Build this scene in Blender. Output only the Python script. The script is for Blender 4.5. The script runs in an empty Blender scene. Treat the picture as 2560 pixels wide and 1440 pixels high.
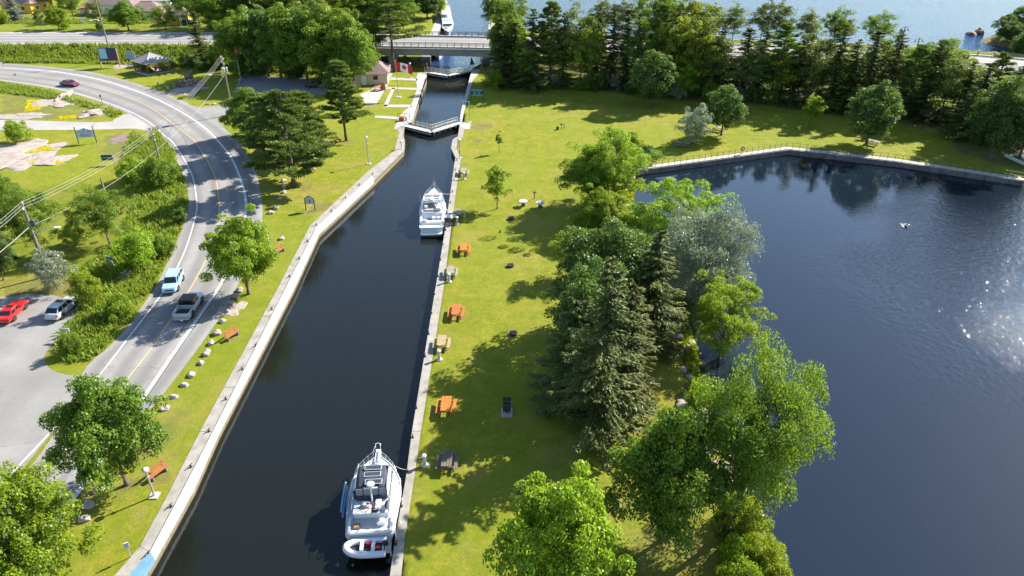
import bpy, bmesh, math, random
import numpy as np
from mathutils import Vector, Matrix, noise as mnoise

# ---------------------------------------------------------------- camera, sky, sun, exposure
SC = bpy.context.scene
COL = SC.collection
FPX, PITCH, CAMH = 1820.0, math.radians(30.5), 42.0      # focal length in photo pixels, tilt, height
cam_d = bpy.data.cameras.new('camera'); cam_d.sensor_width = 36.0
cam_d.lens = 36.0 * FPX / 2560.0; cam_d.clip_end = 9000; cam_d.clip_start = 0.5
cam = bpy.data.objects.new('camera', cam_d); COL.objects.link(cam)
cam.location = (0, 0, CAMH); cam.rotation_euler = (math.pi/2 - PITCH, 0, 0)
SC.camera = cam

SUN_AZ, SUN_EL = math.radians(54), math.radians(35)       # azimuth from +Y towards +X
W = bpy.data.worlds.new('World'); SC.world = W; W.use_nodes = True
_n = W.node_tree.nodes; _l = W.node_tree.links
_bg = _n.get('Background') or _n.new('ShaderNodeBackground')
_sky = _n.new('ShaderNodeTexSky'); _sky.sky_type = 'NISHITA'; _sky.sun_disc = False
_sky.sun_elevation = SUN_EL; _sky.sun_rotation = SUN_AZ
_sky.air_density = 1.0; _sky.dust_density = 0.25; _sky.ozone_density = 1.6
_l.new(_sky.outputs[0], _bg.inputs[0]); _bg.inputs[1].default_value = 0.095
sd_ = bpy.data.lights.new('sun', 'SUN'); sd_.energy = 5.0; sd_.angle = math.radians(0.53); sd_.color = (1.0, 0.95, 0.86)
sun = bpy.data.objects.new('sun', sd_); COL.objects.link(sun)
SDIR = Vector((math.sin(SUN_AZ)*math.cos(SUN_EL), math.cos(SUN_AZ)*math.cos(SUN_EL), math.sin(SUN_EL)))
sun.rotation_euler = SDIR.to_track_quat('Z', 'Y').to_euler(); sun.location = (60, 60, 80)
vs = SC.view_settings; vs.view_transform = 'Standard'; vs.look = 'None'; vs.gamma = 1.0; vs.use_curve_mapping = False
vs.exposure = 1.5
SC.render.engine = 'CYCLES'
cy = SC.cycles; cy.max_bounces = 7; cy.diffuse_bounces = 3; cy.glossy_bounces = 3; cy.transmission_bounces = 4
cy.transparent_max_bounces = 8; cy.caustics_reflective = False; cy.caustics_refractive = False
cy.use_denoising = True; cy.sample_clamp_indirect = 6.0

# ---------------------------------------------------------------- survey helper: photo pixel -> point on the level z
def G(px, py, z=0.0):
    u = (px-1280)/FPX; v = (720-py)/FPX
    dy = math.cos(PITCH)+v*math.sin(PITCH); dz = -math.sin(PITCH)+v*math.cos(PITCH)
    t = (z-CAMH)/dz
    return Vector((u*t, dy*t, z))
def GL(pts, z=0.0): return [G(p[0], p[1], z) for p in pts]
def row_of(Y, z):
    d = z-CAMH; zc = Y*math.cos(PITCH)-d*math.sin(PITCH); yc = Y*math.sin(PITCH)+d*math.cos(PITCH)
    return 720-FPX*yc/zc
def HT(px, py, ty, z0=0.0):
    """height of an upright thing standing at (px,py) whose top is seen at row ty"""
    Y = G(px, py, z0).y; lo, hi = 0.0, 60.0
    for _ in range(40):
        m = (lo+hi)/2
        if row_of(Y, z0+m) > ty: lo = m
        else: hi = m
    return lo
def MPP(py, z=0.0):
    Y = G(1280, py, z).y
    return (Y*math.cos(PITCH)-(z-CAMH)*math.sin(PITCH))/FPX
def smooth(pts, n=6, closed=False):
    P = [Vector(p) for p in pts]; out = []
    N = len(P)
    for i in range(N if closed else N-1):
        p0 = P[(i-1) % N] if (closed or i > 0) else P[0]*2-P[1]
        p1 = P[i]; p2 = P[(i+1) % N]
        p3 = P[(i+2) % N] if (closed or i+2 < N) else P[-1]*2-P[-2]
        for k in range(n):
            t = k/n
            out.append(0.5*((2*p1)+(p2-p0)*t+(2*p0-5*p1+4*p2-p3)*t*t+(3*p1-p0-3*p2+p3)*t**3))
    if not closed: out.append(P[-1])
    return out
def resample(pts, n):
    P = [Vector(p) for p in pts]; d = [0]
    for a, b in zip(P, P[1:]): d.append(d[-1]+(b-a).length)
    out = []
    for k in range(n):
        t = d[-1]*k/(n-1); i = 0
        while i < len(P)-2 and d[i+1] < t: i += 1
        s = (t-d[i])/max(1e-9, d[i+1]-d[i]); out.append(P[i].lerp(P[i+1], min(1, max(0, s))))
    return out

# ---------------------------------------------------------------- materials
MATS = {}
def _mat(name):
    m = bpy.data.materials.new(name); m.use_nodes = True
    nt = m.node_tree; b = nt.nodes.get('Principled BSDF')
    MATS[name] = m
    return m, nt, b
def N(nt, t, **kw):
    n = nt.nodes.new(t)
    for k, v in kw.items(): setattr(n, k, v)
    return n
def noise(nt, scale, detail=3, rough=0.55, vec=None):
    n = N(nt, 'ShaderNodeTexNoise'); n.inputs['Scale'].default_value = scale; n.inputs['Detail'].default_value = detail
    n.inputs['Roughness'].default_value = rough
    if vec is not None: nt.links.new(vec, n.inputs['Vector'])
    return n
def ramp(nt, fac, a, b, ca=(0, 0, 0, 1), cb=(1, 1, 1, 1)):
    if a > b: a, b, ca, cb = b, a, cb, ca
    r = N(nt, 'ShaderNodeValToRGB'); r.color_ramp.elements[0].position = a; r.color_ramp.elements[1].position = b
    r.color_ramp.elements[0].color = ca; r.color_ramp.elements[1].color = cb
    nt.links.new(fac, r.inputs[0]); return r.outputs[0]
def mixc(nt, fac, a, b, mode='MIX'):
    m = N(nt, 'ShaderNodeMix', data_type='RGBA', blend_type=mode)
    if isinstance(fac, (int, float)): m.inputs[0].default_value = fac
    else: nt.links.new(fac, m.inputs[0])
    for i, c in ((6, a), (7, b)):
        if isinstance(c, tuple): m.inputs[i].default_value = c if len(c) == 4 else c+(1,)
        else: nt.links.new(c, m.inputs[i])
    return m.outputs[2]
def mth(nt, op, a, b=None):
    m = N(nt, 'ShaderNodeMath', operation=op)
    for i, c in ((0, a), (1, b)):
        if c is None: continue
        if isinstance(c, (int, float)): m.inputs[i].default_value = c
        else: nt.links.new(c, m.inputs[i])
    return m.outputs[0]
def bump(nt, b, height, strength=0.3, dist=0.05):
    n = N(nt, 'ShaderNodeBump'); n.inputs['Strength'].default_value = strength; n.inputs['Distance'].default_value = dist
    nt.links.new(height, n.inputs['Height']); nt.links.new(n.outputs[0], b.inputs['Normal'])
def coords(nt, kind='Object'):
    return N(nt, 'ShaderNodeTexCoord').outputs[kind]
def pos(nt): return N(nt, 'ShaderNodeNewGeometry').outputs['Position']
def plain(name, c, rough=0.6, c2=None, scale=6.0, metal=0.0, bmp=0.0, world=False, spec=0.4, lo=0.35, hi=0.7):
    if name in MATS: return MATS[name]
    m, nt, b = _mat(name)
    b.inputs['Roughness'].default_value = rough; b.inputs['Metallic'].default_value = metal
    b.inputs['Specular IOR Level'].default_value = spec
    v = pos(nt) if world else coords(nt)
    if c2 is None: c2 = tuple(x*0.82 for x in c)
    n = noise(nt, scale, 4, 0.6, v)
    nt.links.new(mixc(nt, ramp(nt, n.outputs[0], lo, hi), c, c2), b.inputs['Base Color'])
    if bmp: bump(nt, b, n.outputs[0], bmp, 0.03)
    return m

# ---------------------------------------------------------------- mesh builder
class MB:
    def __init__(s): s.v = []; s.f = []
    def add(s, vs, fs):
        o = len(s.v); s.v += [tuple(p) for p in vs]; s.f += [tuple(i+o for i in f) for f in fs]; return s
    def box(s, c, d, rz=0.0, ry=0.0, rx=0.0, taper=1.0):
        x, y, z = d[0]/2, d[1]/2, d[2]/2
        R = Matrix.Rotation(rz, 3, 'Z') @ Matrix.Rotation(ry, 3, 'Y') @ Matrix.Rotation(rx, 3, 'X')
        vs = []
        for k in (-1, 1):
            t = taper if k > 0 else 1
            for (i, j) in ((-1, -1), (1, -1), (1, 1), (-1, 1)): vs.append(R @ Vector((i*x*t, j*y*t, k*z))+Vector(c))
        return s.add(vs, [(3, 2, 1, 0), (4, 5, 6, 7), (0, 1, 5, 4), (1, 2, 6, 5), (2, 3, 7, 6), (3, 0, 4, 7)])
    def tube(s, p0, p1, r0, r1=None, n=8, cap=True):
        p0 = Vector(p0); p1 = Vector(p1); r1 = r0 if r1 is None else r1
        d = (p1-p0)
        if d.length < 1e-6: return s
        q = d.to_track_quat('Z', 'Y'); vs = []
        for p, r in ((p0, r0), (p1, r1)):
            for k in range(n):
                a = 2*math.pi*k/n; vs.append(p+q @ Vector((r*math.cos(a), r*math.sin(a), 0)))
        fs = [(k, (k+1) % n, n+(k+1) % n, n+k) for k in range(n)]
        if cap: fs += [tuple(range(n-1, -1, -1)), tuple(range(n, 2*n))]
        return s.add(vs, fs)
    def path(s, pts, r, n=6, r1=None):
        pts = [Vector(p) for p in pts]; m = len(pts); vs = []; fs = []
        for i, p in enumerate(pts):
            d = (pts[min(i+1, m-1)]-pts[max(i-1, 0)]); q = d.to_track_quat('Z', 'Y')
            rr = r if r1 is None else r+(r1-r)*i/(m-1)
            for k in range(n):
                a = 2*math.pi*k/n; vs.append(p+q @ Vector((rr*math.cos(a), rr*math.sin(a), 0)))
        for i in range(m-1):
            for k in range(n): fs.append((i*n+k, i*n+(k+1) % n, (i+1)*n+(k+1) % n, (i+1)*n+k))
        fs += [tuple(range(n-1, -1, -1)), tuple(range((m-1)*n, m*n))]
        return s.add(vs, fs)
    def lathe(s, prof, c=(0, 0, 0), n=16):
        vs = []; fs = []; m = len(prof)
        for r, z in prof:
            for k in range(n):
                a = 2*math.pi*k/n; vs.append((c[0]+r*math.cos(a), c[1]+r*math.sin(a), c[2]+z))
        for i in range(m-1):
            for k in range(n): fs.append((i*n+k, i*n+(k+1) % n, (i+1)*n+(k+1) % n, (i+1)*n+k))
        fs += [tuple(range(n-1, -1, -1)), tuple(range((m-1)*n, m*n))]
        return s.add(vs, fs)
    def prism(s, poly, z0, z1):
        n = len(poly)
        a = sum(poly[i][0]*poly[(i+1) % n][1]-poly[(i+1) % n][0]*poly[i][1] for i in range(n))
        if a < 0: poly = poly[::-1]
        vs = [(p[0], p[1], z0) for p in poly]+[(p[0], p[1], z1) for p in poly]
        return s.add(vs, [tuple(range(n-1, -1, -1)), tuple(range(n, 2*n))]+[(k, (k+1) % n, n+(k+1) % n, n+k) for k in range(n)])
    def loft(s, rings, cap=True):
        n = len(rings[0]); vs = [p for r in rings for p in r]; fs = []
        for i in range(len(rings)-1):
            for k in range(n): fs.append((i*n+k, i*n+(k+1) % n, (i+1)*n+(k+1) % n, (i+1)*n+k))
        if cap: fs += [tuple(range(n-1, -1, -1)), tuple(range((len(rings)-1)*n, len(rings)*n))]
        return s.add(vs, fs)
    def strip(s, A, B):
        vs = []; fs = []
        for a, b in zip(A, B): vs += [a, b]
        for i in range(len(A)-1): fs.append((2*i, 2*i+1, 2*i+3, 2*i+2))
        return s.add(vs, fs)
    def quad(s, a, b, c, d): return s.add([a, b, c, d], [(0, 1, 2, 3)])
    def blob(s, c, d, seed=0, sub=2, rough=0.25):
        bm = bmesh.new(); bmesh.ops.create_icosphere(bm, subdivisions=sub, radius=1.0)
        vs = []
        for v in bm.verts:
            k = 1+rough*mnoise.noise(v.co*1.3+Vector((seed*7.1, seed*3.3, seed)))+0.4*rough*mnoise.noise(v.co*3+Vector((seed, 5, 1)))
            p = v.co*k; vs.append((c[0]+p.x*d[0], c[1]+p.y*d[1], c[2]+p.z*d[2]))
        bm.verts.index_update()
        fs = [tuple(v.index for v in f.verts) for f in bm.faces]; bm.free()
        return s.add(vs, fs)
    def mesh(s, name, mat, smoothed=False, bevel=0.0, fixn=True):
        me = bpy.data.meshes.new(name); me.from_pydata(s.v, [], s.f)
        if fixn or bevel:
            bm = bmesh.new(); bm.from_mesh(me)
            if fixn: bmesh.ops.recalc_face_normals(bm, faces=bm.faces)
            if bevel:
                bmesh.ops.bevel(bm, geom=[e for e in bm.edges if len(e.link_faces) == 2 and e.calc_face_angle(0) > 0.5], offset=bevel, segments=2, affect='EDGES', clamp_overlap=True)
            bm.to_mesh(me); bm.free()
        if mat is not None: me.materials.append(mat if not isinstance(mat, str) else MATS[mat])
        if smoothed: me.polygons.foreach_set('use_smooth', [True]*len(me.polygons))
        me.update(); return me
    def build(s, name, mat, parent=None, smoothed=False, bevel=0.0, fixn=True, loc=None):
        o = bpy.data.objects.new(name, s.mesh(name, mat, smoothed, bevel, fixn)); COL.objects.link(o)
        if parent is not None: o.parent = parent
        if loc is not None: o.location = loc
        return o
def tag(o, label, cat, group=None):
    o['label'] = label; o['category'] = cat
    if group: o['group'] = group
    return o
def thing(name, label, cat, loc=(0, 0, 0), rz=0.0, group=None):
    o = bpy.data.objects.new(name, None); COL.objects.link(o); o.empty_display_size = 0.3
    o.location = loc; o.rotation_euler = (0, 0, rz)
    return tag(o, label, cat, group)
def struct(o, kind='structure'): o['kind'] = kind; return o
def dup(root, loc, rz=None, label=None, group=None, scale=None, parent=None):
    r = root.copy(); COL.objects.link(r); r.location = loc
    if parent is not None: r.parent = parent
    if rz is not None: r.rotation_euler = (0, 0, rz)
    if scale is not None: r.scale = scale if not isinstance(scale, (int, float)) else (scale,)*3
    if label: r['label'] = label
    if group: r['group'] = group
    for ch in list(root.children):
        c = ch.copy(); COL.objects.link(c); c.parent = r
        for g in list(ch.children):
            d = g.copy(); COL.objects.link(d); d.parent = c
    return r
# ---------------------------------------------------------------- outlines of the place (surveyed from the photograph)
WLOW, WUP = -0.78, -1.8          # canal and bay level, lake level beyond the lock
LEFT_EDGE = GL([(60, 1720), (180, 1580), (300, 1500), (358, 1440), (385, 1395), (482, 1220), (545, 1080), (732, 720), (796, 582), (934, 454), (1009, 379), (1012, 350), (1007, 338), (1012, 312)])
LEFT_LOCK = GL([(1030, 306), (1066, 200), (1066, 178), (1075, 154), (1077, 131), (1100, 72), (1112, 38), (1118, 2)])
RIGHT_EDGE = GL([(940, 1720), (958, 1580), (975, 1440), (987, 1355), (1015, 1195), (1030, 1080), (1089, 720), (1112, 580), (1125, 490), (1137, 402), (1139, 395), (1127.5, 371), (1131, 352), (1136, 346), (1145, 342), (1149, 312)])
RIGHT_LOCK = GL([(1152, 280), (1176, 188), (1180, 172), (1204, 158), (1208, 134), (1220, 75), (1224, 47), (1226, 0)])
CANAL = [Vector((-22, -90, 0))] + [Vector((LEFT_EDGE[0].x-30, -90, 0))][:0] + LEFT_EDGE + LEFT_LOCK[:-1] + RIGHT_LOCK[:-1][::-1] + RIGHT_EDGE[::-1] + [Vector((-8, -90, 0))]
CANAL = [Vector((-40, -90, 0))] + CANAL[1:]
SHORE = GL([(1592, 428), (1586, 470), (1578, 505), (1604, 560), (1625, 640), (1690, 740), (1742, 850), (1752, 930), (1760, 1000), (1820, 1120), (1880, 1215), (1915, 1290), (1938, 1345), (1965, 1400), (1990, 1450), (2040, 1560)])
DAM = GL([(1592, 426), (1770, 402), (1972, 374), (2240, 404), (2560, 452), (2800, 492)])
BAY = [Vector((320, -90, 0)), Vector((320, DAM[-1].y-30, 0))] + DAM[::-1] + SHORE[1:] + [Vector((14, 10, 0)), Vector((10, -90, 0))]
HWY_C = [G(-260, 95, 2.0), G(0, 95, 2.2), G(300, 95, 2.3), G(580, 96, 3.2), G(800, 100, 4.1), G(950, 103, 4.4), G(1100, 105, 4.4), G(1240, 108, 4.4), G(1560, 117, 4.4), G(1900, 129, 4.4), G(2330, 147, 4.4), G(2560, 164, 4.4), G(2800, 186, 4.4), G(3100, 216, 4.4)]
HWY = smooth(HWY_C, 8)
LAKE = LEFT_LOCK[2:] + [G(1060, -30, -1), G(800, -20, -1), G(630, 0, -1), G(600, 40, -1), G(520, 36, -1), G(470, 22, -1), G(330, -22, -1), G(100, -60, -1), G(-300, -90, -1),
        Vector((-900, 420, 0)), Vector((-900, 6000, 0)), Vector((3000, 6000, 0)), Vector((3000, 120, 0)), Vector((240, 128, 0)),
        G(2800, 168, -1), G(2560, 143, -1), G(2300, 125, -1), G(1900, 109, -1), G(1500, 93, -1), G(1300, 80, -1)] + RIGHT_LOCK[2:-1][::-1]

# ---------------------------------------------------------------- ground height field
def seg_dist(P, pts, closed=True):
    d = np.full(len(P), 1e9); n = len(pts)
    for i in range(n if closed else n-1):
        a = np.array(pts[i][:2]); b = np.array(pts[(i+1) % n][:2]); ab = b-a; L = max(1e-9, ab @ ab)
        t = np.clip(((P-a) @ ab)/L, 0, 1); q = a+t[:, None]*ab
        d = np.minimum(d, np.hypot(*(P-q).T))
    return d
def inside(P, pts):
    r = np.zeros(len(P), bool); n = len(pts)
    for i in range(n):
        x0, y0 = pts[i][:2]; x1, y1 = pts[(i+1) % n][:2]
        if y0 == y1: continue
        c = ((y0 > P[:, 1]) != (y1 > P[:, 1]))
        r ^= c & (P[:, 0] < (x1-x0)*(P[:, 1]-y0)/(y1-y0)+x0)
    return r
def sdf(P, pts): return np.where(inside(P, pts), 1, -1)*seg_dist(P, pts)      # + inside
def sstep(x, a, b):
    t = np.clip((x-a)/(b-a), 0, 1); return t*t*(3-2*t)
def vnoise(P, s, seed=0):
    r = np.random.RandomState(seed); out = np.zeros(len(P))
    for k in range(4):
        a = r.uniform(0, 6.28); f = s*(1.0+0.8*k)
        out += np.sin((P[:, 0]*math.cos(a)+P[:, 1]*math.sin(a))*f+r.uniform(0, 6)+1.3*np.sin((P[:, 1]*math.cos(a)-P[:, 0]*math.sin(a))*f*0.7))
    return out/4
def axis(parts):
    out = []
    for a, b, st in parts: out += list(np.arange(a, b, st))
    return np.array(out+[parts[-1][1]])
XS = axis([(-6000, -1000, 1000), (-1000, -260, 74), (-260, -140, 4), (-140, -70, 1.2), (-70, 40, 0.5), (40, 130, 1.2), (130, 260, 6), (260, 1000, 74), (1000, 6000, 1000)])
YS = axis([(-400, -90, 62), (-90, 16, 5), (16, 175, 0.55), (175, 260, 1.2), (260, 420, 8), (420, 1000, 58), (1000, 7000, 1000)])
HWY_A = np.array([[p.x, p.y, p.z] for p in HWY])
GAP0, GAP1 = G(905, 120, 3).x, G(1262, 120, 3).x
def ground_z(P):
    P = np.asarray(P, float).reshape(-1, 2); z = np.zeros(len(P))
    # land north of the highway on the left carries the houses
    dl = np.full(len(P), 1e9); hz = np.zeros(len(P)); side = np.zeros(len(P))
    for a, b in zip(HWY_A[:-1], HWY_A[1:]):
        ab = b[:2]-a[:2]; t = np.clip(((P-a[:2]) @ ab)/(ab @ ab), 0, 1); q = a[:2]+t[:, None]*ab
        d = np.hypot(*(P-q).T); m = d < dl
        dl = np.where(m, d, dl); hz = np.where(m, a[2]+t*(b[2]-a[2]), hz)
        side = np.where(m, ab[0]*(P[:, 1]-a[1])-ab[1]*(P[:, 0]-a[0]), side)
    gap = sstep(P[:, 0], GAP0-1, GAP0+4)*(1-sstep(P[:, 0], GAP1-4, GAP1+1))
    emb = hz*(1-sstep(dl, 7.0, 7.0+np.where(hz > 3.5, 13.0, 9.0)))*(1-gap)
    emb = np.where(side > 0, np.where(P[:, 0] < -42, np.maximum(emb, hz*0.9*(1-sstep(P[:, 0], -60, -42))), emb), emb)
    emb -= 0.06*(dl < 7.0)
    z = np.maximum(z, emb) + 0.05*vnoise(P, 0.25, 3)*(np.abs(P[:, 0]+10) > 45)*sstep(-np.abs(dl), -30, -9)*0
    sc = sdf(P, CANAL); z = np.where(sc > -0.32, -4.5, z)
    sb = sdf(P, BAY); z = np.where(sb > -2.5, np.minimum(z, np.interp(sb, [-2.5, -0.6, 0.2, 3, 9, 20], [0.0, -0.35, -1.2, -2.0, -3.4, -6.0])+0.12*vnoise(P, 1.7, 5)*(sb > -1)), z)
    sh = G(1650, 450, -1.0); ds = np.hypot((P[:, 0]-sh.x)/1.6, P[:, 1]-sh.y); z = np.where((sb > 0) & (ds < 9), np.maximum(z, -1.05-0.02*ds*ds-0.06*vnoise(P, 1.1, 9)), z)
    dd = seg_dist(P, DAM, False); z = np.where((dd < 2.5) & (sb < -0.35) & (P[:, 0] > 16), 0.0, z)
    sl = sdf(P, LAKE); zl = np.interp(sl, [-3, -0.3, 1, 6, 20], [9, 0.0, -2.0, -3.6, -7.0]); z = np.where(sl > -3, np.minimum(z, zl), z)
    isl = G(2590, 100, -1); di = np.hypot((P[:, 0]-isl.x)/14, (P[:, 1]-isl.y)/9); z = np.where(di < 1.6, np.maximum(z, 1.4-3.0*di*di+0.2*vnoise(P, .7, 2)), z)
    return z
def gz(x, y): return float(ground_z([[x, y]])[0])

gx, gy = np.meshgrid(XS, YS); GP = np.stack([gx.ravel(), gy.ravel()], 1)
GZ = ground_z(GP)
def poly_mask(px, z=0.0, soft=1.5, wob=0.8, seed=1):
    pts = GL(px, z); return np.clip(0.5+(sdf(GP, pts)+wob*vnoise(GP, 0.9, seed))/soft, 0, 1)
# where the grass is left long, where the soil or rock is bare
mead = np.zeros(len(GP)); dirt = np.zeros(len(GP)); rock = np.zeros(len(GP))
hd = seg_dist(GP, HWY, False)
mead = np.maximum(mead, (1-sstep(hd, 17, 20))*(GP[:, 0] < -36))
mead = np.maximum(mead, (GP[:, 1] > 165)*(GP[:, 0] < -48)*0.6)
mead = np.maximum(mead, (1-sstep(hd, 30, 36))*(GP[:, 0] > 2))
for px in ([(330, 330), (470, 470), (470, 540), (440, 600), (400, 690), (330, 800), (240, 900), (140, 910), (150, 800), (215, 740), (180, 660), (300, 560), (330, 430)],
           [(0, 205), (120, 226), (200, 250), (310, 280), (300, 292), (200, 280), (100, 245), (0, 232)], [(0, 480), (220, 450), (350, 520), (330, 640), (150, 720), (0, 700)],
           [(1780, 1300), (1900, 1230), (1960, 1400), (1980, 1480), (1800, 1480)], [(1440, 420), (1600, 420), (1600, 640), (1420, 640)]):
    mead = np.maximum(mead, poly_mask(px, seed=4))
for px, w in (([(1380, 600), (1720, 640), (1760, 1000), (1900, 1300), (1960, 1480), (1300, 1480), (1500, 1200), (1380, 1000)], 0.30), ([(1290, 205), (1600, 235), (2200, 300), (2560, 380), (2560, 330), (1900, 200), (1290, 150)], 0.75),
           ([(500, 1060), (440, 990), (380, 1040), (330, 1100), (200, 1230), (215, 1300), (330, 1180)], 0.55), ([(640, 440), (680, 420), (780, 400), (840, 330), (780, 300), (620, 330)], 0.5),
           ([(0, 700), (180, 690), (240, 720), (200, 790), (140, 880), (120, 880), (0, 760)], 0.8), ([(260, 335), (400, 340), (420, 400), (300, 420), (240, 380)], 0.8), ([(2420, 310), (2560, 330), (2560, 430), (2380, 380)], 0.8),
           ([(0, 300), (240, 300), (260, 260), (180, 240), (0, 235)], 0.7), ([(540, 470), (600, 380), (660, 400), (650, 560), (600, 700), (560, 740)], 0.4), ([(1200, 290), (1250, 290), (1250, 330), (1190, 330)], 0.35), ([(645, 360), (840, 470), (780, 540), (640, 480)], 0.3),
           ([(0, 60), (110, 50), (110, 75), (0, 75)], 0.7)):
    dirt = np.maximum(dirt, w*poly_mask(px, soft=3, wob=1.4, seed=7))
def spot(x, y, r, w, sd=0):
    global dirt
    m = (np.abs(GP[:, 0]-x) < r*2) & (np.abs(GP[:, 1]-y) < r*2); Q = GP[m]; d = np.hypot(Q[:, 0]-x, Q[:, 1]-y)/r+0.35*vnoise(Q, 2.2/r, sd)
    dirt[m] = np.maximum(dirt[m], w*np.clip(1.25-d, 0, 1))
for px, r, w in (((1160, 632), 1.6, .5), ((1141, 790), 1.6, .5), ((1116, 1027), 1.6, .5), ((1127, 690), 1.4, .45), ((1105, 868), 1.4, .45), ((1119, 1164), 1.5, .5), ((1159, 438), 1.5, .5), ((1277, 549), 1.0, .6), ((1276, 667), 1.0, .6), ((1283, 837), 1.0, .6), ((1303, 1225), 1.2, .7), ((1308, 516), 1.1, .45), ((1352, 520), 1.4, .55), ((702, 634), 1.0, .5), ((585, 848), 1.0, .5), ((405, 1192), 1.3, .7), ((1205, 318), 2.6, .8), ((1195, 352), 1.5, .6), ((810, 520), 3.0, .65), ((775, 530), 1.5, .5), ((770, 470), 3.5, .5), ((1390, 290), 4, .4), ((1420, 270), 3, .35), ((1570, 285), 4, .4), ((1640, 300), 5, .35), ((860, 300), 3, .4), ((1795, 330), 1.6, .5), ((2440, 330), 4, .8), ((840, 470), 2.2, .45), ((318, 1215), 1.5, .7), ((1662, 1350), 4, .5), ((1600, 1420), 4, .5), ((1740, 1380), 4, .5), ((1618, 862), 2, .6), ((1730, 905), 1.8, .7), ((1500, 640), 2.5, .6), ((1460, 600), 3, .5), ((870, 355), 2, .6), ((960, 200), 1.5, .5)):
    q = G(*px); spot(q.x, q.y, r, w, int(px[0]))
_rs = np.random.RandomState(12)
for _k in range(170):                                   # dry and trodden places all over the mown grass
    spot(_rs.uniform(-60, 62), _rs.uniform(30, 158), _rs.uniform(1.2, 5.0), _rs.uniform(.22, .40), _k)
gm = bpy.data.meshes.new('ground')
nx, ny = len(XS), len(YS)
ii = (np.arange(ny-1)[:, None]*nx+np.arange(nx-1)[None, :]).ravel()
quads = np.stack([ii, ii+1, ii+nx+1, ii+nx], 1)
gm.vertices.add(len(GP)); gm.vertices.foreach_set('co', np.column_stack([GP, GZ]).astype(np.float32).ravel())
gm.loops.add(quads.size); gm.loops.foreach_set('vertex_index', quads.ravel().astype(np.int32))
gm.polygons.add(len(quads)); gm.polygons.foreach_set('loop_start', np.arange(0, quads.size, 4, dtype=np.int32))
gm.polygons.foreach_set('use_smooth', np.ones(len(quads), bool))
gm.update(calc_edges=True)
for nm, arr in (('meadow', mead), ('dirt', dirt)):
    at = gm.attributes.new(nm, 'FLOAT', 'POINT'); at.data.foreach_set('value', arr.astype(np.float32))
def ground_mat():
    m, nt, b = _mat('grass_ground'); p = pos(nt)
    big = noise(nt, 0.09, 5, 0.6, p); mid = noise(nt, 0.6, 5, 0.65, p); fine = noise(nt, 9, 4, 0.7, p); vf = noise(nt, 30, 2, 0.7, p)
    lawn = mixc(nt, ramp(nt, big.outputs[0], 0.30, 0.72), (0.267, 0.302, 0.013), (0.373, 0.345, 0.022))
    lawn = mixc(nt, mth(nt, 'MULTIPLY', ramp(nt, mid.outputs[0], 0.40, 0.85), 0.8), lawn, (0.361, 0.308, 0.034))
    lawn = mixc(nt, mth(nt, 'MULTIPLY', ramp(nt, mid.outputs[0], 0.45, 0.25), 0.6), lawn, (0.174, 0.230, 0.009))
    lawn = mixc(nt, mth(nt, 'MULTIPLY', ramp(nt, fine.outputs[0], 0.35, 0.70), 0.42), lawn, (0.136, 0.169, 0.010))
    am = N(nt, 'ShaderNodeAttribute', attribute_name='meadow'); ad = N(nt, 'ShaderNodeAttribute', attribute_name='dirt')
    mcol = mixc(nt, ramp(nt, mid.outputs[0], 0.35, 0.7), (0.124, 0.169, 0.009), (0.274, 0.266, 0.023))
    c = mixc(nt, am.outputs['Fac'], lawn, mcol)
    dcol = mixc(nt, ramp(nt, fine.outputs[0], 0.3, 0.7), (0.298, 0.224, 0.108), (0.162, 0.121, 0.054))
    dn = mth(nt, 'ADD', ad.outputs['Fac'], mth(nt, 'SUBTRACT', mid.outputs[0], 0.60))
    c = mixc(nt, ramp(nt, dn, 0.02, 0.42), c, mixc(nt, ramp(nt, ad.outputs['Fac'], 0.35, 0.55), (0.396, 0.310, 0.085), dcol))
    mot = noise(nt, 0.55, 9, 0.78, p); mo2 = noise(nt, 2.6, 6, 0.75, p)
    c = mixc(nt, mth(nt, 'MULTIPLY', ramp(nt, mot.outputs[0], 0.44, 0.58), 0.50), c, (0.155, 0.199, 0.011))
    c = mixc(nt, mth(nt, 'MULTIPLY', ramp(nt, mot.outputs[0], 0.50, 0.36), 0.45), c, (0.422, 0.351, 0.050))
    c = mixc(nt, mth(nt, 'MULTIPLY', ramp(nt, mo2.outputs[0], 0.46, 0.60), 0.40), c, (0.106, 0.139, 0.009))
    hue = noise(nt, 0.045, 4, 0.6, p)
    c = mixc(nt, mth(nt, 'MULTIPLY', ramp(nt, hue.outputs[0], 0.40, 0.62), 0.45), c, (0.186, 0.260, 0.013))
    ny = noise(nt, 0.16, 6, 0.7, p)
    c = mixc(nt, mth(nt, 'MULTIPLY', ramp(nt, ny.outputs[0], 0.50, 0.72), 0.60), c, (0.373, 0.285, 0.056))
    # bare trodden patches
    pt = noise(nt, 0.22, 3, 0.5, p)
    c = mixc(nt, mth(nt, 'MULTIPLY', ramp(nt, pt.outputs[0], 0.60, 0.82), 0.6), c, (0.373, 0.290, 0.081))
    c = mixc(nt, mth(nt, 'MULTIPLY', ramp(nt, vf.outputs[0], 0.35, 0.65), 0.34), c, (0.068, 0.087, 0.007))
    # lake bed below the water line
    sx = N(nt, 'ShaderNodeSeparateXYZ'); nt.links.new(p, sx.inputs[0])
    vo = N(nt, 'ShaderNodeTexVoronoi'); vo.inputs['Scale'].default_value = 1.6; nt.links.new(p, vo.inputs['Vector'])
    bed = mixc(nt, ramp(nt, vo.outputs['Distance'], 0.1, 0.7), (0.34, 0.27, 0.16), (0.10, 0.08, 0.045))
    bed = mixc(nt, ramp(nt, mid.outputs[0], 0.4, 0.6), bed, (0.22, 0.16, 0.05))
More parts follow.
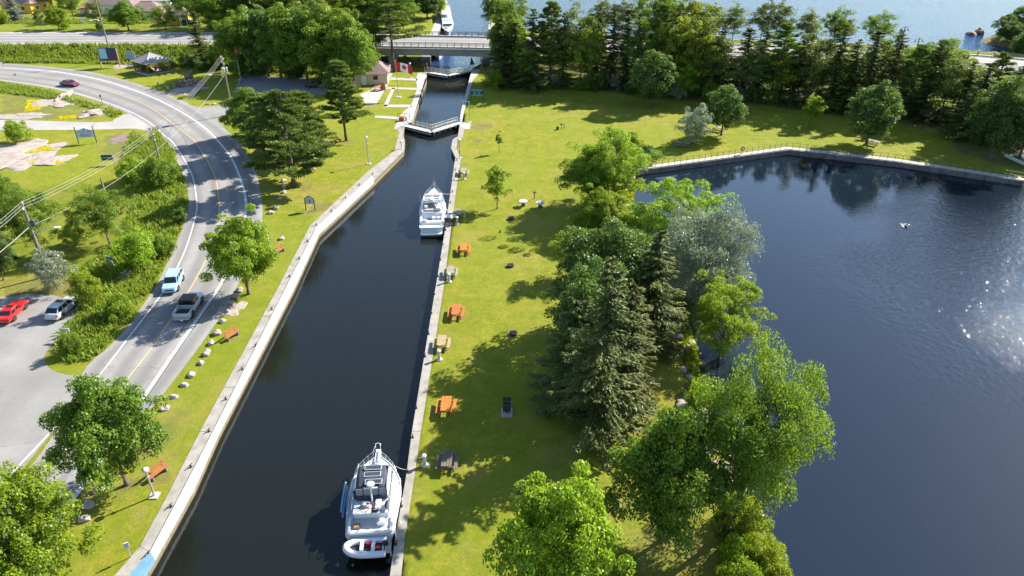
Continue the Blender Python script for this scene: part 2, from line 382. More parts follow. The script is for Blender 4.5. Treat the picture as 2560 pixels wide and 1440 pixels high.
    c = mixc(nt, ramp(nt, mth(nt, 'MULTIPLY', sx.outputs[2], -1.0), 0.45, 0.75), c, bed)
    nt.links.new(c, b.inputs['Base Color']); b.inputs['Roughness'].default_value = 0.9; b.inputs['Specular IOR Level'].default_value = 0.15
    h = mth(nt, 'ADD', mth(nt, 'MULTIPLY', fine.outputs[0], 0.7), vf.outputs[0])
    bump(nt, b, h, 0.8, 0.16)
    return m
gm.materials.append(ground_mat())
ground = bpy.data.objects.new('ground', gm); COL.objects.link(ground); struct(ground)

# ---------------------------------------------------------------- water
def water_mat(name, wave, scale, dens=0.55, col=(0.22, 0.30, 0.22), tint=(1, 1, 1), body=(0.010, 0.016, 0.026), det=3.0, spk=5.0, spa=0.0, wind=None, ior=1.37):
    m = bpy.data.materials.new(name); m.use_nodes = True; nt = m.node_tree; MATS[name] = m
    for n in list(nt.nodes): nt.nodes.remove(n)
    out = N(nt, 'ShaderNodeOutputMaterial'); p = pos(nt)
    a = noise(nt, scale, det, 0.5, p); mp = N(nt, 'ShaderNodeMapping'); mp.inputs['Scale'].default_value = (1, 1.9, 1); mp.inputs['Rotation'].default_value = (0, 0, 0.7)
    nt.links.new(p, mp.inputs[0]); c = noise(nt, scale*3.1, det*0.6, 0.5, mp.outputs[0])
    sp = noise(nt, scale*spk, 0.0, 0.5, mp.outputs[0])
    gust = noise(nt, 0.035, 3, 0.5, p)
    h = mth(nt, 'ADD', a.outputs[0], mth(nt, 'MULTIPLY', c.outputs[0], 0.45))
    h = mth(nt, 'MULTIPLY', h, mth(nt, 'ADD', 0.35, gust.outputs[0]))
    if wind:                                   # a lane of wind ruffles the open bay, the sheltered water lies calm
        sx = N(nt, 'ShaderNodeSeparateXYZ'); nt.links.new(p, sx.inputs[0]); mr = N(nt, 'ShaderNodeMapRange', interpolation_type='SMOOTHSTEP')
        mr.inputs[1].default_value = wind[0]; mr.inputs[2].default_value = wind[1]; mr.inputs[3].default_value = wind[2]; mr.inputs[4].default_value = 1.0
        ex_ = mth(nt, 'POWER', mth(nt, 'DIVIDE', mth(nt, 'SUBTRACT', sx.outputs[0], 68.0), 36.0), 2.0); ey_ = mth(nt, 'POWER', mth(nt, 'DIVIDE', mth(nt, 'SUBTRACT', sx.outputs[1], 72.0), 27.0), 2.0)
        dq = mth(nt, 'ADD', mth(nt, 'SQRT', mth(nt, 'ADD', ex_, ey_)), mth(nt, 'MULTIPLY', mth(nt, 'SUBTRACT', gust.outputs[0], 0.5), 1.2)); nt.links.new(dq, mr.inputs[0]); h = mth(nt, 'MULTIPLY', h, mr.outputs[0])
    h = mth(nt, 'ADD', h, mth(nt, 'MULTIPLY', ramp(nt, sp.outputs[0], 0.56, 0.78), spa))
    bp = N(nt, 'ShaderNodeBump'); bp.inputs['Strength'].default_value = 1.0; bp.inputs['Distance'].default_value = wave
    nt.links.new(h, bp.inputs['Height'])
    gl = N(nt, 'ShaderNodeBsdfGlossy'); gl.inputs['Roughness'].default_value = 0.035; nt.links.new(bp.outputs[0], gl.inputs['Normal'])
    gl.inputs['Color'].default_value = tint+(1,)
    tr = N(nt, 'ShaderNodeBsdfTransparent'); tr.inputs[0].default_value = (0.93, 0.95, 0.95, 1)
    fr = N(nt, 'ShaderNodeFresnel'); fr.inputs[0].default_value = ior; nt.links.new(bp.outputs[0], fr.inputs['Normal'])
    mx = N(nt, 'ShaderNodeMixShader'); nt.links.new(fr.outputs[0], mx.inputs[0]); nt.links.new(tr.outputs[0], mx.inputs[1]); nt.links.new(gl.outputs[0], mx.inputs[2])
    df = N(nt, 'ShaderNodeBsdfDiffuse'); df.inputs[0].default_value = body+(1,)      # light scattered back by the water itself
    m0 = N(nt, 'ShaderNodeMixShader'); m0.inputs[0].default_value = 0.45; nt.links.new(tr.outputs[0], m0.inputs[1]); nt.links.new(df.outputs[0], m0.inputs[2])
    nt.links.new(m0.outputs[0], mx.inputs[1])
    nt.links.new(mx.outputs[0], out.inputs['Surface'])
    ab = N(nt, 'ShaderNodeVolumeAbsorption'); ab.inputs['Color'].default_value = col+(1,); ab.inputs['Density'].default_value = dens
    nt.links.new(ab.outputs[0], out.inputs['Volume'])
    return m
water_mat('canal_water', 0.012, 1.6, 1.1, (0.30, 0.26, 0.20), body=(0.017, 0.020, 0.017))
water_mat('bay_water', 0.100, 1.6, 0.95, (0.30, 0.26, 0.22), body=(0.016, 0.028, 0.048), det=1.0, ior=1.50, wind=(1.15, 0.55, 0.035))
water_mat('lake_water', 0.20, 1.0, 0.8, (0.25, 0.32, 0.40), tint=(0.42, 0.56, 0.72), body=(0.03, 0.08, 0.19), det=1.0)
def sheet(name, pts, z, mat, parent=None):
    n = len(pts)
    if sum(pts[i][0]*pts[(i+1) % n][1]-pts[(i+1) % n][0]*pts[i][1] for i in range(n)) < 0: pts = pts[::-1]      # face up
    o = MB(); o.add([(p[0], p[1], z) for p in pts], [tuple(range(n))])
    return o.build(name, mat, parent, fixn=False)
gate_y0 = G(1080, 320).y; gate_y1 = G(1120, 180).y
struct(sheet('canal_water', [(-75, -90), (3, -90), (3, gate_y1), (-75, gate_y1)], WLOW, 'canal_water'))
struct(sheet('bay_water', [(3.0, -90), (320, -90), (320, 150), (3.0, 150)], WLOW, 'bay_water'))
struct(sheet('lake_water', [(-3000, gate_y1), (60, gate_y1), (60, 151), (3000, 100), (3000, 6500), (-3000, 6500)], WUP, 'lake_water'))
# ---------------------------------------------------------------- paved surfaces
def asphalt(name, c, c2, sc=0.5, tracks=None):
    m, nt, b = _mat(name); p = pos(nt)
    n1 = noise(nt, sc, 5, 0.65, p); n2 = noise(nt, 26, 3, 0.7, p); n3 = noise(nt, 0.12, 4, 0.6, p)
    k = mixc(nt, ramp(nt, n1.outputs[0], 0.35, 0.68), c, c2)
    k = mixc(nt, mth(nt, 'MULTIPLY', ramp(nt, n3.outputs[0], 0.42, 0.66), 0.6), k, tuple(x*0.72 for x in c))
    n5 = noise(nt, 1.7, 8, 0.75, p)
    k = mixc(nt, mth(nt, 'MULTIPLY', ramp(nt, n5.outputs[0], 0.52, 0.68), 0.35), k, tuple(x*0.62 for x in c))
    k = mixc(nt, mth(nt, 'MULTIPLY', ramp(nt, n2.outputs[0], 0.4, 0.7), 0.25), k, tuple(x*0.6 for x in c))
    if tracks:
        at = N(nt, 'ShaderNodeAttribute', attribute_name='across')
        w = mth(nt, 'ABSOLUTE', mth(nt, 'SINE', mth(nt, 'MULTIPLY', at.outputs['Fac'], tracks)))
        w = mth(nt, 'MULTIPLY', ramp(nt, w, 0.45, 1.0), mth(nt, 'ADD', 0.40, mth(nt, 'MULTIPLY', n1.outputs[0], 0.6)))
        k = mixc(nt, w, k, tuple(x*0.62 for x in c))
    vo = N(nt, 'ShaderNodeTexVoronoi', feature='DISTANCE_TO_EDGE'); vo.inputs['Scale'].default_value = 0.09
    dv = N(nt, 'ShaderNodeVectorMath', operation='ADD'); nt.links.new(p, dv.inputs[0])
    nn = noise(nt, 0.6, 3, 0.6, p); nt.links.new(nn.outputs['Color'], dv.inputs[1]); nt.links.new(dv.outputs[0], vo.inputs['Vector'])
    k = mixc(nt, mth(nt, 'MULTIPLY', ramp(nt, vo.outputs['Distance'], 0.006, 0.001), 0.35), k, tuple(x*0.4 for x in c))
    nt.links.new(k, b.inputs['Base Color']); b.inputs['Roughness'].default_value = 0.85; b.inputs['Specular IOR Level'].default_value = 0.3
    bump(nt, b, n2.outputs[0], 0.25, 0.02)
    return m
asphalt('asphalt_road', (0.245, 0.232, 0.218), (0.285, 0.272, 0.256), 0.4, tracks=math.pi*2)
asphalt('asphalt_highway', (0.26, 0.245, 0.235), (0.30, 0.285, 0.27), 0.3, tracks=math.pi*2)
asphalt('asphalt_lot', (0.225, 0.214, 0.200), (0.27, 0.257, 0.24), 0.25)
asphalt('gravel_drive', (0.34, 0.315, 0.285), (0.40, 0.375, 0.34), 0.7)
asphalt('lot_blue', (0.21, 0.21, 0.22), (0.26, 0.26, 0.265), 0.3)
plain('concrete', (0.31, 0.285, 0.245), 0.85, (0.205, 0.187, 0.155), 0.9, bmp=0.15, world=True)
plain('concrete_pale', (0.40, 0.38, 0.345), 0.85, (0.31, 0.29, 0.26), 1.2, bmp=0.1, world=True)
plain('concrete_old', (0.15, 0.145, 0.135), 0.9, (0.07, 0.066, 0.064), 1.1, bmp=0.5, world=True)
plain('concrete_dark', (0.20, 0.19, 0.17), 0.9, (0.10, 0.09, 0.07), 1.5, bmp=0.5, world=True)
def stained_wall():
    m, nt, b = _mat('stained_wall'); p = pos(nt)
    sx = N(nt, 'ShaderNodeSeparateXYZ'); nt.links.new(p, sx.inputs[0])
    mp = N(nt, 'ShaderNodeMapping'); mp.inputs['Scale'].default_value = (2.2, 2.2, 0.25); nt.links.new(p, mp.inputs[0])
    st = noise(nt, 1.0, 4, 0.6, mp.outputs[0])
    c = mixc(nt, ramp(nt, st.outputs[0], 0.35, 0.7), (0.24, 0.20, 0.13), (0.12, 0.10, 0.055))
    wet = ramp(nt, mth(nt, 'ADD', sx.outputs[2], mth(nt, 'MULTIPLY', st.outputs[0], 0.35)), -0.75, -0.45, (1, 1, 1, 1), (0, 0, 0, 1))
    m2 = N(nt, 'ShaderNodeMapRange'); m2.inputs[1].default_value = -0.30; m2.inputs[2].default_value = -0.75
    nt.links.new(mth(nt, 'ADD', sx.outputs[2], mth(nt, 'MULTIPLY', st.outputs[0], 0.3)), m2.inputs[0])
    c = mixc(nt, m2.outputs[0], c, (0.075, 0.06, 0.03))
    nt.links.new(c, b.inputs['Base Color']); b.inputs['Roughness'].default_value = 0.85; bump(nt, b, st.outputs[0], 0.4, 0.04)
stained_wall()
plain('white_paint', (0.50, 0.50, 0.48), 0.5, (0.34, 0.33, 0.305), 2.2, world=True)
plain('line_white', (0.66, 0.66, 0.64), 0.6, (0.33, 0.32, 0.31), 5.0, world=True)
plain('line_yellow', (0.62, 0.40, 0.10), 0.6, (0.42, 0.30, 0.13), 2.5, world=True)
plain('blue_paint', (0.10, 0.22, 0.42), 0.5, (0.15, 0.27, 0.45), 1.5, world=True)
plain('crack_tar', (0.075, 0.07, 0.068), 0.8)

def road_sheet(name, L, R, z, mat, n=90, zl=None, lanes=2.0):
    L = resample(smooth(L, 6), n); R = resample(smooth(R, 6), n); K = 9
    vs = []; fs = []; ac = []
    for i in range(n):
        for k in range(K):
            p = L[i].lerp(R[i], k/(K-1)); vs.append((p.x, p.y, p.z if z is None else z)); ac.append(k/(K-1)*lanes)
    for i in range(n-1):
        for k in range(K-1): fs.append((i*K+k, i*K+k+1, (i+1)*K+k+1, (i+1)*K+k))
    mb = MB(); mb.add(vs, fs); me = mb.mesh(name, mat)
    at = me.attributes.new('across', 'FLOAT', 'POINT'); at.data.foreach_set('value', ac)
    o = bpy.data.objects.new(name, me); COL.objects.link(o); return struct(o)
def ribbon(name, C, w, z, mat, parent=None):
    C = smooth(C, 6); A = []; B = []
    for i, p in enumerate(C):
        d = (C[min(i+1, len(C)-1)]-C[max(0, i-1)]); d.z = 0; d.normalize(); nrm = Vector((-d.y, d.x, 0))*w/2
        A.append(Vector((p.x, p.y, p.z if z is None else z))+nrm); B.append(Vector((p.x, p.y, p.z if z is None else z))-nrm)
    return MB().strip(A, B).build(name, mat, parent)
EDGE_L = GL([(-420, 1730), (-60, 1325), (127, 1098), (210, 925), (270, 870), (320, 815), (385, 722), (410, 675), (450, 585), (471, 520), (467, 470), (446, 410), (412, 360), (376, 318), (320, 284), (245, 254), (140, 224), (0, 203), (-160, 190), (-420, 180)])
EDGE_R = GL([(-150, 1760), (80, 1400), (222, 1195), (382, 1017), (455, 925), (532, 820), (575, 750), (630, 640), (655, 560), (652, 480), (636, 420), (600, 360), (560, 320), (525, 296), (462, 255), (375, 220), (250, 185), (130, 168), (0, 158), (-160, 152), (-420, 146)])
road = road_sheet('road', EDGE_L, EDGE_R, 0.020, 'asphalt_road', 140)
WL = GL([(-330, 1620), (-60, 1290), (0, 1215), (127, 1080), (242, 947), (318, 849), (407, 732), (435, 685), (467, 615), (490, 535), (491, 495), (477, 430), (435, 360), (410, 338), (375, 307), (325, 279), (250, 251), (140, 221), (0, 200), (-160, 187), (-420, 176)])
WR = GL([(-120, 1690), (80, 1385), (200, 1225), (350, 1007), (450, 860), (545, 722), (567, 675), (602, 585), (614, 535), (611, 480), (584, 405), (550, 358), (507, 315), (432, 268), (350, 231), (250, 199), (130, 178), (0, 170), (-160, 163), (-420, 156)])
YC = GL([(-230, 1660), (0, 1322), (102, 1195), (142, 1152), (305, 964), (409, 827), (497, 685), (527, 617), (546, 550), (547, 500), (535, 435), (492, 360), (465, 335), (410, 292), (350, 256), (250, 222), (150, 199), (0, 184), (-160, 173), (-420, 164)])
ribbon('edge_line', WL, 0.16, 0.026, 'line_white', road)
ribbon('edge_line', WR, 0.34, 0.026, 'line_white', road)
ribbon('centre_line', YC, 0.13, 0.026, 'line_yellow', road)
ribbon('tar_joint', [p+Vector((0.3, 0.1, 0)) for p in WR], 0.07, 0.0285, 'crack_tar', road)
_rc = random.Random(31); _cl = resample(smooth(YC, 4), 120)
for _k in range(26):                                    # sealed cracks
    _i = _rc.randrange(12, 104); _p = _cl[_i].copy(); _d = (_cl[_i+1]-_cl[_i-1]).normalized(); _nn = Vector((-_d.y, _d.x, 0)); _along = _rc.random() < .45; _q = _p+_nn*_rc.uniform(-3.2, 3.2); _pts = []
    for _j in range(6):
        _pts.append(_q.copy()); _q = _q+(_d*_rc.uniform(.8, 2.0)+_nn*_rc.uniform(-.25, .25) if _along else _nn*_rc.uniform(.4, .9)*(1 if _q is not None else 1)+_d*_rc.uniform(-.3, .3))
        if abs((_q-_p).dot(_nn)) > 3.6: break
    if len(_pts) > 2: ribbon('sealed_crack', _pts, _rc.uniform(.035, .07), 0.0235, 'crack_tar', road)
def poly_sheet(name, px, z, mat, zz=0.0, n=5, crv=True, parent=None):
    pts = GL(px, zz)
    if crv: pts = smooth(pts, n, closed=True)
    o = sheet(name, pts, z, mat, parent); return struct(o) if parent is None else o
poly_sheet('parking_lot', [(-400, 1500), (-400, 740), (0, 742), (60, 735), (130, 738), (185, 760), (200, 790), (168, 830), (120, 875), (112, 905), (140, 930), (200, 938), (262, 915), (230, 955), (127, 1085), (-60, 1295)], 0.010, 'asphalt_lot', n=4)
poly_sheet('driveway', [(-300, 306), (0, 300), (250, 306), (290, 296), (325, 285), (380, 320), (395, 336), (340, 322), (250, 324), (100, 325), (0, 326), (-300, 330)], 0.012, 'gravel_drive', n=4)
poly_sheet('access_lane', [(465, 262), (500, 268), (560, 262), (640, 240), (740, 225), (830, 222), (840, 232), (760, 240), (700, 252), (640, 262), (585, 283), (545, 298), (560, 318)], 0.014, 'asphalt_lot', n=4)
poly_sheet('lock_parking', [(612, 180), (842, 174), (850, 222), (760, 234), (640, 232), (590, 230)], 0.018, 'lot_blue', crv=False)
# highway: sheet follows the rise to the bridge
def hwy_off(w, dz=0.0):
    out = []
    for i, p in enumerate(HWY):
        d = (HWY[min(i+1, len(HWY)-1)]-HWY[max(0, i-1)]); d.z = 0; d.normalize()
        out.append(Vector((p.x-d.y*w, p.y+d.x*w, p.z+dz)))
    return out
highway = road_sheet('highway', hwy_off(5.9, 0.02), hwy_off(-5.9, 0.02), None, 'asphalt_highway', 220)
for w, m, nm in ((3.7, 'line_white', 'edge_line'), (-3.7, 'line_white', 'edge_line'), (0.0, 'line_yellow', 'centre_line')):
    MB().strip(hwy_off(w+0.07, 0.027), hwy_off(w-0.07, 0.027)).build(nm, m, highway)
for w0, w1 in ((5.9, 7.4), (-5.9, -7.4)):
    struct(MB().strip(hwy_off(w0, 0.012), hwy_off(w1, 0.0)).build('gravel_shoulder', 'gravel_drive'))
# footpaths and aprons beside the lock
for nm, px in (('lock_path', [(1044, 183), (1066, 178), (1067, 192), (1062, 200), (1030, 306), (1013, 312), (1010, 328), (985, 322), (1000, 290), (1010, 278), (1027, 266), (1043, 222), (1040, 200)]),
               ('path', [(1027, 262), (1030, 268), (958, 268), (958, 262)]), ('path', [(958, 266), (968, 266), (988, 220), (980, 220)]), ('path', [(962, 218), (1044, 220), (1043, 225), (962, 222)]),
               ('path', [(974, 194), (1044, 197), (1043, 202), (974, 199)]), ('path', [(940, 289), (1001, 293), (1000, 299), (935, 294)]),
               ('paved_yard', [(955, 182), (982, 182), (968, 215), (958, 232), (940, 262), (915, 262), (900, 236), (930, 224), (945, 205)]),
               ('lock_path', [(1160, 280), (1155, 306), (1177, 307), (1174, 323), (1160, 323), (1157, 344), (1147, 348), (1136, 346), (1145, 342), (1149, 312), (1152, 280), (1176, 188), (1180, 172), (1201, 174), (1192, 190), (1182, 201), (1169, 248)])):
    struct(sheet(nm, GL(px), 0.030, 'concrete_pale'))
# kerb of the lock parking
kb = MB()
for a, b in (((612, 180), (842, 174)), ((612, 180), (588, 231))):
    A, B = G(*a), G(*b); d = (B-A); kb.box((A+B)/2+Vector((0, 0, 0.07)), (d.length, 0.22, 0.16), math.atan2(d.y, d.x))
struct(kb.build('kerb', 'concrete_pale'))

# ---------------------------------------------------------------- canal and lock walls
def offset(P, w):
    out = []
    for i, p in enumerate(P):
        d0 = (P[i]-P[i-1]).normalized() if i > 0 else (P[1]-P[0]).normalized()
        d1 = (P[i+1]-P[i]).normalized() if i < len(P)-1 else d0
        n0 = Vector((-d0.y, d0.x, 0)); n1 = Vector((-d1.y, d1.x, 0)); n = (n0+n1).normalized()
        out.append(p+n*(w/max(0.5, n.dot(n0))))
    return out
def wall_run(thing_, name, P, w, ztop, zbot, mat, top_mat=None, slab=None):
    """P runs along the water edge, land lies to the left of the run by w"""
    Q = offset(P, w); mb = MB()
    mb.strip([p+Vector((0, 0, zbot)) for p in P], [p+Vector((0, 0, ztop-0.10)) for p in P])
    mb.strip([p+Vector((0, 0, ztop-0.10)) for p in P], [q+Vector((0, 0, ztop-0.10)) for q in Q])
    mb.build(name, mat, thing_)
    # coping slabs with open joints
    rnd = random.Random(3)
    dist = [0]
    for a, b in zip(P, P[1:]): dist.append(dist[-1]+(b-a).length)
    for i in range(len(P)-1):
        L = (P[i+1]-P[i]).length; k = max(1, round(L/slab))
        for j in range(k):
            t0 = j/k+(0.008/max(L, 1)); t1 = (j+1)/k-(0.008/max(L, 1))
            poly = [P[i].lerp(P[i+1], t0), P[i].lerp(P[i+1], t1), Q[i].lerp(Q[i+1], t1), Q[i].lerp(Q[i+1], t0)]
            h = ztop+rnd.uniform(-0.008, 0.008)
            MB().prism([(p.x, p.y) for p in poly], ztop-0.13, h).build('slab', top_mat, thing_)
lw = thing('canal_wall', 'long bent concrete canal wall with white painted edge beside the road lawn', 'wall')
LWALK = GL([(150, 1560), (230, 1488), (287, 1440), (350, 1367), (412, 1252), (500, 1080), (695, 720), (775, 565), (860, 490), (922, 427)])
NB = 10
LP = LEFT_EDGE[1:10]
# walk: between the white edge and the lawn
INNER = GL([(170, 1570), (262, 1500), (327, 1440), (376, 1383), (470, 1205), (534, 1080), (716, 720), (790, 573), (931, 442)])
WK = LWALK[:6]+[LWALK[6], LWALK[7], LWALK[9]]
MB().strip([p+Vector((0, 0, -4)) for p in LEFT_EDGE], [p+Vector((0, 0, 0.02)) for p in LEFT_EDGE]).build('face', 'stained_wall', lw)
mbk = MB()
for i in range(8):
    a0, a1, b0, b1 = INNER[i], INNER[i+1], WK[i], WK[i+1]
    L = (a1-a0).length; k = max(1, round(L/6.0))
    for j in range(k):
        t0, t1 = j/k+0.004/k, (j+1)/k-0.004/k
        MB().prism([(p.x, p.y) for p in (a0.lerp(a1, t0), a0.lerp(a1, t1), b0.lerp(b1, t1), b0.lerp(b1, t0))], -0.2, 0.05+0.006*(j % 2)).build('slab', 'concrete', lw)
LPo = LEFT_EDGE[1:10]
for i in range(8):
    a0, a1, b0, b1 = LPo[i], LPo[i+1], INNER[i], INNER[i+1]
    o0, o1 = a0+(a0-b0).normalized()*0.05, a1+(a1-b1).normalized()*0.05
    MB().prism([(p.x, p.y) for p in (o0, o1, b1, b0)], -0.25, 0.16).build('edge_beam', 'blue_paint' if i < 3 else 'white_paint', lw)
# wall beyond the painted part, up to the lower gate
tail_in = LEFT_EDGE[9:]
tail_out = GL([(922, 427), (987, 377), (990, 360), (998, 332), (990, 322)])
MB().prism([(p.x, p.y) for p in tail_in+tail_out[::-1]], -0.2, 0.045).build('slab', 'concrete', lw)
MB().strip([p+Vector((0, 0, -4)) for p in LEFT_LOCK], [p+Vector((0, 0, 0.02)) for p in LEFT_LOCK]).build('face', 'stained_wall', lw)
rw = thing('canal_wall', 'straight concrete canal wall with slab walk beside the picnic lawn', 'wall')
RP = RIGHT_EDGE[::-1]
RWALK = GL([(965, 1720), (985, 1580), (1003, 1440), (1012, 1350), (1032, 1217), (1052, 1080), (1109, 720), (1127, 577), (1142, 465), (1153, 398), (1150, 391), (1141, 372), (1144, 352), (1147, 348), (1157, 344), (1160, 323)])
MB().strip([p+Vector((0, 0, -4)) for p in RIGHT_EDGE], [p+Vector((0, 0, 0.02)) for p in RIGHT_EDGE]).build('face', 'stained_wall', rw)
for i in range(len(RIGHT_EDGE)-1):
    a0, a1, b0, b1 = RIGHT_EDGE[i], RIGHT_EDGE[i+1], RWALK[i], RWALK[i+1]
    L = (a1-a0).length; k = max(1, round(L/6.2))
    for j in range(k):
        t0, t1 = j/k+0.012/max(L/k, .5)/k, (j+1)/k-0.012/max(L/k, .5)/k
        MB().prism([(p.x, p.y) for p in (a0.lerp(a1, t0), a0.lerp(a1, t1), b0.lerp(b1, t1), b0.lerp(b1, t0))], -0.2, 0.06+0.006*((i+j) % 2)).build('slab', 'concrete', rw)
MB().strip([p+Vector((0, 0, -4)) for p in RIGHT_LOCK], [p+Vector((0, 0, 0.02)) for p in RIGHT_LOCK]).build('face', 'stained_wall', rw)
# quay walls beyond the bridge
for pts, w, nm, lb in ((LEFT_LOCK[3:], -2.2, 'quay_wall', 'pale concrete quay wall under the bridge beside moored boats'), (RIGHT_LOCK[3:], 1.6, 'quay_wall', 'concrete quay wall under the bridge below the trees')):
    Q = [p+Vector((w, 0, 0)) for p in pts]
    tag(MB().prism([(p.x, p.y) for p in pts+Q[::-1]], -3.0, 0.05).build(nm, 'concrete_pale'), lb, 'wall')

# dam wall with railing round the bay
dam = thing('dam_wall', 'grey concrete dam wall with footway and thin railing along the bay', 'wall')
DO = offset(DAM[:5], 1.1)
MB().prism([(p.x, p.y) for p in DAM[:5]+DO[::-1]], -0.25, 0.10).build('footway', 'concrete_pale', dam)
fc = MB()
D2 = offset(DAM[:5], -0.28)
fc.prism([(p.x, p.y) for p in D2+DAM[:5][::-1]], -4.0, 0.02)
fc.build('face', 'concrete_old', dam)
plain('rail_dark', (0.06, 0.055, 0.05), 0.5, (0.10, 0.06, 0.04), 8)
acc = resample([p+Vector((0, 0, 0)) for p in offset(DAM[:5], 0.12)], 2)
PR = resample(offset(DAM[:5], 0.14), 57)
for p in PR: MB().tube((p.x, p.y, 0.1), (p.x, p.y, 1.15), 0.035, n=6).build('railing_post', 'rail_dark', dam)
for h in (1.15, 0.62):
    MB().path([(p.x, p.y, h) for p in PR], 0.028, 5).build('rail', 'rail_dark', dam)
lr = PR[16] if len(PR) > 16 else PR[0]
# ---------------------------------------------------------------- foliage
def leaf_mat(name, c0, c1, trans=(0.30, 0.42, 0.03), tf=0.42, gloss=0.02, dead=None):
    m = bpy.data.materials.new(name); m.use_nodes = True; nt = m.node_tree; MATS[name] = m
    for n in list(nt.nodes): nt.nodes.remove(n)
    out = N(nt, 'ShaderNodeOutputMaterial')
    at = N(nt, 'ShaderNodeAttribute', attribute_name='lv'); oi = N(nt, 'ShaderNodeObjectInfo')
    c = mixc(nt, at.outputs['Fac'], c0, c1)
    hs = N(nt, 'ShaderNodeHueSaturation'); nt.links.new(c, hs.inputs['Color'])
    nt.links.new(mth(nt, 'ADD', 0.485, mth(nt, 'MULTIPLY', oi.outputs['Random'], 0.03)), hs.inputs['Hue'])
    nt.links.new(mth(nt, 'ADD', 0.82, mth(nt, 'MULTIPLY', oi.outputs['Random'], 0.36)), hs.inputs['Value'])
    c = hs.outputs[0]
    df = N(nt, 'ShaderNodeBsdfDiffuse'); nt.links.new(c, df.inputs[0])
    tl = N(nt, 'ShaderNodeBsdfTranslucent'); nt.links.new(mixc(nt, 0.65, c, trans), tl.inputs[0])
    gl = N(nt, 'ShaderNodeBsdfGlossy'); gl.inputs['Roughness'].default_value = 0.45; gl.inputs[0].default_value = (0.8, 0.85, 0.8, 1)
    m1 = N(nt, 'ShaderNodeMixShader'); m1.inputs[0].default_value = tf; nt.links.new(df.outputs[0], m1.inputs[1]); nt.links.new(tl.outputs[0], m1.inputs[2])
    m2 = N(nt, 'ShaderNodeMixShader'); m2.inputs[0].default_value = gloss; nt.links.new(m1.outputs[0], m2.inputs[1]); nt.links.new(gl.outputs[0], m2.inputs[2])
    nt.links.new(m2.outputs[0], out.inputs['Surface']); return m
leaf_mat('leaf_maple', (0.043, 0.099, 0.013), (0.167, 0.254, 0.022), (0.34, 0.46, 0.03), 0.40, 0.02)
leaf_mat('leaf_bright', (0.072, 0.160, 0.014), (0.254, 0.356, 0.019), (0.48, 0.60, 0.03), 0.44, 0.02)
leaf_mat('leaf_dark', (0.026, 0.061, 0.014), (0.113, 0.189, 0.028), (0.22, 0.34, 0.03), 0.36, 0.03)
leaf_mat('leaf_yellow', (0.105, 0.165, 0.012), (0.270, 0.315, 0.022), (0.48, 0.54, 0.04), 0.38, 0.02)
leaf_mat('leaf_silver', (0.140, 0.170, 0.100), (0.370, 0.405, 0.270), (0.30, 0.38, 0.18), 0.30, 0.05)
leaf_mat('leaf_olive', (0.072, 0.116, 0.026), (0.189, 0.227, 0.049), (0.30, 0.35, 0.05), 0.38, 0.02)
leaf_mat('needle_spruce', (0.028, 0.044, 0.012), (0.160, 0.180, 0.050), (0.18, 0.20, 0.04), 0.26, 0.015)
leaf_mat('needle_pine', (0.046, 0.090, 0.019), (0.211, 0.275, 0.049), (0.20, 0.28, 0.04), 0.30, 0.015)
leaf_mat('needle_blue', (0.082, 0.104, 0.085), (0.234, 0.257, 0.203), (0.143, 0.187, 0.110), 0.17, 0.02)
leaf_mat('grass_blade', (0.095, 0.165, 0.013), (0.235, 0.265, 0.032), (0.40, 0.45, 0.05), 0.40, 0.02)
leaf_mat('flower_yellow', (0.60, 0.52, 0.01), (0.80, 0.72, 0.02), (0.75, 0.68, 0.02), 0.30, 0.02)
plain('bark', (0.13, 0.105, 0.08), 0.95, (0.06, 0.05, 0.04), 5, bmp=0.6)
plain('bark_pine', (0.15, 0.115, 0.085), 0.95, (0.07, 0.05, 0.04), 6, bmp=0.6)
plain('bark_pale', (0.36, 0.33, 0.29), 0.9, (0.16, 0.14, 0.12), 5, bmp=0.4)

def quads_mesh(name, C, U, V, lv, mat, fold=0.25):
    """C centre, U half length, V half width (n,3 arrays): one folded rhombus for each leaf"""
    n = len(C); Nn = np.cross(U, V); Nn /= np.maximum(1e-9, np.linalg.norm(Nn, axis=1))[:, None]
    w = np.linalg.norm(V, axis=1)[:, None]*fold
    vs = np.stack([C-U, C-0.15*U+V+Nn*w, C+U, C-0.15*U-V+Nn*w], 1).reshape(-1, 3).astype(np.float32)
    me = bpy.data.meshes.new(name); me.vertices.add(n*4); me.vertices.foreach_set('co', vs.ravel())
    me.loops.add(n*4); me.loops.foreach_set('vertex_index', np.arange(n*4, dtype=np.int32))
    me.polygons.add(n); me.polygons.foreach_set('loop_start', np.arange(0, n*4, 4, dtype=np.int32))
    me.update(calc_edges=True)
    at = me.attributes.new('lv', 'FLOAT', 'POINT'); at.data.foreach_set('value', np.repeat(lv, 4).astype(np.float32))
    me.materials.append(MATS[mat]); return me
def unit(a): return a/np.maximum(1e-9, np.linalg.norm(a, axis=1))[:, None]
def leaf_frame(rs, nrm, length, aspect, droop=0.0):
    r = unit(rs.normal(size=nrm.shape)); u = unit(np.cross(nrm, r)); u[:, 2] -= droop; u = unit(u)
    v = unit(np.cross(nrm, u)); return u*length[:, None], v*(length*aspect)[:, None]
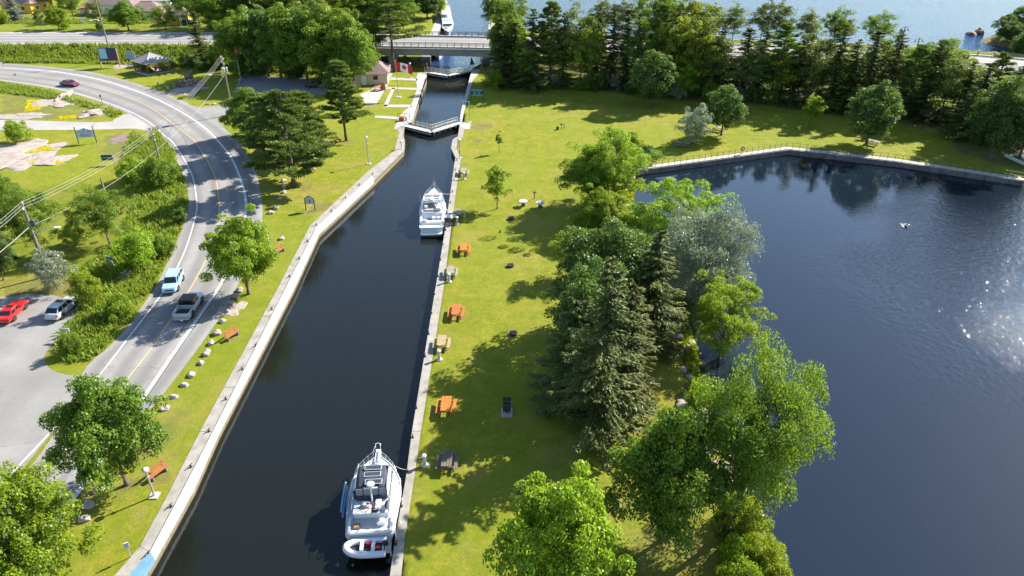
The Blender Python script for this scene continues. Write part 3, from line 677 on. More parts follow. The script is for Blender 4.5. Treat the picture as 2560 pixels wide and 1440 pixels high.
def clump_leaves(rs, cen, rad, per, leaf, aspect=0.62, flat=0.75, up=0.5, droop=0.0):
    """leaves spread on and in round clumps"""
    m = len(cen); idx = np.repeat(np.arange(m), per)
    d = unit(rs.normal(size=(m*per, 3))); d[:, 2] = np.where(d[:, 2] < -0.45, -d[:, 2], d[:, 2])
    rr = rad[idx]*rs.uniform(0.35, 1, m*per)**0.5
    off = d*rr[:, None]; off[:, 2] *= flat
    C = cen[idx]+off
    nrm = unit(d+np.array([0, 0, up])+0.75*rs.normal(size=d.shape))
    L = leaf*rs.uniform(0.65, 1.25, m*per)*0.5
    U, V = leaf_frame(rs, nrm, L, aspect, droop)
    lv = np.clip(rs.uniform(0, 1, m)[idx]*0.45+0.30*d[:, 2]+rs.uniform(0, 1, m*per)**1.5*0.55-0.05, 0, 1)  # leaves on the upper side of each clump painted lighter, as if lit
    return C, U, V, lv
def broad_crown(name, seed, H, R, z0, ncl, per, leaf, mat, gap=0.0, top=0.75, lean=(0, 0), flat=0.75, crad=0.24, aspect=0.62, droop=0.0, lob=0.30, extra=None):
    rs = np.random.RandomState(seed); cz = z0+(H-z0)*0.46; hz = (H-z0)*0.54
    d = unit(rs.normal(size=(ncl*3, 3)))
    f = 1+lob*(np.sin(d[:, 0]*4+seed)*np.cos(d[:, 1]*4.3+seed*2)+0.6*np.sin(d[:, 2]*6+d[:, 0]*5+seed*3))
    rad = rs.uniform(0.30, 1, ncl*3)**0.45*f*0.86
    pz = d[:, 2]*rad; taper = np.where(pz > 0, (1-np.clip(pz, 0, 1)**2*(1-top))**1, 1.0)
    c = np.stack([d[:, 0]*rad*R*taper, d[:, 1]*rad*R*taper, cz+pz*hz], 1)
    keep = (c[:, 2] > z0*0.9)
    if gap > 0: keep &= (np.sin(c[:, 0]*1.7+seed)+np.sin(c[:, 1]*1.9+seed*2)+np.sin(c[:, 2]*2.1+seed*1.5)) > -3+gap*3
    c = c[keep][:ncl]; c[:, 0] += lean[0]*(c[:, 2]/H)**1.5; c[:, 1] += lean[1]*(c[:, 2]/H)**1.5
    cr = R*crad*rs.uniform(0.65, 1.25, len(c))
    C, U, V, lv = clump_leaves(rs, c, cr, per, leaf, aspect, flat, 0.5, droop)
    return quads_mesh(name, C, U, V, lv, mat), c
def limbs(name, seed, H, R, z0, tips, r0, mat='bark', lean=(0, 0), nl=9, multi=1):
    rs = random.Random(seed); mb = MB()
    for mtr in range(multi):
        ox, oy = (rs.uniform(-.3, .3)*(multi > 1), rs.uniform(-.3, .3)*(multi > 1))
        sp = (rs.uniform(-.25, .25)*R*(multi > 1), rs.uniform(-.25, .25)*R*(multi > 1))
        top = H*0.8; pts = []
        for k in range(7):
            t = k/6; pts.append((ox+lean[0]*(t*0.8)**1.5+sp[0]*t+rs.uniform(-.03, .03)*H*0.3*t, oy+lean[1]*(t*0.8)**1.5+sp[1]*t+rs.uniform(-.03, .03)*H*0.3*t, -0.25+t*(top+0.25)))
        mb.path(pts, r0/multi**0.5, 8, r1=r0*0.14)
        mb.path([(pts[0][0], pts[0][1], -0.25), (pts[0][0], pts[0][1], 0.12), (pts[0][0], pts[0][1], 0.5)], r0*1.5/multi**0.5, 8, r1=r0*0.85/multi**0.5)
        for j in range(nl):
            tip = Vector(tips[rs.randrange(len(tips))]); t = rs.uniform(0.28, 0.8); i = min(5, int(t*6)); a = Vector(pts[i]).lerp(Vector(pts[i+1]), t*6-i)
            if tip.z < a.z: tip.z = a.z+0.2*abs(tip.z-a.z)
            mid = a.lerp(tip, 0.5)+Vector((0, 0, -0.06*(tip-a).length))
            mb.path([a, mid, tip], r0*0.42*(1-t*0.6), 5, r1=r0*0.07)
    return mb.mesh(name, mat, True)
def spruce_crown(name, seed, H, R, mat='needle_spruce', z0=0.06, dens=1.0, droop=0.35, nee=0.5, power=0.85):
    rs = np.random.RandomState(seed); Cs, Us, Vs, ls = [], [], [], []
    z = H*z0
    while z < H*0.985:
        t = (z-H*z0)/(H*(1-z0)); r = R*(1-t)**power*(1 if t > 0.06 else 0.75+4*t)
        nb = int(5+4*(1-t)+rs.randint(0, 3))
        for k in range(nb):
            a = rs.uniform(0, 6.283); L = r*rs.uniform(0.72, 1.15)+0.12
            m = max(5, int(L/0.16*dens)); s = (np.arange(m)+rs.uniform(0, 1, m))/m
            dx, dy = math.cos(a), math.sin(a)
            zz = z+rs.uniform(-.15, .15)-droop*L*(s-0.55*s*s)*(1-0.6*t)+0.25*(t > .85)*s
            base = np.stack([dx*s*L, dy*s*L, zz], 1); lvb = rs.uniform(0, 1)
            for side in (-1, 1, 0):
                wv = (1-s*0.75)*L*0.24*rs.uniform(0.3, 1, m)*side
                C = base+np.stack([-dy*wv, dx*wv, -np.abs(wv)*0.30-rs.uniform(0, .10, m)], 1)
                ang = a+side*rs.uniform(0.5, 0.95, m); dirn = np.stack([np.cos(ang), np.sin(ang), -0.28-0.2*rs.uniform(0, 1, m)+0.25*s], 1)
                dirn = unit(dirn); ll = nee*rs.uniform(0.6, 1.15, m)*0.5
                up = unit(np.stack([rs.normal(0, .45, m), rs.normal(0, .45, m), np.ones(m)], 1)); v = unit(np.cross(up, dirn))
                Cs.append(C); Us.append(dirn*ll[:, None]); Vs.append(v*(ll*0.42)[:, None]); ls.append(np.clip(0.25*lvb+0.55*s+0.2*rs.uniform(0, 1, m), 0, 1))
        z += (0.34+0.30*(1-t))*(H/12)**0.35
    return quads_mesh(name, np.concatenate(Cs), np.concatenate(Us), np.concatenate(Vs), np.concatenate(ls), mat, 0.1)
def pine_crown(name, seed, H, R, z0=0.25, nb=60, mat='needle_pine', tuft=0.75, nee=0.40, per=75):
    rs = np.random.RandomState(seed); cen, rad = [], []; tips = []
    for k in range(nb):
        t = (k+rs.uniform(0, 1))/nb; z = H*(z0+(0.98-z0)*t); a = k*2.4+rs.uniform(-.5, .5)
        L = R*(1-t*0.9)**0.7*rs.uniform(0.55, 1.15)*(0.6+0.4*min(1, t*5+.3))
        q = max(2, int(L/(tuft*0.75)))
        for j in range(q):
            s = 0.35+0.65*(j+0.5)/q
            for w in range(2 if s > .5 else 1):
                o = rs.normal(0, 0.16*L*s*0.8)
                cen.append((math.cos(a)*L*s-math.sin(a)*o, math.sin(a)*L*s+math.cos(a)*o, z+0.16*L*s*s+rs.uniform(-.12, .12))); rad.append(tuft*rs.uniform(0.6, 1.1)*(0.75+0.25*(1-t)))
        tips.append((math.cos(a)*L*.9, math.sin(a)*L*.9, z+.1*L))
    cen = np.array(cen); rad = np.array(rad)
    m = len(cen); idx = np.repeat(np.arange(m), per); d = unit(rs.normal(size=(m*per, 3))); d[:, 2] = np.abs(d[:, 2])*0.8+0.05
    off = d*(rad[idx]*rs.uniform(0.2, 1, m*per)**0.6)[:, None]; off[:, 2] *= 0.45
    out = unit(d+0.5*rs.normal(size=d.shape)); L = nee*rs.uniform(0.7, 1.2, m*per)*0.5
    v = unit(np.cross(out, rs.normal(size=d.shape)))
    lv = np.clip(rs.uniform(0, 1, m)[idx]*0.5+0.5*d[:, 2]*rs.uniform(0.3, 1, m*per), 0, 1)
    return quads_mesh(name, cen[idx]+off, out*L[:, None], v*(L*0.30)[:, None], lv, mat, 0.1), tips

PROTO = {}
def proto(key, H, R, crown, trunk): PROTO[key] = (H, R, crown, trunk)
def P_broad(key, seed, H, R, z0, ncl, per, leaf, mat, r0=0.22, bark='bark', lean=(0, 0), nl=10, multi=1, **kw):
    cm, tips = broad_crown('crown', seed, H, R, z0, ncl, per, leaf, mat, lean=lean, **kw)
    proto(key, H, R, cm, limbs('trunk', seed, H, R, z0, tips, r0, bark, lean, nl, multi))
def P_spruce(key, seed, H, R, r0=0.2, **kw):
    cm = spruce_crown('crown', seed, H, R, **kw); mb = MB(); mb.path([(0, 0, -0.3), (0.02, 0, H*0.3), (0, .02, H*0.7), (0, 0, H*0.97)], r0, 8, r1=0.03)
    proto(key, H, R, cm, mb.mesh('trunk', 'bark', True))
def P_pine(key, seed, H, R, r0=0.25, **kw):
    cm, tips = pine_crown('crown', seed, H, R, **kw); mb = MB(); mb.path([(0, 0, -0.3), (0.1, 0.05, H*0.3), (0.02, .1, H*0.7), (0, 0, H*0.96)], r0, 8, r1=0.04)
    for tp in tips:
        mb.path([(0, 0, tp[2]-0.12*math.hypot(tp[0], tp[1])), (tp[0]*.5, tp[1]*.5, tp[2]-.06), tp], r0*0.22, 5, r1=0.02)
    proto(key, H, R, cm, mb.mesh('trunk', 'bark_pine', True))
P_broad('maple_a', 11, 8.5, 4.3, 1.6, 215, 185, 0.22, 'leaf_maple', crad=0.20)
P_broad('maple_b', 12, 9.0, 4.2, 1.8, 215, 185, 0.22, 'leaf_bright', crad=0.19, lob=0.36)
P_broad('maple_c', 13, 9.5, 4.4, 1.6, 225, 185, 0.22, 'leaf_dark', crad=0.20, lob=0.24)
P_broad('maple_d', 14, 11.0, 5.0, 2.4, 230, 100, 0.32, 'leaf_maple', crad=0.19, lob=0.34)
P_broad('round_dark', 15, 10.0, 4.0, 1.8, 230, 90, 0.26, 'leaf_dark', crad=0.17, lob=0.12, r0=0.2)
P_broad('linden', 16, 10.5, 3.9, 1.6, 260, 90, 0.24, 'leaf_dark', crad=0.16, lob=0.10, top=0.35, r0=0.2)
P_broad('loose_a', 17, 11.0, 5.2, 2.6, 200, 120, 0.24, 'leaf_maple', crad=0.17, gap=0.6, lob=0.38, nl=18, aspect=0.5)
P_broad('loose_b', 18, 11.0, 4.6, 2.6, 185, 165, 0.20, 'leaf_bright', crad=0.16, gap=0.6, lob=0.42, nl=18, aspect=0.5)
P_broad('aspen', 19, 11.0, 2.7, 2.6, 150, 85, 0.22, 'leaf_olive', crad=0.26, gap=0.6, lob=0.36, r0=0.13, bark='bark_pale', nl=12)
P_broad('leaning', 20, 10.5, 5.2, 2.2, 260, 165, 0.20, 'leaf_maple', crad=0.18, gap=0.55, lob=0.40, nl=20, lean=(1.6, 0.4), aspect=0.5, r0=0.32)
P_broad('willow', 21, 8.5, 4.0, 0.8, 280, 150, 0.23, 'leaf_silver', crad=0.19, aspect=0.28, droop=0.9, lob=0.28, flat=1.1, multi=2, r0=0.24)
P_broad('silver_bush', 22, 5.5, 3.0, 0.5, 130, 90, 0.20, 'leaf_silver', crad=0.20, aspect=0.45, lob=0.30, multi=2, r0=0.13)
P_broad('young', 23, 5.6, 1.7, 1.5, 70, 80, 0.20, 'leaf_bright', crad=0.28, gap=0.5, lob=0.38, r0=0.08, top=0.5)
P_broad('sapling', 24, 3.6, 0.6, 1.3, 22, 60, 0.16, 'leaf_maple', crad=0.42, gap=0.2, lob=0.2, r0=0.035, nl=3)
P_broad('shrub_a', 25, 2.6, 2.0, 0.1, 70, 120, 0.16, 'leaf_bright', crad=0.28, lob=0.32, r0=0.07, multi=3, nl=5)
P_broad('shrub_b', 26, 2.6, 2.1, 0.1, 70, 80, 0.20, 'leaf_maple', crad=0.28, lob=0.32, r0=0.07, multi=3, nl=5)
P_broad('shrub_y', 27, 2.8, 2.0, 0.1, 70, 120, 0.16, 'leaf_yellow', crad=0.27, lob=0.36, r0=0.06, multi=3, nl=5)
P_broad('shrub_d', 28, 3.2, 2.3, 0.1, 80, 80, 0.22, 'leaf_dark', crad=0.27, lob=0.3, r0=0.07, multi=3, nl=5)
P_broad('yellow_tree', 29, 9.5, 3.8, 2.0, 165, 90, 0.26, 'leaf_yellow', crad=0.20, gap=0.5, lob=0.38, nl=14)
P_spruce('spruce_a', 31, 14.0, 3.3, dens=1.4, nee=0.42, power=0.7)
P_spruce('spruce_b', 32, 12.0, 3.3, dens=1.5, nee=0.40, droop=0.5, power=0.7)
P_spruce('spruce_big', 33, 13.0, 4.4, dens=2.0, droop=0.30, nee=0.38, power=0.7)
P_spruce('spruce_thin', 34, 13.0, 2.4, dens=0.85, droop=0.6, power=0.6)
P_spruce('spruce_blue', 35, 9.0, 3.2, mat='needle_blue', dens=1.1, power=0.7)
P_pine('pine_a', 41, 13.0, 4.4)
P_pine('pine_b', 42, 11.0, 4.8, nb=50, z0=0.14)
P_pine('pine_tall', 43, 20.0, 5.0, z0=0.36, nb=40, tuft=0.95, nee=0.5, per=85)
KIND = {'maple_a': 'maple_tree', 'maple_b': 'maple_tree', 'maple_c': 'maple_tree', 'maple_d': 'maple_tree', 'round_dark': 'maple_tree', 'linden': 'linden_tree', 'loose_a': 'ash_tree', 'loose_b': 'ash_tree', 'aspen': 'aspen_tree', 'leaning': 'elm_tree', 'willow': 'willow_tree', 'silver_bush': 'olive_shrub', 'young': 'young_tree', 'sapling': 'sapling', 'shrub_a': 'shrub', 'shrub_b': 'shrub', 'shrub_y': 'shrub', 'shrub_d': 'shrub', 'yellow_tree': 'birch_tree', 'spruce_a': 'spruce_tree', 'spruce_b': 'spruce_tree', 'spruce_big': 'spruce_tree', 'spruce_thin': 'spruce_tree', 'spruce_blue': 'spruce_tree', 'pine_a': 'pine_tree', 'pine_b': 'pine_tree', 'pine_tall': 'pine_tree'}
TRND = random.Random(77)
def plant(key, loc, H, R, label, group=None, rz=None):
    H0, R0, cm, tm = PROTO[key]
    r = thing(KIND[key], label, 'shrub' if 'shrub' in KIND[key] else 'tree', loc, TRND.uniform(0, 6.28) if rz is None else rz, group)
    r.scale = (R/R0, R/R0, H/H0)
    for nm, me in (('trunk', tm), ('crown', cm)):
        o = bpy.data.objects.new(nm, me); COL.objects.link(o); o.parent = r
    return r
def tree(key, bx, by, ty, wpx, label, group=None, rz=None, z0=None):
    """foot at photo point (bx,by), top at row ty, crown wpx wide"""
    p = G(bx, by, 0.0)
    z = gz(p.x, p.y) if z0 is None else z0
    for _ in range(3):
        p = G(bx, by, z); z = gz(p.x, p.y) if z0 is None else z0
    H = HT(bx, by, ty, z)
    R = wpx/2*MPP(by-(by-ty)*0.5*0.6, z)*0.97
    return plant(key, (p.x, p.y, z-0.03), H, R, label, group, rz)
BELT = {'spruce_a': 'narrow dark spruce in the tree belt below the highway', 'spruce_thin': 'thin ragged spruce in the tree belt below the highway', 'spruce_b': 'broad drooping spruce in the tree belt below the highway', 'pine_a': 'loose layered pine in the tree belt below the highway', 'pine_b': 'low spreading pine at the footbridge end of the tree belt', 'aspen': 'slim olive green tree in the tree belt below the highway', 'maple_c': 'dark leafy tree at the footbridge end of the tree belt',
        'maple_a': 'full green leafy tree in the tree belt below the highway', 'loose_b': 'bright open leafy tree in the tree belt near the bridge', 'yellow_tree': 'yellow green tree in the tree belt below the highway', 'loose_a': 'open green leafy tree in the tree belt below the highway', 'maple_d': 'large spreading leafy tree in the tree belt below the highway'}
WOODL = {'maple_d': 'large spreading leafy tree', 'maple_a': 'full rounded leafy tree', 'maple_c': 'dark dense leafy tree', 'loose_a': 'open airy leafy tree', 'aspen': 'slender olive green tree', 'yellow_tree': 'yellow green leafy tree', 'spruce_thin': 'thin ragged spruce'}
# ---------------------------------------------------------------- trees, one by one
# left bank and road side
tree('maple_a', 318, 1212, 955, 232, 'full green maple tree overhanging the road bend beside a bench and lamp post', rz=1.0)
tree('maple_b', 95, 1500, 1195, 300, 'bright green maple tree at the road edge with boulders below it')
tree('maple_b', 622, 735, 530, 168, 'bright green ash tree leaning over the road opposite the two moving cars', rz=2.2)
g = 'pines between the road and the lock lawn'
tree('pine_b', 735, 468, 222, 225, 'broad pine with tall bare trunk next to the roadside boulders', rz=0.4)
tree('pine_a', 700, 400, 228, 170, 'pine crowding among other pines by the lock lawn', g)
tree('pine_a', 770, 390, 225, 160, 'pine crowding among other pines by the lock lawn', g)
tree('pine_b', 660, 380, 232, 150, 'pine crowding among other pines by the lock lawn', g)
tree('maple_a', 640, 345, 225, 130, 'leafy maple growing at the road side of the pine clump')
tree('pine_a', 866, 352, 148, 135, 'tall layered pine on the lawn behind the lockhouse yard', rz=2.0)
tree('pine_tall', 985, 181, -45, 150, 'very tall pine with bare trunk standing beside the lockhouse bench', rz=1.2)
tree('spruce_thin', 508, 158, 22, 70, 'thin scraggly spruce in front of the highway near the stone feature')
# dark wood between the parking place and the highway
g = 'trees of the wood behind the lock parking place'
for bx, by, ty, w, k in ((630, 172, 10, 130, 'maple_d'), (700, 176, 22, 130, 'maple_a'), (765, 178, 8, 140, 'maple_d'), (840, 176, -8, 140, 'maple_d'), (880, 168, 15, 110, 'maple_a'), (600, 150, 5, 90, 'loose_a'), (665, 150, -12, 110, 'maple_c'), (735, 150, -25, 120, 'maple_d'), (800, 150, -28, 120, 'maple_c'), (900, 140, -10, 90, 'maple_d')):
    tree(k, bx, by, ty, w, WOODL[k]+' in the dense wood behind the lock parking place', g)
g = 'trees beyond the highway left of the canal'
for bx, by, ty, w, k in ((560, 70, -35, 120, 'maple_d'), (640, 66, -50, 120, 'maple_c'), (720, 66, -60, 120, 'maple_d'), (800, 68, -60, 110, 'loose_a'), (880, 70, -50, 110, 'maple_d'), (945, 72, -30, 90, 'maple_a'), (1010, 76, -20, 90, 'loose_a'), (1068, 46, -40, 90, 'maple_c'), (1035, 40, -45, 90, 'maple_c'), (985, 50, -60, 100, 'maple_d')):
    tree(k, bx, by, ty, w, WOODL[k]+' beyond the highway beside the upper canal', g)
tree('shrub_a', 1098, 42, -12, 40, 'bright green bush at the corner of the upper canal quay')
for bx, by, ty, w in ((740, 184, 150, 70), (650, 186, 160, 60), (840, 188, 155, 70), (900, 150, 120, 60)):
    tree('shrub_d', bx, by, ty, w, 'dark bush under the wood behind the lock parking place', 'bushes at the foot of the wood')
tree('shrub_a', 820, 205, 176, 45, 'bright bush beside the dark green pickup truck')
# house side of the highway
for a in (('spruce_blue', 40, 52, -35, 56, 'grey blue spruce beside the yellow house with a brown roof'), ('maple_b', 148, 74, 12, 56, 'bright round maple at the edge of the gravel yard'), ('aspen', 104, 72, 18, 26, 'thin sparse young tree on the verge beside the gravel yard'), ('loose_a', 186, 52, -25, 55, 'grey green tree behind the red and white boat on the lawn'),
          ('aspen', 248, 72, 0, 50, 'sparse crooked tree on the lawn beside the street light'), ('maple_a', 322, 76, 5, 90, 'dense tree on the highway verge hiding the brown roofed house'), ('loose_a', 415, 74, 10, 70, 'dense tree on the highway verge next to the yellow warning sign'),
          ('loose_a', 500, 66, -30, 100, 'dark open tree on the verge beside the white flag poles'), ('maple_c', 470, 30, -40, 80, 'dark tree behind the yellow cottage at the dock'), ('loose_a', 120, 22, -60, 90, 'dark tree behind the gravel yard'), ('maple_c', 175, 18, -60, 90, 'dark tree behind the boat on the lawn'), ('shrub_a', 5, 60, 24, 40, 'green bush at the highway verge below the blue spruce'), ('shrub_b', 545, 72, 30, 60, 'bush on the highway verge in front of the docks'),
          ('shrub_a', 165, 72, 55, 26, 'small bright bush under the round maple'), ('shrub_b', 250, 74, 58, 22, 'small bush at the foot of the crooked tree')):
    tree(*a)
g = 'bushes on the highway slope'
for bx, by, ty, w, k in ((545, 172, 120, 60, 'shrub_b'), (570, 168, 112, 55, 'shrub_a'), (470, 165, 130, 45, 'shrub_d'), (515, 176, 138, 50, 'shrub_d'), (352, 142, 118, 40, 'shrub_d'), (600, 160, 115, 60, 'shrub_b'), (420, 150, 128, 40, 'shrub_b')):
    tree(k, bx, by, ty, w, {'shrub_a': 'bright leafy bush', 'shrub_b': 'mid green leafy bush', 'shrub_d': 'dark leafy bush'}[k]+' on the slope below the highway', g)
# left yard inside the bend
for a in (('shrub_a', 46, 356, 300, 62, 'round green bush on the lawn below the gravel driveway'), ('loose_a', 100, 640, 470, 160, 'dark loose tree beside the leaning utility pole'), ('loose_a', 275, 612, 470, 150, 'dark loose tree in the middle of the long grass'), ('maple_a', 25, 560, 440, 110, 'dark tree at the edge of the yellow flowered rock'),
          ('shrub_a', 355, 672, 578, 110, 'large bright bush behind the white keyhole shaped sign'), ('silver_bush', 140, 722, 625, 95, 'dense grey green bush at the foot of the leaning utility pole'), ('shrub_y', 225, 765, 672, 70, 'yellowish bush at the corner of the car park'), ('shrub_b', 400, 468, 395, 90, 'low leafy thicket round the road side utility pole'),
          ('shrub_a', 340, 450, 395, 95, 'low bright thicket beside the dark green notice board'), ('shrub_b', 410, 640, 590, 60, 'bush in the long grass at the inside of the road bend'), ('shrub_a', 300, 790, 735, 80, 'bright bush in the long grass beside the blue car'), ('shrub_b', 180, 885, 835, 55, 'dark low bush behind the small white parking sign'), ('maple_c', 10, 700, 560, 90, 'dark tree shading the car park entrance'), ('shrub_d', 455, 560, 520, 40, 'dark bush on the road side bank'), ('shrub_y', 190, 610, 560, 60, 'small yellow bush under the dark loose tree')):
    tree(*a)
# saplings and young trees on the picnic lawn
tree('sapling', 1248, 381, 326, 18, 'slender staked sapling alone on the lawn near the lower lock gate')
tree('young', 1243, 522, 412, 66, 'young leafy tree between the pedestals and the round tables')
tree('sapling', 1250, 592, 572, 6, 'tiny bare sapling near the orange picnic table')
tree('young', 2022, 318, 236, 52, 'young bright tree in front of the dark conifers by the dam')
tree('shrub_a', 1240, 222, 172, 44, 'small bushy tree in the shade by the upper lock gate')
# clump at the head of the bay
for a in (('loose_b', 1530, 525, 315, 185, 'bright leafy tree at the head of the bay beside the dam wall', None, 0.5), ('maple_a', 1478, 515, 375, 150, 'dark rounded tree on the lawn side of the bay clump'), ('maple_b', 1562, 400, 325, 90, 'bright tree top rising behind the bay clump'), ('shrub_d', 1620, 405, 365, 60, 'dark shrub where the dam wall meets the lawn'),
          ('shrub_a', 1545, 600, 530, 110, 'bright shrub on the bay shore below the clump'), ('shrub_y', 1560, 640, 565, 110, 'yellow green shrub on the bay shore in front of the willow'), ('yellow_tree', 1425, 690, 570, 105, 'yellow green tree peeping out beside the dark maple'), ('shrub_b', 1605, 560, 520, 60, 'green shrub at the rocky edge of the bay')):
    tree(*a)
tree('maple_b', 1500, 590, 470, 130, 'bright low tree filling the middle of the bay clump')
tree('shrub_a', 1470, 600, 535, 100, 'bright shrub on the lawn side of the bay clump')
tree('shrub_a', 1590, 620, 545, 95, 'green shrub between the bay clump and the willow')
# peninsula trees
tree('loose_b', 1690, 660, 440, 215, 'open bright tree spreading over the bay behind the silver willow', None, 1.1)
tree('willow', 1735, 770, 520, 245, 'silvery grey willow hanging over the bay')
tree('maple_c', 1510, 830, 555, 255, 'big dark round maple on the picnic lawn')
tree('spruce_a', 1620, 870, 572, 200, 'spruce with bare lower trunk between the maple and the bay')
tree('spruce_big', 1495, 1090, 645, 260, 'large dark spruce shading the black grill on the lawn')
tree('spruce_b', 1555, 1020, 695, 215, 'lighter spruce grown into the large dark spruce')
tree('spruce_b', 1425, 1000, 740, 215, 'low dark spruce on the lawn side of the large spruce')
tree('loose_b', 1795, 915, 690, 185, 'bright leafy tree on the shore beyond the sunny glade')
tree('leaning', 1825, 1330, 890, 285, 'big elm leaning from the rocky shore out over the bay', None, 0.15)
tree('maple_a', 1655, 1350, 1040, 270, 'broad green maple behind the sunny glade with pale leaves')
tree('maple_b', 1400, 1570, 1175, 285, 'bright lime green maple on the lawn opposite the white yacht', None, 0.7)
tree('maple_c', 1480, 940, 650, 210, 'dark leafy tree squeezed between the round maple and the large spruce')
tree('shrub_b', 1700, 800, 740, 90, 'green bush under the willow at the shore')
tree('shrub_a', 1745, 1030, 960, 70, 'green bush on the shore at the glade edge')
tree('shrub_b', 1556, 1470, 1380, 80, 'small green bush beside the lime green maple')
tree('shrub_y', 1730, 985, 945, 40, 'low bush at the edge of the sunny glade')
g = 'ground bushes along the rocky shore'
for bx, by, ty, w, k in ((1840, 1300, 1235, 90, 'shrub_a'), (1870, 1360, 1290, 100, 'shrub_y'), (1900, 1440, 1350, 110, 'shrub_y'), (1830, 1420, 1345, 90, 'shrub_a'), (1850, 1500, 1410, 110, 'shrub_a'), (1930, 1500, 1420, 100, 'shrub_y')):
    tree(k, bx, by, ty, w, ('low bright green bush' if k == 'shrub_a' else 'low yellow green bush')+' in the thicket along the rocky shore', g)
# single trees in front of the tree belt
tree('round_dark', 1625, 268, 122, 122, 'dense dark maple with a long shadow on the park lawn', None, 0.3)
tree('young', 1713, 252, 160, 54, 'slim pale trunked tree between the dense dark maple and the conifers')
tree('round_dark', 1803, 338, 208, 106, 'dense round maple with a wooden picnic table under it', None, 2.0)
tree('silver_bush', 1735, 362, 262, 84, 'grey green olive bush beside the dense round maple')
tree('linden', 2165, 362, 196, 138, 'dense egg shaped linden by the dam railing')
# tree belt along the highway slope, back row to front row
rb = random.Random(5)
g1, g2, g3 = 'conifers of the tree belt', 'leafy trees of the tree belt', 'bushes at the foot of the tree belt'
belt = [(1255, 190, 20, 75), (1290, 200, 45, 70), (1330, 196, 0, 85), (1375, 205, -5, 80), (1405, 215, 30, 65), (1450, 206, 5, 80), (1490, 216, 15, 75), (1525, 220, 10, 70), (1560, 214, 20, 75), (1585, 228, 30, 60), (1640, 215, 0, 85), (1680, 224, 10, 80), (1720, 226, 25, 80), (1760, 232, 45, 80), (1790, 240, 60, 75), (1850, 242, 70, 85), (1890, 250, 50, 75), (1935, 256, 55, 90), (1980, 262, 85, 80), (2020, 266, 70, 80), (2070, 272, 55, 90), (2110, 278, 95, 85), (2150, 284, 75, 85), (2205, 290, 70, 80), (2260, 292, 110, 85), (2300, 300, 100, 95), (2345, 306, 120, 90), (2390, 312, 150, 90), (2450, 330, 130, 95), (2500, 350, 160, 110), (2550, 372, 140, 120), (2420, 350, 165, 110), (2475, 395, 190, 120), (2545, 400, 200, 110)]
for i, (bx, by, ty, w) in enumerate(belt):
    k = ['spruce_a', 'spruce_thin', 'spruce_b', 'pine_a', 'spruce_a', 'aspen', 'spruce_b'][i % 7]
    if bx > 2400: k = ['pine_a', 'spruce_b', 'maple_c', 'pine_b', 'spruce_a'][i % 5]
    con = 'spruce' in k or 'pine' in k
    tree(k, bx, by, ty, w*(1.35 if con else 1.25), BELT[k], g1 if con else g2)
for bx, by, ty, w, k in ((1270, 150, -15, 80, 'maple_a'), (1310, 165, 50, 60, 'loose_b'), (1400, 165, 20, 60, 'aspen'), (1470, 168, 5, 70, 'yellow_tree'), (1610, 170, -5, 90, 'loose_a'), (1690, 180, 0, 90, 'yellow_tree'), (1740, 185, 10, 90, 'yellow_tree'), (1780, 190, 25, 70, 'aspen'), (1870, 205, 80, 80, 'aspen'), (1955, 215, 90, 110, 'yellow_tree'), (2030, 225, 120, 90, 'loose_a'), (2100, 235, 110, 90, 'yellow_tree'), (2180, 240, 100, 100, 'maple_a'), (2270, 245, 105, 110, 'maple_d'), (2330, 260, 105, 100, 'maple_a'), (2380, 270, 140, 90, 'yellow_tree')):
    tree(k, bx, by, ty, w*1.15, BELT[k], g2)
for i in range(34):
    t = i/33; bx = 1262+t*1290; by = 205+ (bx-1262)*0.085+(bx > 2300)*(bx-2300)*0.12+rb.uniform(-4, 6)
    tree(['shrub_d', 'shrub_b', 'shrub_d', 'silver_bush'][i % 4], bx, by, by-rb.uniform(28, 52), rb.uniform(40, 62), ['dark bush', 'mid green bush', 'dark bush', 'grey green bush'][i % 4]+' in the undergrowth at the edge of the tree belt', g3)
# shore trees beyond the highway
g = 'trees on the lake shore beyond the highway'
for bx, by, ty, w, k in ((1240, 72, -20, 70, 'maple_d'), (1290, 74, -10, 70, 'loose_a'), (1500, 90, -5, 60, 'aspen'), (1545, 92, 0, 60, 'aspen'), (1600, 94, -15, 70, 'loose_a'), (1660, 96, -20, 80, 'maple_d'), (1720, 100, -10, 80, 'yellow_tree'), (1770, 102, 5, 80, 'yellow_tree'), (1830, 104, 10, 60, 'aspen'), (1900, 108, 0, 62, 'aspen'), (1945, 110, 2, 60, 'aspen'), (2010, 112, 25, 60, 'aspen'), (2080, 116, 20, 80, 'loose_a'), (2100, 116, 40, 50, 'aspen'), (2185, 120, 30, 85, 'loose_a'), (2240, 124, 72, 34, 'spruce_thin')):
    tree(k, bx, by, ty, w, WOODL[k]+' on the lake shore beyond the highway', g)
g = 'trees on the little island'
for bx, by, ty, w in ((2500, 118, 60, 60), (2540, 116, 38, 80), (2580, 122, 40, 80), (2520, 126, 70, 70), (2560, 130, 62, 70)):
    p = G(bx, by, -0.5)
    tree('maple_c' if w > 65 else 'shrub_d', bx, by, ty, w, 'leafy tree on the little rocky island in the lake', g)
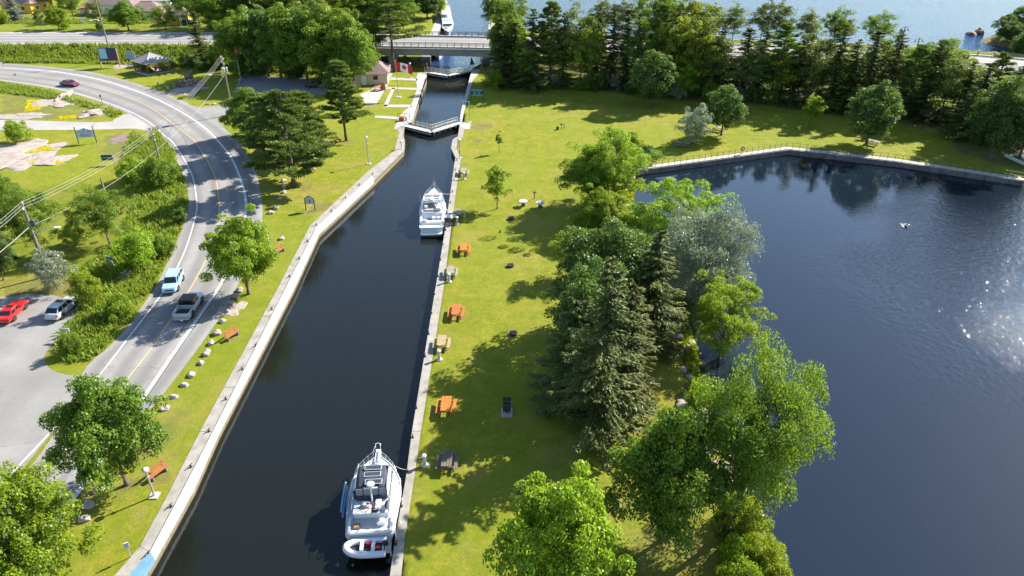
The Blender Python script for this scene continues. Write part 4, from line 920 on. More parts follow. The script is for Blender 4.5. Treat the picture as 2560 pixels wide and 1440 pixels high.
# ---------------------------------------------------------------- vehicles
def paint(name, c, rough=0.28, metal=0.0, coat=0.6):
    if name in MATS: return MATS[name]
    m, nt, b = _mat(name); n = noise(nt, 3, 3, 0.6, coords(nt))
    nt.links.new(mixc(nt, mth(nt, 'MULTIPLY', n.outputs[0], 0.25), c, tuple(x*0.8 for x in c)), b.inputs['Base Color'])
    b.inputs['Roughness'].default_value = rough; b.inputs['Metallic'].default_value = metal; b.inputs['Coat Weight'].default_value = coat
    b.inputs['Coat Roughness'].default_value = 0.08
    return m
paint('glass_dark', (0.012, 0.014, 0.017), 0.06, 0, 0.3); paint('tyre', (0.02, 0.02, 0.02), 0.85, 0, 0); paint('rim', (0.55, 0.56, 0.58), 0.3, 0.7, 0)
paint('lamp_red', (0.45, 0.02, 0.02), 0.25); paint('lamp_clear', (0.75, 0.77, 0.8), 0.15); paint('trim_black', (0.025, 0.025, 0.027), 0.5, 0, 0); paint('plate', (0.75, 0.76, 0.8), 0.5, 0, 0)
def wheel(root, x, y, r, w=0.22):
    t = MB(); s = 1 if y > 0 else -1; k = 18
    prof = [(r*0.62, -w/2), (r*0.94, -w/2), (r, -w/2+0.04), (r, w/2-0.04), (r*0.94, w/2), (r*0.62, w/2)]
    t.lathe(prof, n=k); ty = t.build('wheel', 'tyre', root, True); ty.location = (x, y, r); ty.rotation_euler = (math.pi/2, 0, 0)
    rm = MB(); rm.lathe([(0.04, -w/2-0.006), (r*0.64, -w/2-0.006), (r*0.64, w/2+0.006), (0.04, w/2+0.006)], n=k)
    for q in range(5):
        a = q*2*math.pi/5
        for zz in (-w/2-0.012, w/2+0.012): rm.box((math.cos(a)*r*0.33, math.sin(a)*r*0.33, zz), (r*0.5, 0.05, 0.012), a)
    rm.build('rim', 'rim', ty)
def pane(mb, a, b, c, d, mx=0.06, my=0.1, off=0.014, u0=0.0, u1=1.0):
    """inset pane on the face a(bottom left) b(bottom right) c(top right) d(top left)"""
    a, b, c, d = map(Vector, (a, b, c, d)); n = (b-a).cross(d-a).normalized()*off
    def q(u, v): return a.lerp(b, u).lerp(d.lerp(c, u), v)+n
    U0, U1 = u0+(u1-u0)*mx, u1-(u1-u0)*mx
    mb.quad(q(U0, my), q(U1, my), q(U1, 1-my), q(U0, 1-my))
def car(name, label, cat, loc, rz, col, sec, cab, L, Wd, wr=0.33, wx=(1.35, -1.35), rails=False, roofmat=None, sunroof=False, bed=None, sidewin=2, flare=False, grille='trim_black', z=0.0):
    r = thing(name, label, cat, loc, rz); r.scale = (0.89, 0.89, 0.89)
    rings = []
    for x, w, h, zb in sec:
        w *= Wd/2; rings.append([(x, -w*0.9, zb), (x, -w, zb+0.18), (x, -w, h-0.16), (x, -w*0.97, h-0.05), (x, -w*0.84, h), (x, w*0.84, h), (x, w*0.97, h-0.05), (x, w, h-0.16), (x, w, zb+0.18), (x, w*0.9, zb)])
    bd = MB().loft(rings).build('body', col, r, False, 0.02)
    for p in bd.data.polygons: p.use_smooth = False
    (xf, xr, zb), (tf, tr, zt), wb, wt = cab
    wb *= Wd/2; wt *= Wd/2
    B = [(xr, -wb, zb), (xf, -wb, zb), (xf, wb, zb), (xr, wb, zb)]; T = [(tr, -wt, zt), (tf, -wt, zt), (tf, wt, zt), (tr, wt, zt)]
    midz = zt-0.07; M = [tuple(Vector(b).lerp(Vector(t), 0.86)) for b, t in zip(B, T)]
    M2 = [(p[0], p[1], midz) for p in M]
    cb = MB().loft([B, M2, [(p[0]*0.97+0.03*(tf+tr)/2, p[1]*0.93, zt) for p in T]]).build('cabin', roofmat or col, r, False, 0.03)
    T = M2
    w = MB(); pane(w, B[1], B[2], T[2], T[1], 0.05, 0.06); w.build('windshield', 'glass_dark', r)
    w = MB(); pane(w, B[3], B[0], T[0], T[3], 0.07, 0.08); w.build('rear_window', 'glass_dark', r)
    for k in range(sidewin):
        u0, u1 = k/sidewin, (k+1)/sidewin
        w = MB(); pane(w, B[0], B[1], T[1], T[0], 0.07, 0.09, 0.014, u0, u1); w.build('side_window', 'glass_dark', r)
        w = MB(); pane(w, B[2], B[3], T[3], T[2], 0.07, 0.09, 0.014, u0, u1); w.build('side_window', 'glass_dark', r)
    for x in wx:
        for s in (-1, 1):
            wheel(r, x, s*(Wd/2-0.12), wr)
            a = MB(); a.lathe([(wr*1.12, -0.04), (wr*1.22, -0.04), (wr*1.22, 0.04), (wr*1.12, 0.04)], n=18)
            o = a.build('wheel_arch', 'trim_black', r); o.location = (x, s*(Wd/2-0.01), wr*1.02); o.rotation_euler = (math.pi/2, 0, 0)
    xF, xR = sec[0][0], sec[-1][0]; hF = sec[0][2]; hR = sec[-1][2]
    for s in (-1, 1):
        MB().box((xF-0.05, s*Wd*0.34, hF-0.14), (0.16, Wd*0.2, 0.13), s*-0.25).build('headlight', 'lamp_clear', r, False, 0.02)
        MB().box((xR+0.03, s*Wd*0.40, hR-0.16), (0.12, Wd*0.14, 0.22)).build('tail_light', 'lamp_red', r, False, 0.02)
        MB().box((xf-0.35, s*(wb+0.13), zb+0.06), (0.14, 0.2, 0.13)).build('mirror', col, r, False, 0.02)
    MB().box((xF, 0, hF-0.22), (0.08, Wd*0.44, 0.16)).build('grille', grille, r)
    MB().box((xF+0.02, 0, 0.42), (0.16, Wd*0.9, 0.2)).build('bumper', col, r, False, 0.03)
    MB().box((xR-0.02, 0, 0.45), (0.16, Wd*0.9, 0.22)).build('bumper', col, r, False, 0.03)
    MB().box((xR-0.06, 0, hR-0.33), (0.03, 0.32, 0.14)).build('licence_plate', 'plate', r)
    if sunroof: MB().box(((tf*0.72+tr*0.28), 0, zt+0.004), (0.5, wt*1.25, 0.02)).build('sunroof', 'glass_dark', r)
    if rails:
        for s in (-1, 1): MB().box(((tf+tr)/2, s*wt*0.9, zt+0.03), ((tf-tr)*0.85, 0.045, 0.05)).build('roof_rail', 'rim', r)
    return r
def place(front, rear, z=0.02):
    a, b = G(*front), G(*rear); d = a-b; m = (a+b)/2; return (m.x, m.y, z), math.atan2(d.y, d.x)
paint('paint_blue', (0.30, 0.50, 0.62)); paint('paint_silver', (0.52, 0.54, 0.56), 0.3, 0.3); paint('paint_red', (0.62, 0.012, 0.012)); paint('paint_maroon', (0.16, 0.012, 0.03)); paint('paint_green', (0.025, 0.035, 0.03)); paint('paint_grey', (0.30, 0.30, 0.31), 0.3, 0.3); paint('paint_black', (0.015, 0.016, 0.02))
SUV = [(2.25, .82, .78, .36), (2.1, .95, .90, .30), (1.0, 1.0, 1.02, .28), (-1.6, 1.0, 1.06, .28), (-2.1, .98, 1.05, .32), (-2.25, .88, 1.0, .42)]
SEDAN = [(2.35, .80, .62, .34), (2.2, .94, .74, .28), (1.0, 1.0, .90, .24), (-1.4, 1.0, .95, .24), (-2.2, .96, .93, .30), (-2.35, .86, .86, .40)]
loc, rz = place((424, 738), (446, 692)); car('car', 'light blue sport utility car driving towards the car park', 'car', loc, rz, 'paint_blue', SUV, ((1.15, -2.05, 1.02), (0.35, -1.75, 1.64), 0.93, 0.74), 4.5, 1.86, 0.35, sidewin=3, rails=True)
loc, rz = place((182, 760), (137, 800)); car('car', 'silver hatchback with black sunroof parked at the grassy corner', 'car', loc, rz, 'paint_silver', SUV, ((1.2, -2.1, 1.0), (0.35, -1.35, 1.56), 0.93, 0.72), 4.45, 1.82, 0.34, sidewin=3, sunroof=True)
loc, rz = place((54, 766), (14, 808)); car('car', 'bright red sports coupe with dark rear window in the car park', 'car', loc, rz, 'paint_red', [(2.3, .84, .60, .30), (2.1, .95, .70, .26), (0.9, 1.0, .82, .22), (-1.3, 1.0, .86, .22), (-2.1, .97, .86, .28), (-2.3, .9, .80, .36)], ((0.85, -1.75, .82), (0.1, -0.85, 1.24), 0.90, 0.68), 4.5, 1.76, 0.32, sunroof=True)
loc, rz = place((197, 217), (155, 212)); car('car', 'dark maroon sedan driving round the upper road bend', 'car', loc, rz, 'paint_maroon', SEDAN, ((1.1, -1.75, .90), (0.35, -1.0, 1.44), 0.92, 0.70), 4.7, 1.84, 0.33)
loc, rz = place((-30, 670), (18, 655)); car('car', 'dark car at the shaded end of the car park, mostly out of view', 'car', loc, rz, 'paint_black', SEDAN, ((1.1, -1.75, .90), (0.35, -1.0, 1.44), 0.92, 0.70), 4.7, 1.84, 0.33)
p = G(470, 55, 3.0); car('car', 'black car parked beside the yellow cottage', 'car', (p.x, p.y, gz(p.x, p.y)+0.02), 0.15, 'paint_black', SUV, ((1.15, -2.05, 1.02), (0.35, -1.75, 1.64), 0.93, 0.74), 4.5, 1.86, 0.35)
def pickup(label, loc, rz, col, roof, L=5.5, flat=False, jeep=False):
    Wd = 1.95; x1 = L/2
    sec = [(x1, .86, .95, .46), (x1-0.15, .97, 1.08, .40), (x1-1.5, 1.0, 1.16, .36), (x1-3.3, 1.0, 1.17, .36), (x1-3.38, 1.0, .62, .36), (-x1+0.06, 1.0, .62, .42), (-x1, .95, .60, .5)]
    r = car('pickup_truck', label, 'pickup truck', loc, rz, col, sec, ((x1-1.45, x1-3.32, 1.14), (x1-1.75 if jeep else x1-2.05, x1-3.28, 1.86), 0.95, 0.82), L, Wd, 0.42, (x1-0.95, -x1+1.15), roofmat=roof)
    for s in (-1, 1): MB().box(((-x1+x1-3.35)/2, s*(Wd/2-0.06), 0.86), ((x1-3.35)+x1, 0.11, 0.62)).build('bed_side', col, r, False, 0.02)
    MB().box((-x1+0.05, 0, 0.86), (0.09, Wd-0.24, 0.6)).build('tailgate', col, r, False, 0.02)
    MB().box(((-x1+x1-3.35)/2, 0, 0.645), ((x1-3.35)+x1-0.15, Wd-0.24, 0.02)).build('bed_floor', 'trim_black', r)
    return r
loc, rz = place((494, 748), (456, 806)); pickup('silver pickup truck with black soft top and open bed on the road', loc, rz, 'paint_silver', 'trim_black', 5.3, jeep=True)
loc, rz = place((768, 219), (815, 218)); pickup('dark green pickup truck parked at the lock parking place', loc, rz, 'paint_green', 'paint_green', 5.5)
loc, rz = place((-40, 164), (2, 168)); pickup('grey pickup truck on the upper road, mostly out of view', loc, rz, 'paint_grey', 'paint_grey', 5.5)
# ---------------------------------------------------------------- boats
paint('gelcoat', (0.64, 0.645, 0.65), 0.25, 0, 0.5); paint('deck_grey', (0.46, 0.49, 0.53), 0.6, 0, 0); paint('hull_stripe', (0.05, 0.07, 0.16), 0.3); paint('canvas_navy', (0.028, 0.038, 0.058), 0.8, 0, 0); paint('canvas_tan', (0.34, 0.30, 0.25), 0.85, 0, 0); paint('steel', (0.70, 0.71, 0.73), 0.22, 0.9, 0)
paint('vinyl', (0.22, 0.23, 0.25), 0.12, 0, 0.5); paint('rope', (0.55, 0.5, 0.4), 0.9, 0, 0); paint('hose_yellow', (0.65, 0.42, 0.02), 0.6, 0, 0); paint('rubber_grey', (0.55, 0.55, 0.60), 0.55, 0, 0); paint('board_blue', (0.05, 0.13, 0.33), 0.4); paint('board_teal', (0.12, 0.45, 0.42), 0.4); paint('teak', (0.30, 0.17, 0.08), 0.7, 0, 0)
def solar_mat():
    m, nt, b = _mat('solar_cells'); c = coords(nt); br = N(nt, 'ShaderNodeTexBrick'); br.offset = 0.0
    br.inputs['Scale'].default_value = 7.5; br.inputs['Mortar Size'].default_value = 0.03; br.inputs['Brick Width'].default_value = 1.0; br.inputs['Row Height'].default_value = 1.0
    br.inputs['Color1'].default_value = (0.006, 0.009, 0.02, 1); br.inputs['Color2'].default_value = (0.008, 0.012, 0.028, 1); br.inputs['Mortar'].default_value = (0.35, 0.37, 0.4, 1)
    nt.links.new(c, br.inputs['Vector']); nt.links.new(br.outputs[0], b.inputs['Base Color']); b.inputs['Roughness'].default_value = 0.12
solar_mat()
def hull(root, L, B, free, rake=0.9, stern=0.88, draft=0.45, mat='gelcoat', n=22, bowh=0.55, deckmat='gelcoat', full=2.4):
    """bow at +Y; origin on the water line amidships"""
    rings = []; deck = []
    for i in range(n):
        t = i/(n-1); y = -L/2+L*t
        w = B/2*(stern+(1-stern)*min(1, t*2.2))*max(0.0, 1-max(0, (t-0.42)/0.58)**full)
        w = max(w, 0.02); h = free+bowh*max(0, (t-0.25)/0.75)**2
        yk = y-rake*max(0, (t-0.75)/0.25)**1.5*0.9
        fl = 0.80-0.25*t
        rings.append([(0, yk, -draft*(1-t*0.7)), (-w*fl*0.55, yk, -draft*0.75*(1-t*0.6)), (-w*fl, y-(y-yk)*0.8, -0.05), (-w*(fl+1)/2*1.02, y-(y-yk)*0.35, h*0.55), (-w, y, h-0.06), (-w, y, h), (w, y, h), (w, y, h-0.06), (w*(fl+1)/2*1.02, y-(y-yk)*0.35, h*0.55), (w*fl, y-(y-yk)*0.8, -0.05), (w*fl*0.55, yk, -draft*0.75*(1-t*0.6))])
        deck.append((w, y, h))
    o = MB().loft(rings).build('hull', mat, root, False)
    for p in o.data.polygons: p.use_smooth = True
    mod = o.modifiers.new('edge', 'EDGE_SPLIT'); mod.split_angle = 0.6
    for s in (-1, 1):
        MB().path([(s*(w+0.01), y, h+0.03) for w, y, h in deck], 0.035, 5).build('rub_rail', 'gelcoat', root)
        MB().strip([(s*w*1.004, y, h-0.16) for w, y, h in deck], [(s*w*1.004, y, h-0.24) for w, y, h in deck]).build('hull_stripe', 'hull_stripe', root)
    return deck
def deck_at(deck, y):
    for a, b in zip(deck, deck[1:]):
        if a[1] <= y <= b[1]:
            t = (y-a[1])/(b[1]-a[1]); return (a[0]+(b[0]-a[0])*t, a[2]+(b[2]-a[2])*t)
    return deck[-1][0], deck[-1][2]
def bow_rail(root, deck, y0, y1, h=0.62, tip=None, k=7, inset=0.08):
    for s in (-1, 1):
        pts = []
        for i in range(k):
            y = y0+(y1-y0)*i/(k-1); w, z = deck_at(deck, y); pts.append((s*max(0.02, w-inset), y, z+h*min(1, 0.3+i*0.4)))
        if tip: pts.append((s*0.16, tip[1], tip[2]))
        MB().path(pts, 0.022, 5).build('bow_rail', 'steel', root)
        MB().path([(p[0], p[1], p[2]-h*0.45) for p in pts[1:]], 0.014, 5).build('bow_rail', 'steel', root)
        for i in range(1, k):
            y = y0+(y1-y0)*i/(k-1); w, z = deck_at(deck, y)
            MB().tube((pts[i][0], y, z), pts[i], 0.018, n=5).build('stanchion', 'steel', root)
def sole_box(root, name, c, d, mat, bevel=0.05, taper=1.0): return MB().box(c, d, taper=taper).build(name, mat, root, False, bevel)
def tapered(root, name, base, top, z0, z1, mat, bevel=0.05):
    """box whose plan shrinks from base (x0,x1,y0,y1) to top"""
    r = lambda b, z: [(b[0], b[2], z), (b[1], b[2], z), (b[1], b[3], z), (b[0], b[3], z)]
    return MB().loft([r(base, z0), r(top, z1)]).build(name, mat, root, False, bevel)
def fender(root, x, y, z): MB().lathe([(0.02, 0), (0.11, .06), (0.12, .3), (0.11, .52), (0.03, .6)], (x, y, z), 10).build('fender', 'gelcoat', root, True)

# --- near motor yacht: foot of the picture, bow up canal
A, Bp = G(925, 1352, 0.0), G(948, 1150, 0.0)
dd = Bp-A; c = (A+Bp)/2; LB = dd.length
yb = thing('motor_yacht', 'large white motor yacht with navy canopy and three solar panels moored at the wall', 'boat', (c.x, c.y, WLOW), math.atan2(dd.y, dd.x)-math.pi/2)
L, B = LB*0.95, 4.0
dk = hull(yb, L, B, 1.1, bowh=0.4, stern=0.84, full=2.9)
hb = L/2
# deck well, cabin and flybridge
tapered(yb, 'trunk_cabin', (-1.15, 1.15, 0.9, hb-1.3), (-0.55, 0.55, 1.1, hb-1.8), 1.25, 1.75, 'gelcoat', 0.08)
tapered(yb, 'deckhouse', (-1.3, 1.3, -hb+1.5, 1.7), (-1.2, 1.2, -hb+1.6, 1.3), 1.1, 2.35, 'gelcoat', 0.06)
for s in (-1, 1):
    for q in range(3):
        MB().box((s*1.275, -hb+2.3+q*1.45, 1.85), (0.05, 1.15, 0.5), ry=s*-0.09).build('side_window', 'glass_dark', yb)
MB().box((0, 1.70, 1.9), (2.1, 0.05, 0.42), rx=-0.42).build('windshield', 'glass_dark', yb)
sole_box(yb, 'bridge_deck', (0, -0.55, 2.40), (2.5, L*0.56, 0.10), 'deck_grey', 0.03)
for s in (-1, 1): sole_box(yb, 'bridge_coaming', (s*1.2, 0.1, 2.62), (0.12, L*0.36, 0.42), 'gelcoat', 0.03)
sole_box(yb, 'bridge_front', (0, 1.55, 2.65), (2.3, 0.2, 0.45), 'gelcoat', 0.05)
cp = MB()
for i in range(9):
    y0 = -0.25+i*0.30
cps = []
for i in range(10):
    y = -0.25+i*2.4/9; zc = 4.02-0.06*abs(i-4)**1.2
    cps.append([(-1.34, y, zc-0.16), (-1.0, y, zc-0.02), (-0.4, y, zc+0.04), (0.4, y, zc+0.04), (1.0, y, zc-0.02), (1.34, y, zc-0.16), (1.30, y, zc-0.2), (0, y, zc-0.01), (-1.30, y, zc-0.2)])
MB().loft(cps).build('canopy', 'canvas_navy', yb, True)
for i, y in enumerate((0.05, 0.95, 1.75)):
    sp = MB().box((0, 0, 0), (1.25, 0.48, 0.035)).build('solar_panel', 'gelcoat', yb); sp.location = (0.05 if i else 0.2, y*0.86+0.1, 4.06)
    MB().box((0, 0, 0.022), (1.18, 0.41, 0.012)).build('cells', 'solar_cells', sp)
for x in (-0.98, -0.34, 0.34, 0.98): MB().box((x, -0.42, 3.36), (0.56, 0.03, 0.78), rx=-0.22).build('clear_panel', 'vinyl', yb)
for x in (-1.3, -0.66, 0, 0.66, 1.3): MB().tube((x, -0.56, 2.95), (x, -0.36, 3.86), 0.03, n=6).build('canopy_pole', 'canvas_navy', yb)
sole_box(yb, 'canopy_skirt', (0, -0.62, 2.78), (2.6, 0.06, 0.55), 'canvas_navy', 0.01)
for s in (-1, 1): MB().box((s*1.34, 1.0, 3.35), (0.03, 2.6, 1.0)).build('side_curtain', 'vinyl', yb)
# mast, radar, boom
MB().tube((0.1, -1.75, 2.4), (0.02, -1.35, 4.3), 0.07, 0.05).build('mast', 'gelcoat', yb)
MB().box((0.02, -1.32, 4.05), (1.0, 0.10, 0.06)).build('crosstree', 'gelcoat', yb)
MB().lathe([(0.05, 0), (0.30, 0.02), (0.31, 0.14), (0.24, 0.22), (0.03, 0.24)], (0.02, -1.2, 4.3), 18).build('radar_dome', 'gelcoat', yb, True)
MB().tube((0.1, -1.8, 2.75), (-1.05, -2.6, 2.75), 0.035, n=6).build('boom', 'trim_black', yb)
# aft upper deck, dinghy chocks, bike
for s in (-1, 1): MB().path([(s*1.3, -0.6, 3.1), (s*1.3, -1.8, 3.1), (s*1.3, -2.7, 3.1), (s*0.9, -2.8, 3.1)], 0.022, 5).build('deck_rail', 'steel', yb)
sole_box(yb, 'deck_locker', (0.55, -2.0, 2.62), (0.45, 0.9, 0.4), 'gelcoat'); sole_box(yb, 'deck_mat', (-0.7, -1.5, 2.46), (1.0, 1.3, 0.02), 'deck_grey', 0)
MB().blob((-0.35, -1.95, 2.62), (0.34, 0.30, 0.18), 4, 2, 0.2).build('life_raft', 'gelcoat', yb, True)
sole_box(yb, 'companion_hatch', (0.35, -2.45, 2.5), (0.45, 0.4, 0.1), 'glass_dark', 0.02)
MB().box((-1.05, -1.15, 2.95), (0.55, 0.75, 0.06), rz=0.3, rx=0.9).build('folded_screen', 'glass_dark', yb)
MB().blob((1.2, -2.2, 2.78), (0.16, 0.45, 0.2), 9, 2, 0.25).build('sail_bag', 'canvas_navy', yb, True)
# cockpit and stern
sole_box(yb, 'cockpit_sole', (0, -hb+0.8, 1.16), (2.9, 1.4, 0.08), 'deck_grey', 0.01)
for s in (-1, 1): sole_box(yb, 'cockpit_coaming', (s*1.5, -hb+0.8, 1.30), (0.2, 1.5, 0.35), 'gelcoat', 0.05)
sole_box(yb, 'transom_rail', (0, -hb+0.1, 1.4), (3.0, 0.25, 0.42), 'gelcoat', 0.06); sole_box(yb, 'cockpit_chair', (0.75, -hb+0.95, 1.45), (0.6, 0.5, 0.5), 'gelcoat', 0.06); sole_box(yb, 'cockpit_box', (-1.0, -hb+0.7, 1.35), (0.5, 0.45, 0.35), 'teak', 0.03)
sole_box(yb, 'swim_platform', (0, -hb-0.45, 0.28), (3.0, 1.0, 0.10), 'gelcoat', 0.03); sole_box(yb, 'platform_grille', (0, -hb-0.25, 0.345), (1.7, 0.35, 0.02), 'trim_black', 0)
# foredeck: pulpit, anchor, hatch, gear
MB().prism([(-0.26, hb-0.9), (0.26, hb-0.9), (0.2, hb+0.6), (-0.2, hb+0.6)], 1.52, 1.60).build('bow_pulpit', 'gelcoat', yb, False, 0.02)
bow_rail(yb, dk, 1.4, hb-0.35, 0.7, (0, hb+0.55, 2.2))
MB().path([(-0.2, hb+0.2, 2.15), (-0.2, hb+0.6, 2.15), (0, hb+0.7, 2.15), (0.2, hb+0.6, 2.15), (0.2, hb+0.2, 2.15)], 0.03, 6).build('pulpit_rail', 'gelcoat', yb)
MB().tube((0, hb+0.3, 1.66), (0, hb-0.9, 1.66), 0.05, n=6).build('anchor', 'steel', yb); MB().box((0.0, hb-1.0, 1.66), (0.28, 0.2, 0.18)).build('windlass', 'steel', yb, False, 0.02)
sole_box(yb, 'deck_hatch', (0.05, hb-2.05, 1.86), (0.6, 0.55, 0.16), 'gelcoat', 0.03)
for k in range(4): MB().path([(0.62+math.cos(a*.5)*(.18-.02*k), hb-1.75+math.sin(a*.5)*(.18-.02*k), 1.72+.04*k) for a in range(14)], 0.03, 5).build('hose_coil', 'hose_yellow', yb)
for k in range(3): MB().path([(-0.95+math.cos(a*.5)*(.20-.03*k), hb-2.3+math.sin(a*.5)*(.24-.03*k), 1.6+.04*k) for a in range(14)], 0.035, 5).build('rope_coil', 'rope', yb)
for y in (-2.6, -0.3, 1.8): fender(yb, dk[8][0]+0.13 if y < 1 else 1.75, y, 0.3)
for s in (-1, 1): MB().path([(s*1.72, -2.5, 1.7), (s*1.75, -1, 1.72), (s*1.72, 1.2, 1.75)], 0.02, 5).build('side_rail', 'steel', yb)
MB().tube((0.2, -2.4, 2.45), (0.75, -3.0, 3.6), 0.05, 0.03, 6).build('davit', 'gelcoat', yb)
# the bridge is low and narrow
for ch in list(yb.children):
    nm = ch.name.split('.')[0]
    if nm in ('hull', 'rub_rail', 'hull_stripe', 'bow_rail', 'stanchion', 'fender', 'bow_pulpit', 'pulpit_rail', 'anchor', 'windlass', 'trunk_cabin', 'deck_hatch', 'hose_coil', 'rope_coil', 'side_rail'): continue
    top = nm in ('canopy', 'solar_panel', 'clear_panel', 'canopy_pole', 'canopy_skirt', 'side_curtain')
    l = ch.location.copy(); ch.location = (l.x, l.y-(0.85 if top else 0), 1.2+(l.z-1.2)*0.70 if l.z > 1.2 else l.z)
    if ch.location.z > 1.3: continue
    for v in ch.data.vertices:
        if v.co.z > 1.2: v.co.z = 1.2+(v.co.z-1.2)*0.70
        if top: v.co.x *= 0.86
# things aboard
M_ = yb.matrix_world if False else Matrix.Translation((c.x, c.y, WLOW)) @ Matrix.Rotation(math.atan2(dd.y, dd.x)-math.pi/2, 4, 'Z')
RZ = math.atan2(dd.y, dd.x)-math.pi/2
def on(p): return tuple(M_ @ Vector(p))
for k, (m, yo, ln) in enumerate((('board_blue', -0.2, 3.2), ('board_teal', 0.25, 3.0))):
    b = MB(); rg = []
    for i in range(11):
        t = i/10; w = 0.38*max(0.06, (1-abs(2*t-1)**2.6)); rg.append([(-0.06, ln*(t-.5), -w), (0.06, ln*(t-.5), -w*0.9), (0.06, ln*(t-.5), w*0.9), (-0.06, ln*(t-.5), w)])
    o = b.loft(rg).build('paddle_board', m, None, True); o.location = on((-2.05-0.17*k, -0.7+yo, 1.55)); o.rotation_euler = (0.0, 0.12, RZ)
    tag(o, ['deep blue paddle board strapped on edge to the yacht side', 'teal tipped paddle board outermost on the yacht side'][k], 'paddle board')
dg = thing('inflatable_dinghy', 'white inflatable dinghy hung across the stern of the large yacht', 'boat', on((-0.15, -hb-0.85, 0.85)), RZ+math.pi)
tb = MB(); pts = [(-1.35, 0.62, 0), (-0.4, 0.64, 0), (0.7, 0.58, 0.03), (1.3, 0.3, 0.1), (1.45, 0, 0.14), (1.3, -0.3, 0.1), (0.7, -0.58, 0.03), (-0.4, -0.64, 0), (-1.35, -0.62, 0)]
tb.path(smooth(pts, 4), 0.24, 12).build('tube', 'rubber_grey', dg, True)
MB().box((-0.1, 0, -0.12), (2.3, 0.9, 0.06)).build('floor', 'trim_black', dg); MB().box((-1.15, 0, 0.05), (0.08, 0.8, 0.4)).build('transom', 'gelcoat', dg)
for x in (-0.45, 0.35): MB().box((x, 0, 0.15), (0.26, 0.95, 0.05)).build('bench', 'deck_grey', dg)
MB().box((-1.32, 0, 0.35), (0.4, 0.28, 0.42)).build('outboard_motor', 'trim_black', dg, False, 0.06)
for x, y in ((-0.8, 0.15), (-0.1, -0.28)): MB().box((x, y, 0.05), (0.32, 0.24, 0.24)).build('fuel_tank', 'paint_red', dg, False, 0.04)
bk = thing('bicycle', 'bicycle standing on the aft edge of the yacht upper deck', 'bicycle', on((0.1, -2.55, 2.06)), RZ)
for x in (-0.52, 0.52):
    MB().path([(x+0.32*math.cos(a*math.pi/9), 0, 0.34+0.32*math.sin(a*math.pi/9)) for a in range(19)], 0.022, 5).build('wheel', 'tyre', bk)
fr = MB()
for a, b in (((-0.52, 0, .34), (-0.12, 0, .32)), ((-0.12, 0, .32), (-0.2, 0, .82)), ((-0.52, 0, .34), (-0.2, 0, .72)), ((-0.12, 0, .32), (.38, 0, .75)), ((-0.2, 0, .74), (.36, 0, .84)), ((.36, 0, .9), (.52, 0, .34))): fr.tube(a, b, 0.02, n=5)
fr.build('frame', 'lamp_red', bk); MB().box((-0.2, 0, .86), (0.24, 0.12, 0.05)).build('saddle', 'trim_black', bk); MB().tube((.36, -.28, .95), (.36, .28, .95), 0.02, n=5).build('handlebar', 'trim_black', bk)

# --- express cruiser further up the canal
A, Bp = G(1079, 584, -0.4), G(1087, 488, -0.4); dd = Bp-A; c = (A+Bp)/2
RZ2 = math.atan2(dd.y, dd.x)-math.pi/2
ex = thing('cabin_cruiser', 'white cabin cruiser with tan canvas top moored halfway up the canal', 'boat', (c.x, c.y, WLOW), RZ2)
L, B = dd.length*0.98, 3.6; hb = L/2
dk = hull(ex, L, B, 1.2, bowh=0.35, stern=0.84, full=2.1)
tapered(ex, 'foredeck', (-1.3, 1.3, 0.2, hb-1.1), (-0.6, 0.6, 0.6, hb-2.2), 1.25, 1.62, 'gelcoat', 0.15)
tapered(ex, 'side_deck', (-1.66, 1.66, -hb+2.7, 1.3), (-1.45, 1.45, -hb+3.0, 0.6), 1.15, 1.95, 'gelcoat', 0.1)
tapered(ex, 'windshield', (-1.40, 1.40, 0.2, 1.15), (-1.15, 1.15, 0.0, 0.45), 1.95, 2.55, 'glass_dark', 0.03)
tapered(ex, 'hardtop', (-1.32, 1.32, -1.35, 0.75), (-1.22, 1.22, -1.2, 0.55), 2.75, 2.92, 'gelcoat', 0.05)
tapered(ex, 'canvas_top', (-1.15, 1.15, 0.2, 0.95), (-1.1, 1.1, 0.25, 0.8), 2.93, 3.0, 'canvas_tan', 0.03)
for x in (-0.56, 0.56):
    for y in (-0.15, -0.85): MB().box((x, y, 2.935), (0.85, 0.3, 0.03)).build('roof_hatch', 'glass_dark', ex)
for s in (-1, 1):
    for y in (-1.3, 0.5): MB().tube((s*1.3, y, 1.9), (s*1.2, y*0.9, 2.8), 0.05, n=6).build('top_support', 'gelcoat', ex)
sole_box(ex, 'helm_seat', (-0.85, -1.6, 2.1), (0.5, 0.8, 0.5), 'gelcoat', 0.08); sole_box(ex, 'lounge_seat', (0.8, -1.7, 2.05), (0.7, 1.3, 0.4), 'gelcoat', 0.08); sole_box(ex, 'helm_floor', (0, -1.6, 1.97), (2.4, 1.6, 0.03), 'canvas_tan', 0)
MB().path([(-1.5, -2.6, 2.0), (-1.35, -2.4, 3.0), (0, -2.3, 3.15), (1.35, -2.4, 3.0), (1.5, -2.6, 2.0)], 0.11, 8).build('radar_arch', 'gelcoat', ex, True)
MB().lathe([(0.05, 0), (0.36, 0.03), (0.36, 0.16), (0.26, 0.25), (0.03, 0.27)], (0.0, -2.1, 3.25), 18).build('radar_dome', 'gelcoat', ex, True)
MB().tube((-1.35, -2.4, 3.0), (-1.6, -2.3, 4.8), 0.02, 0.008, 5).build('antenna', 'gelcoat', ex)
sole_box(ex, 'bulkhead_glass', (0, -2.75, 1.9), (2.4, 0.12, 0.5), 'vinyl', 0.02)
sole_box(ex, 'cockpit_sole', (0.3, -3.75, 1.22), (1.9, 1.6, 0.05), 'trim_black', 0.01)
for x in (0.25, 0.9): sole_box(ex, 'cockpit_seat', (x, -3.95, 1.45), (0.5, 0.45, 0.4), 'gelcoat', 0.06)
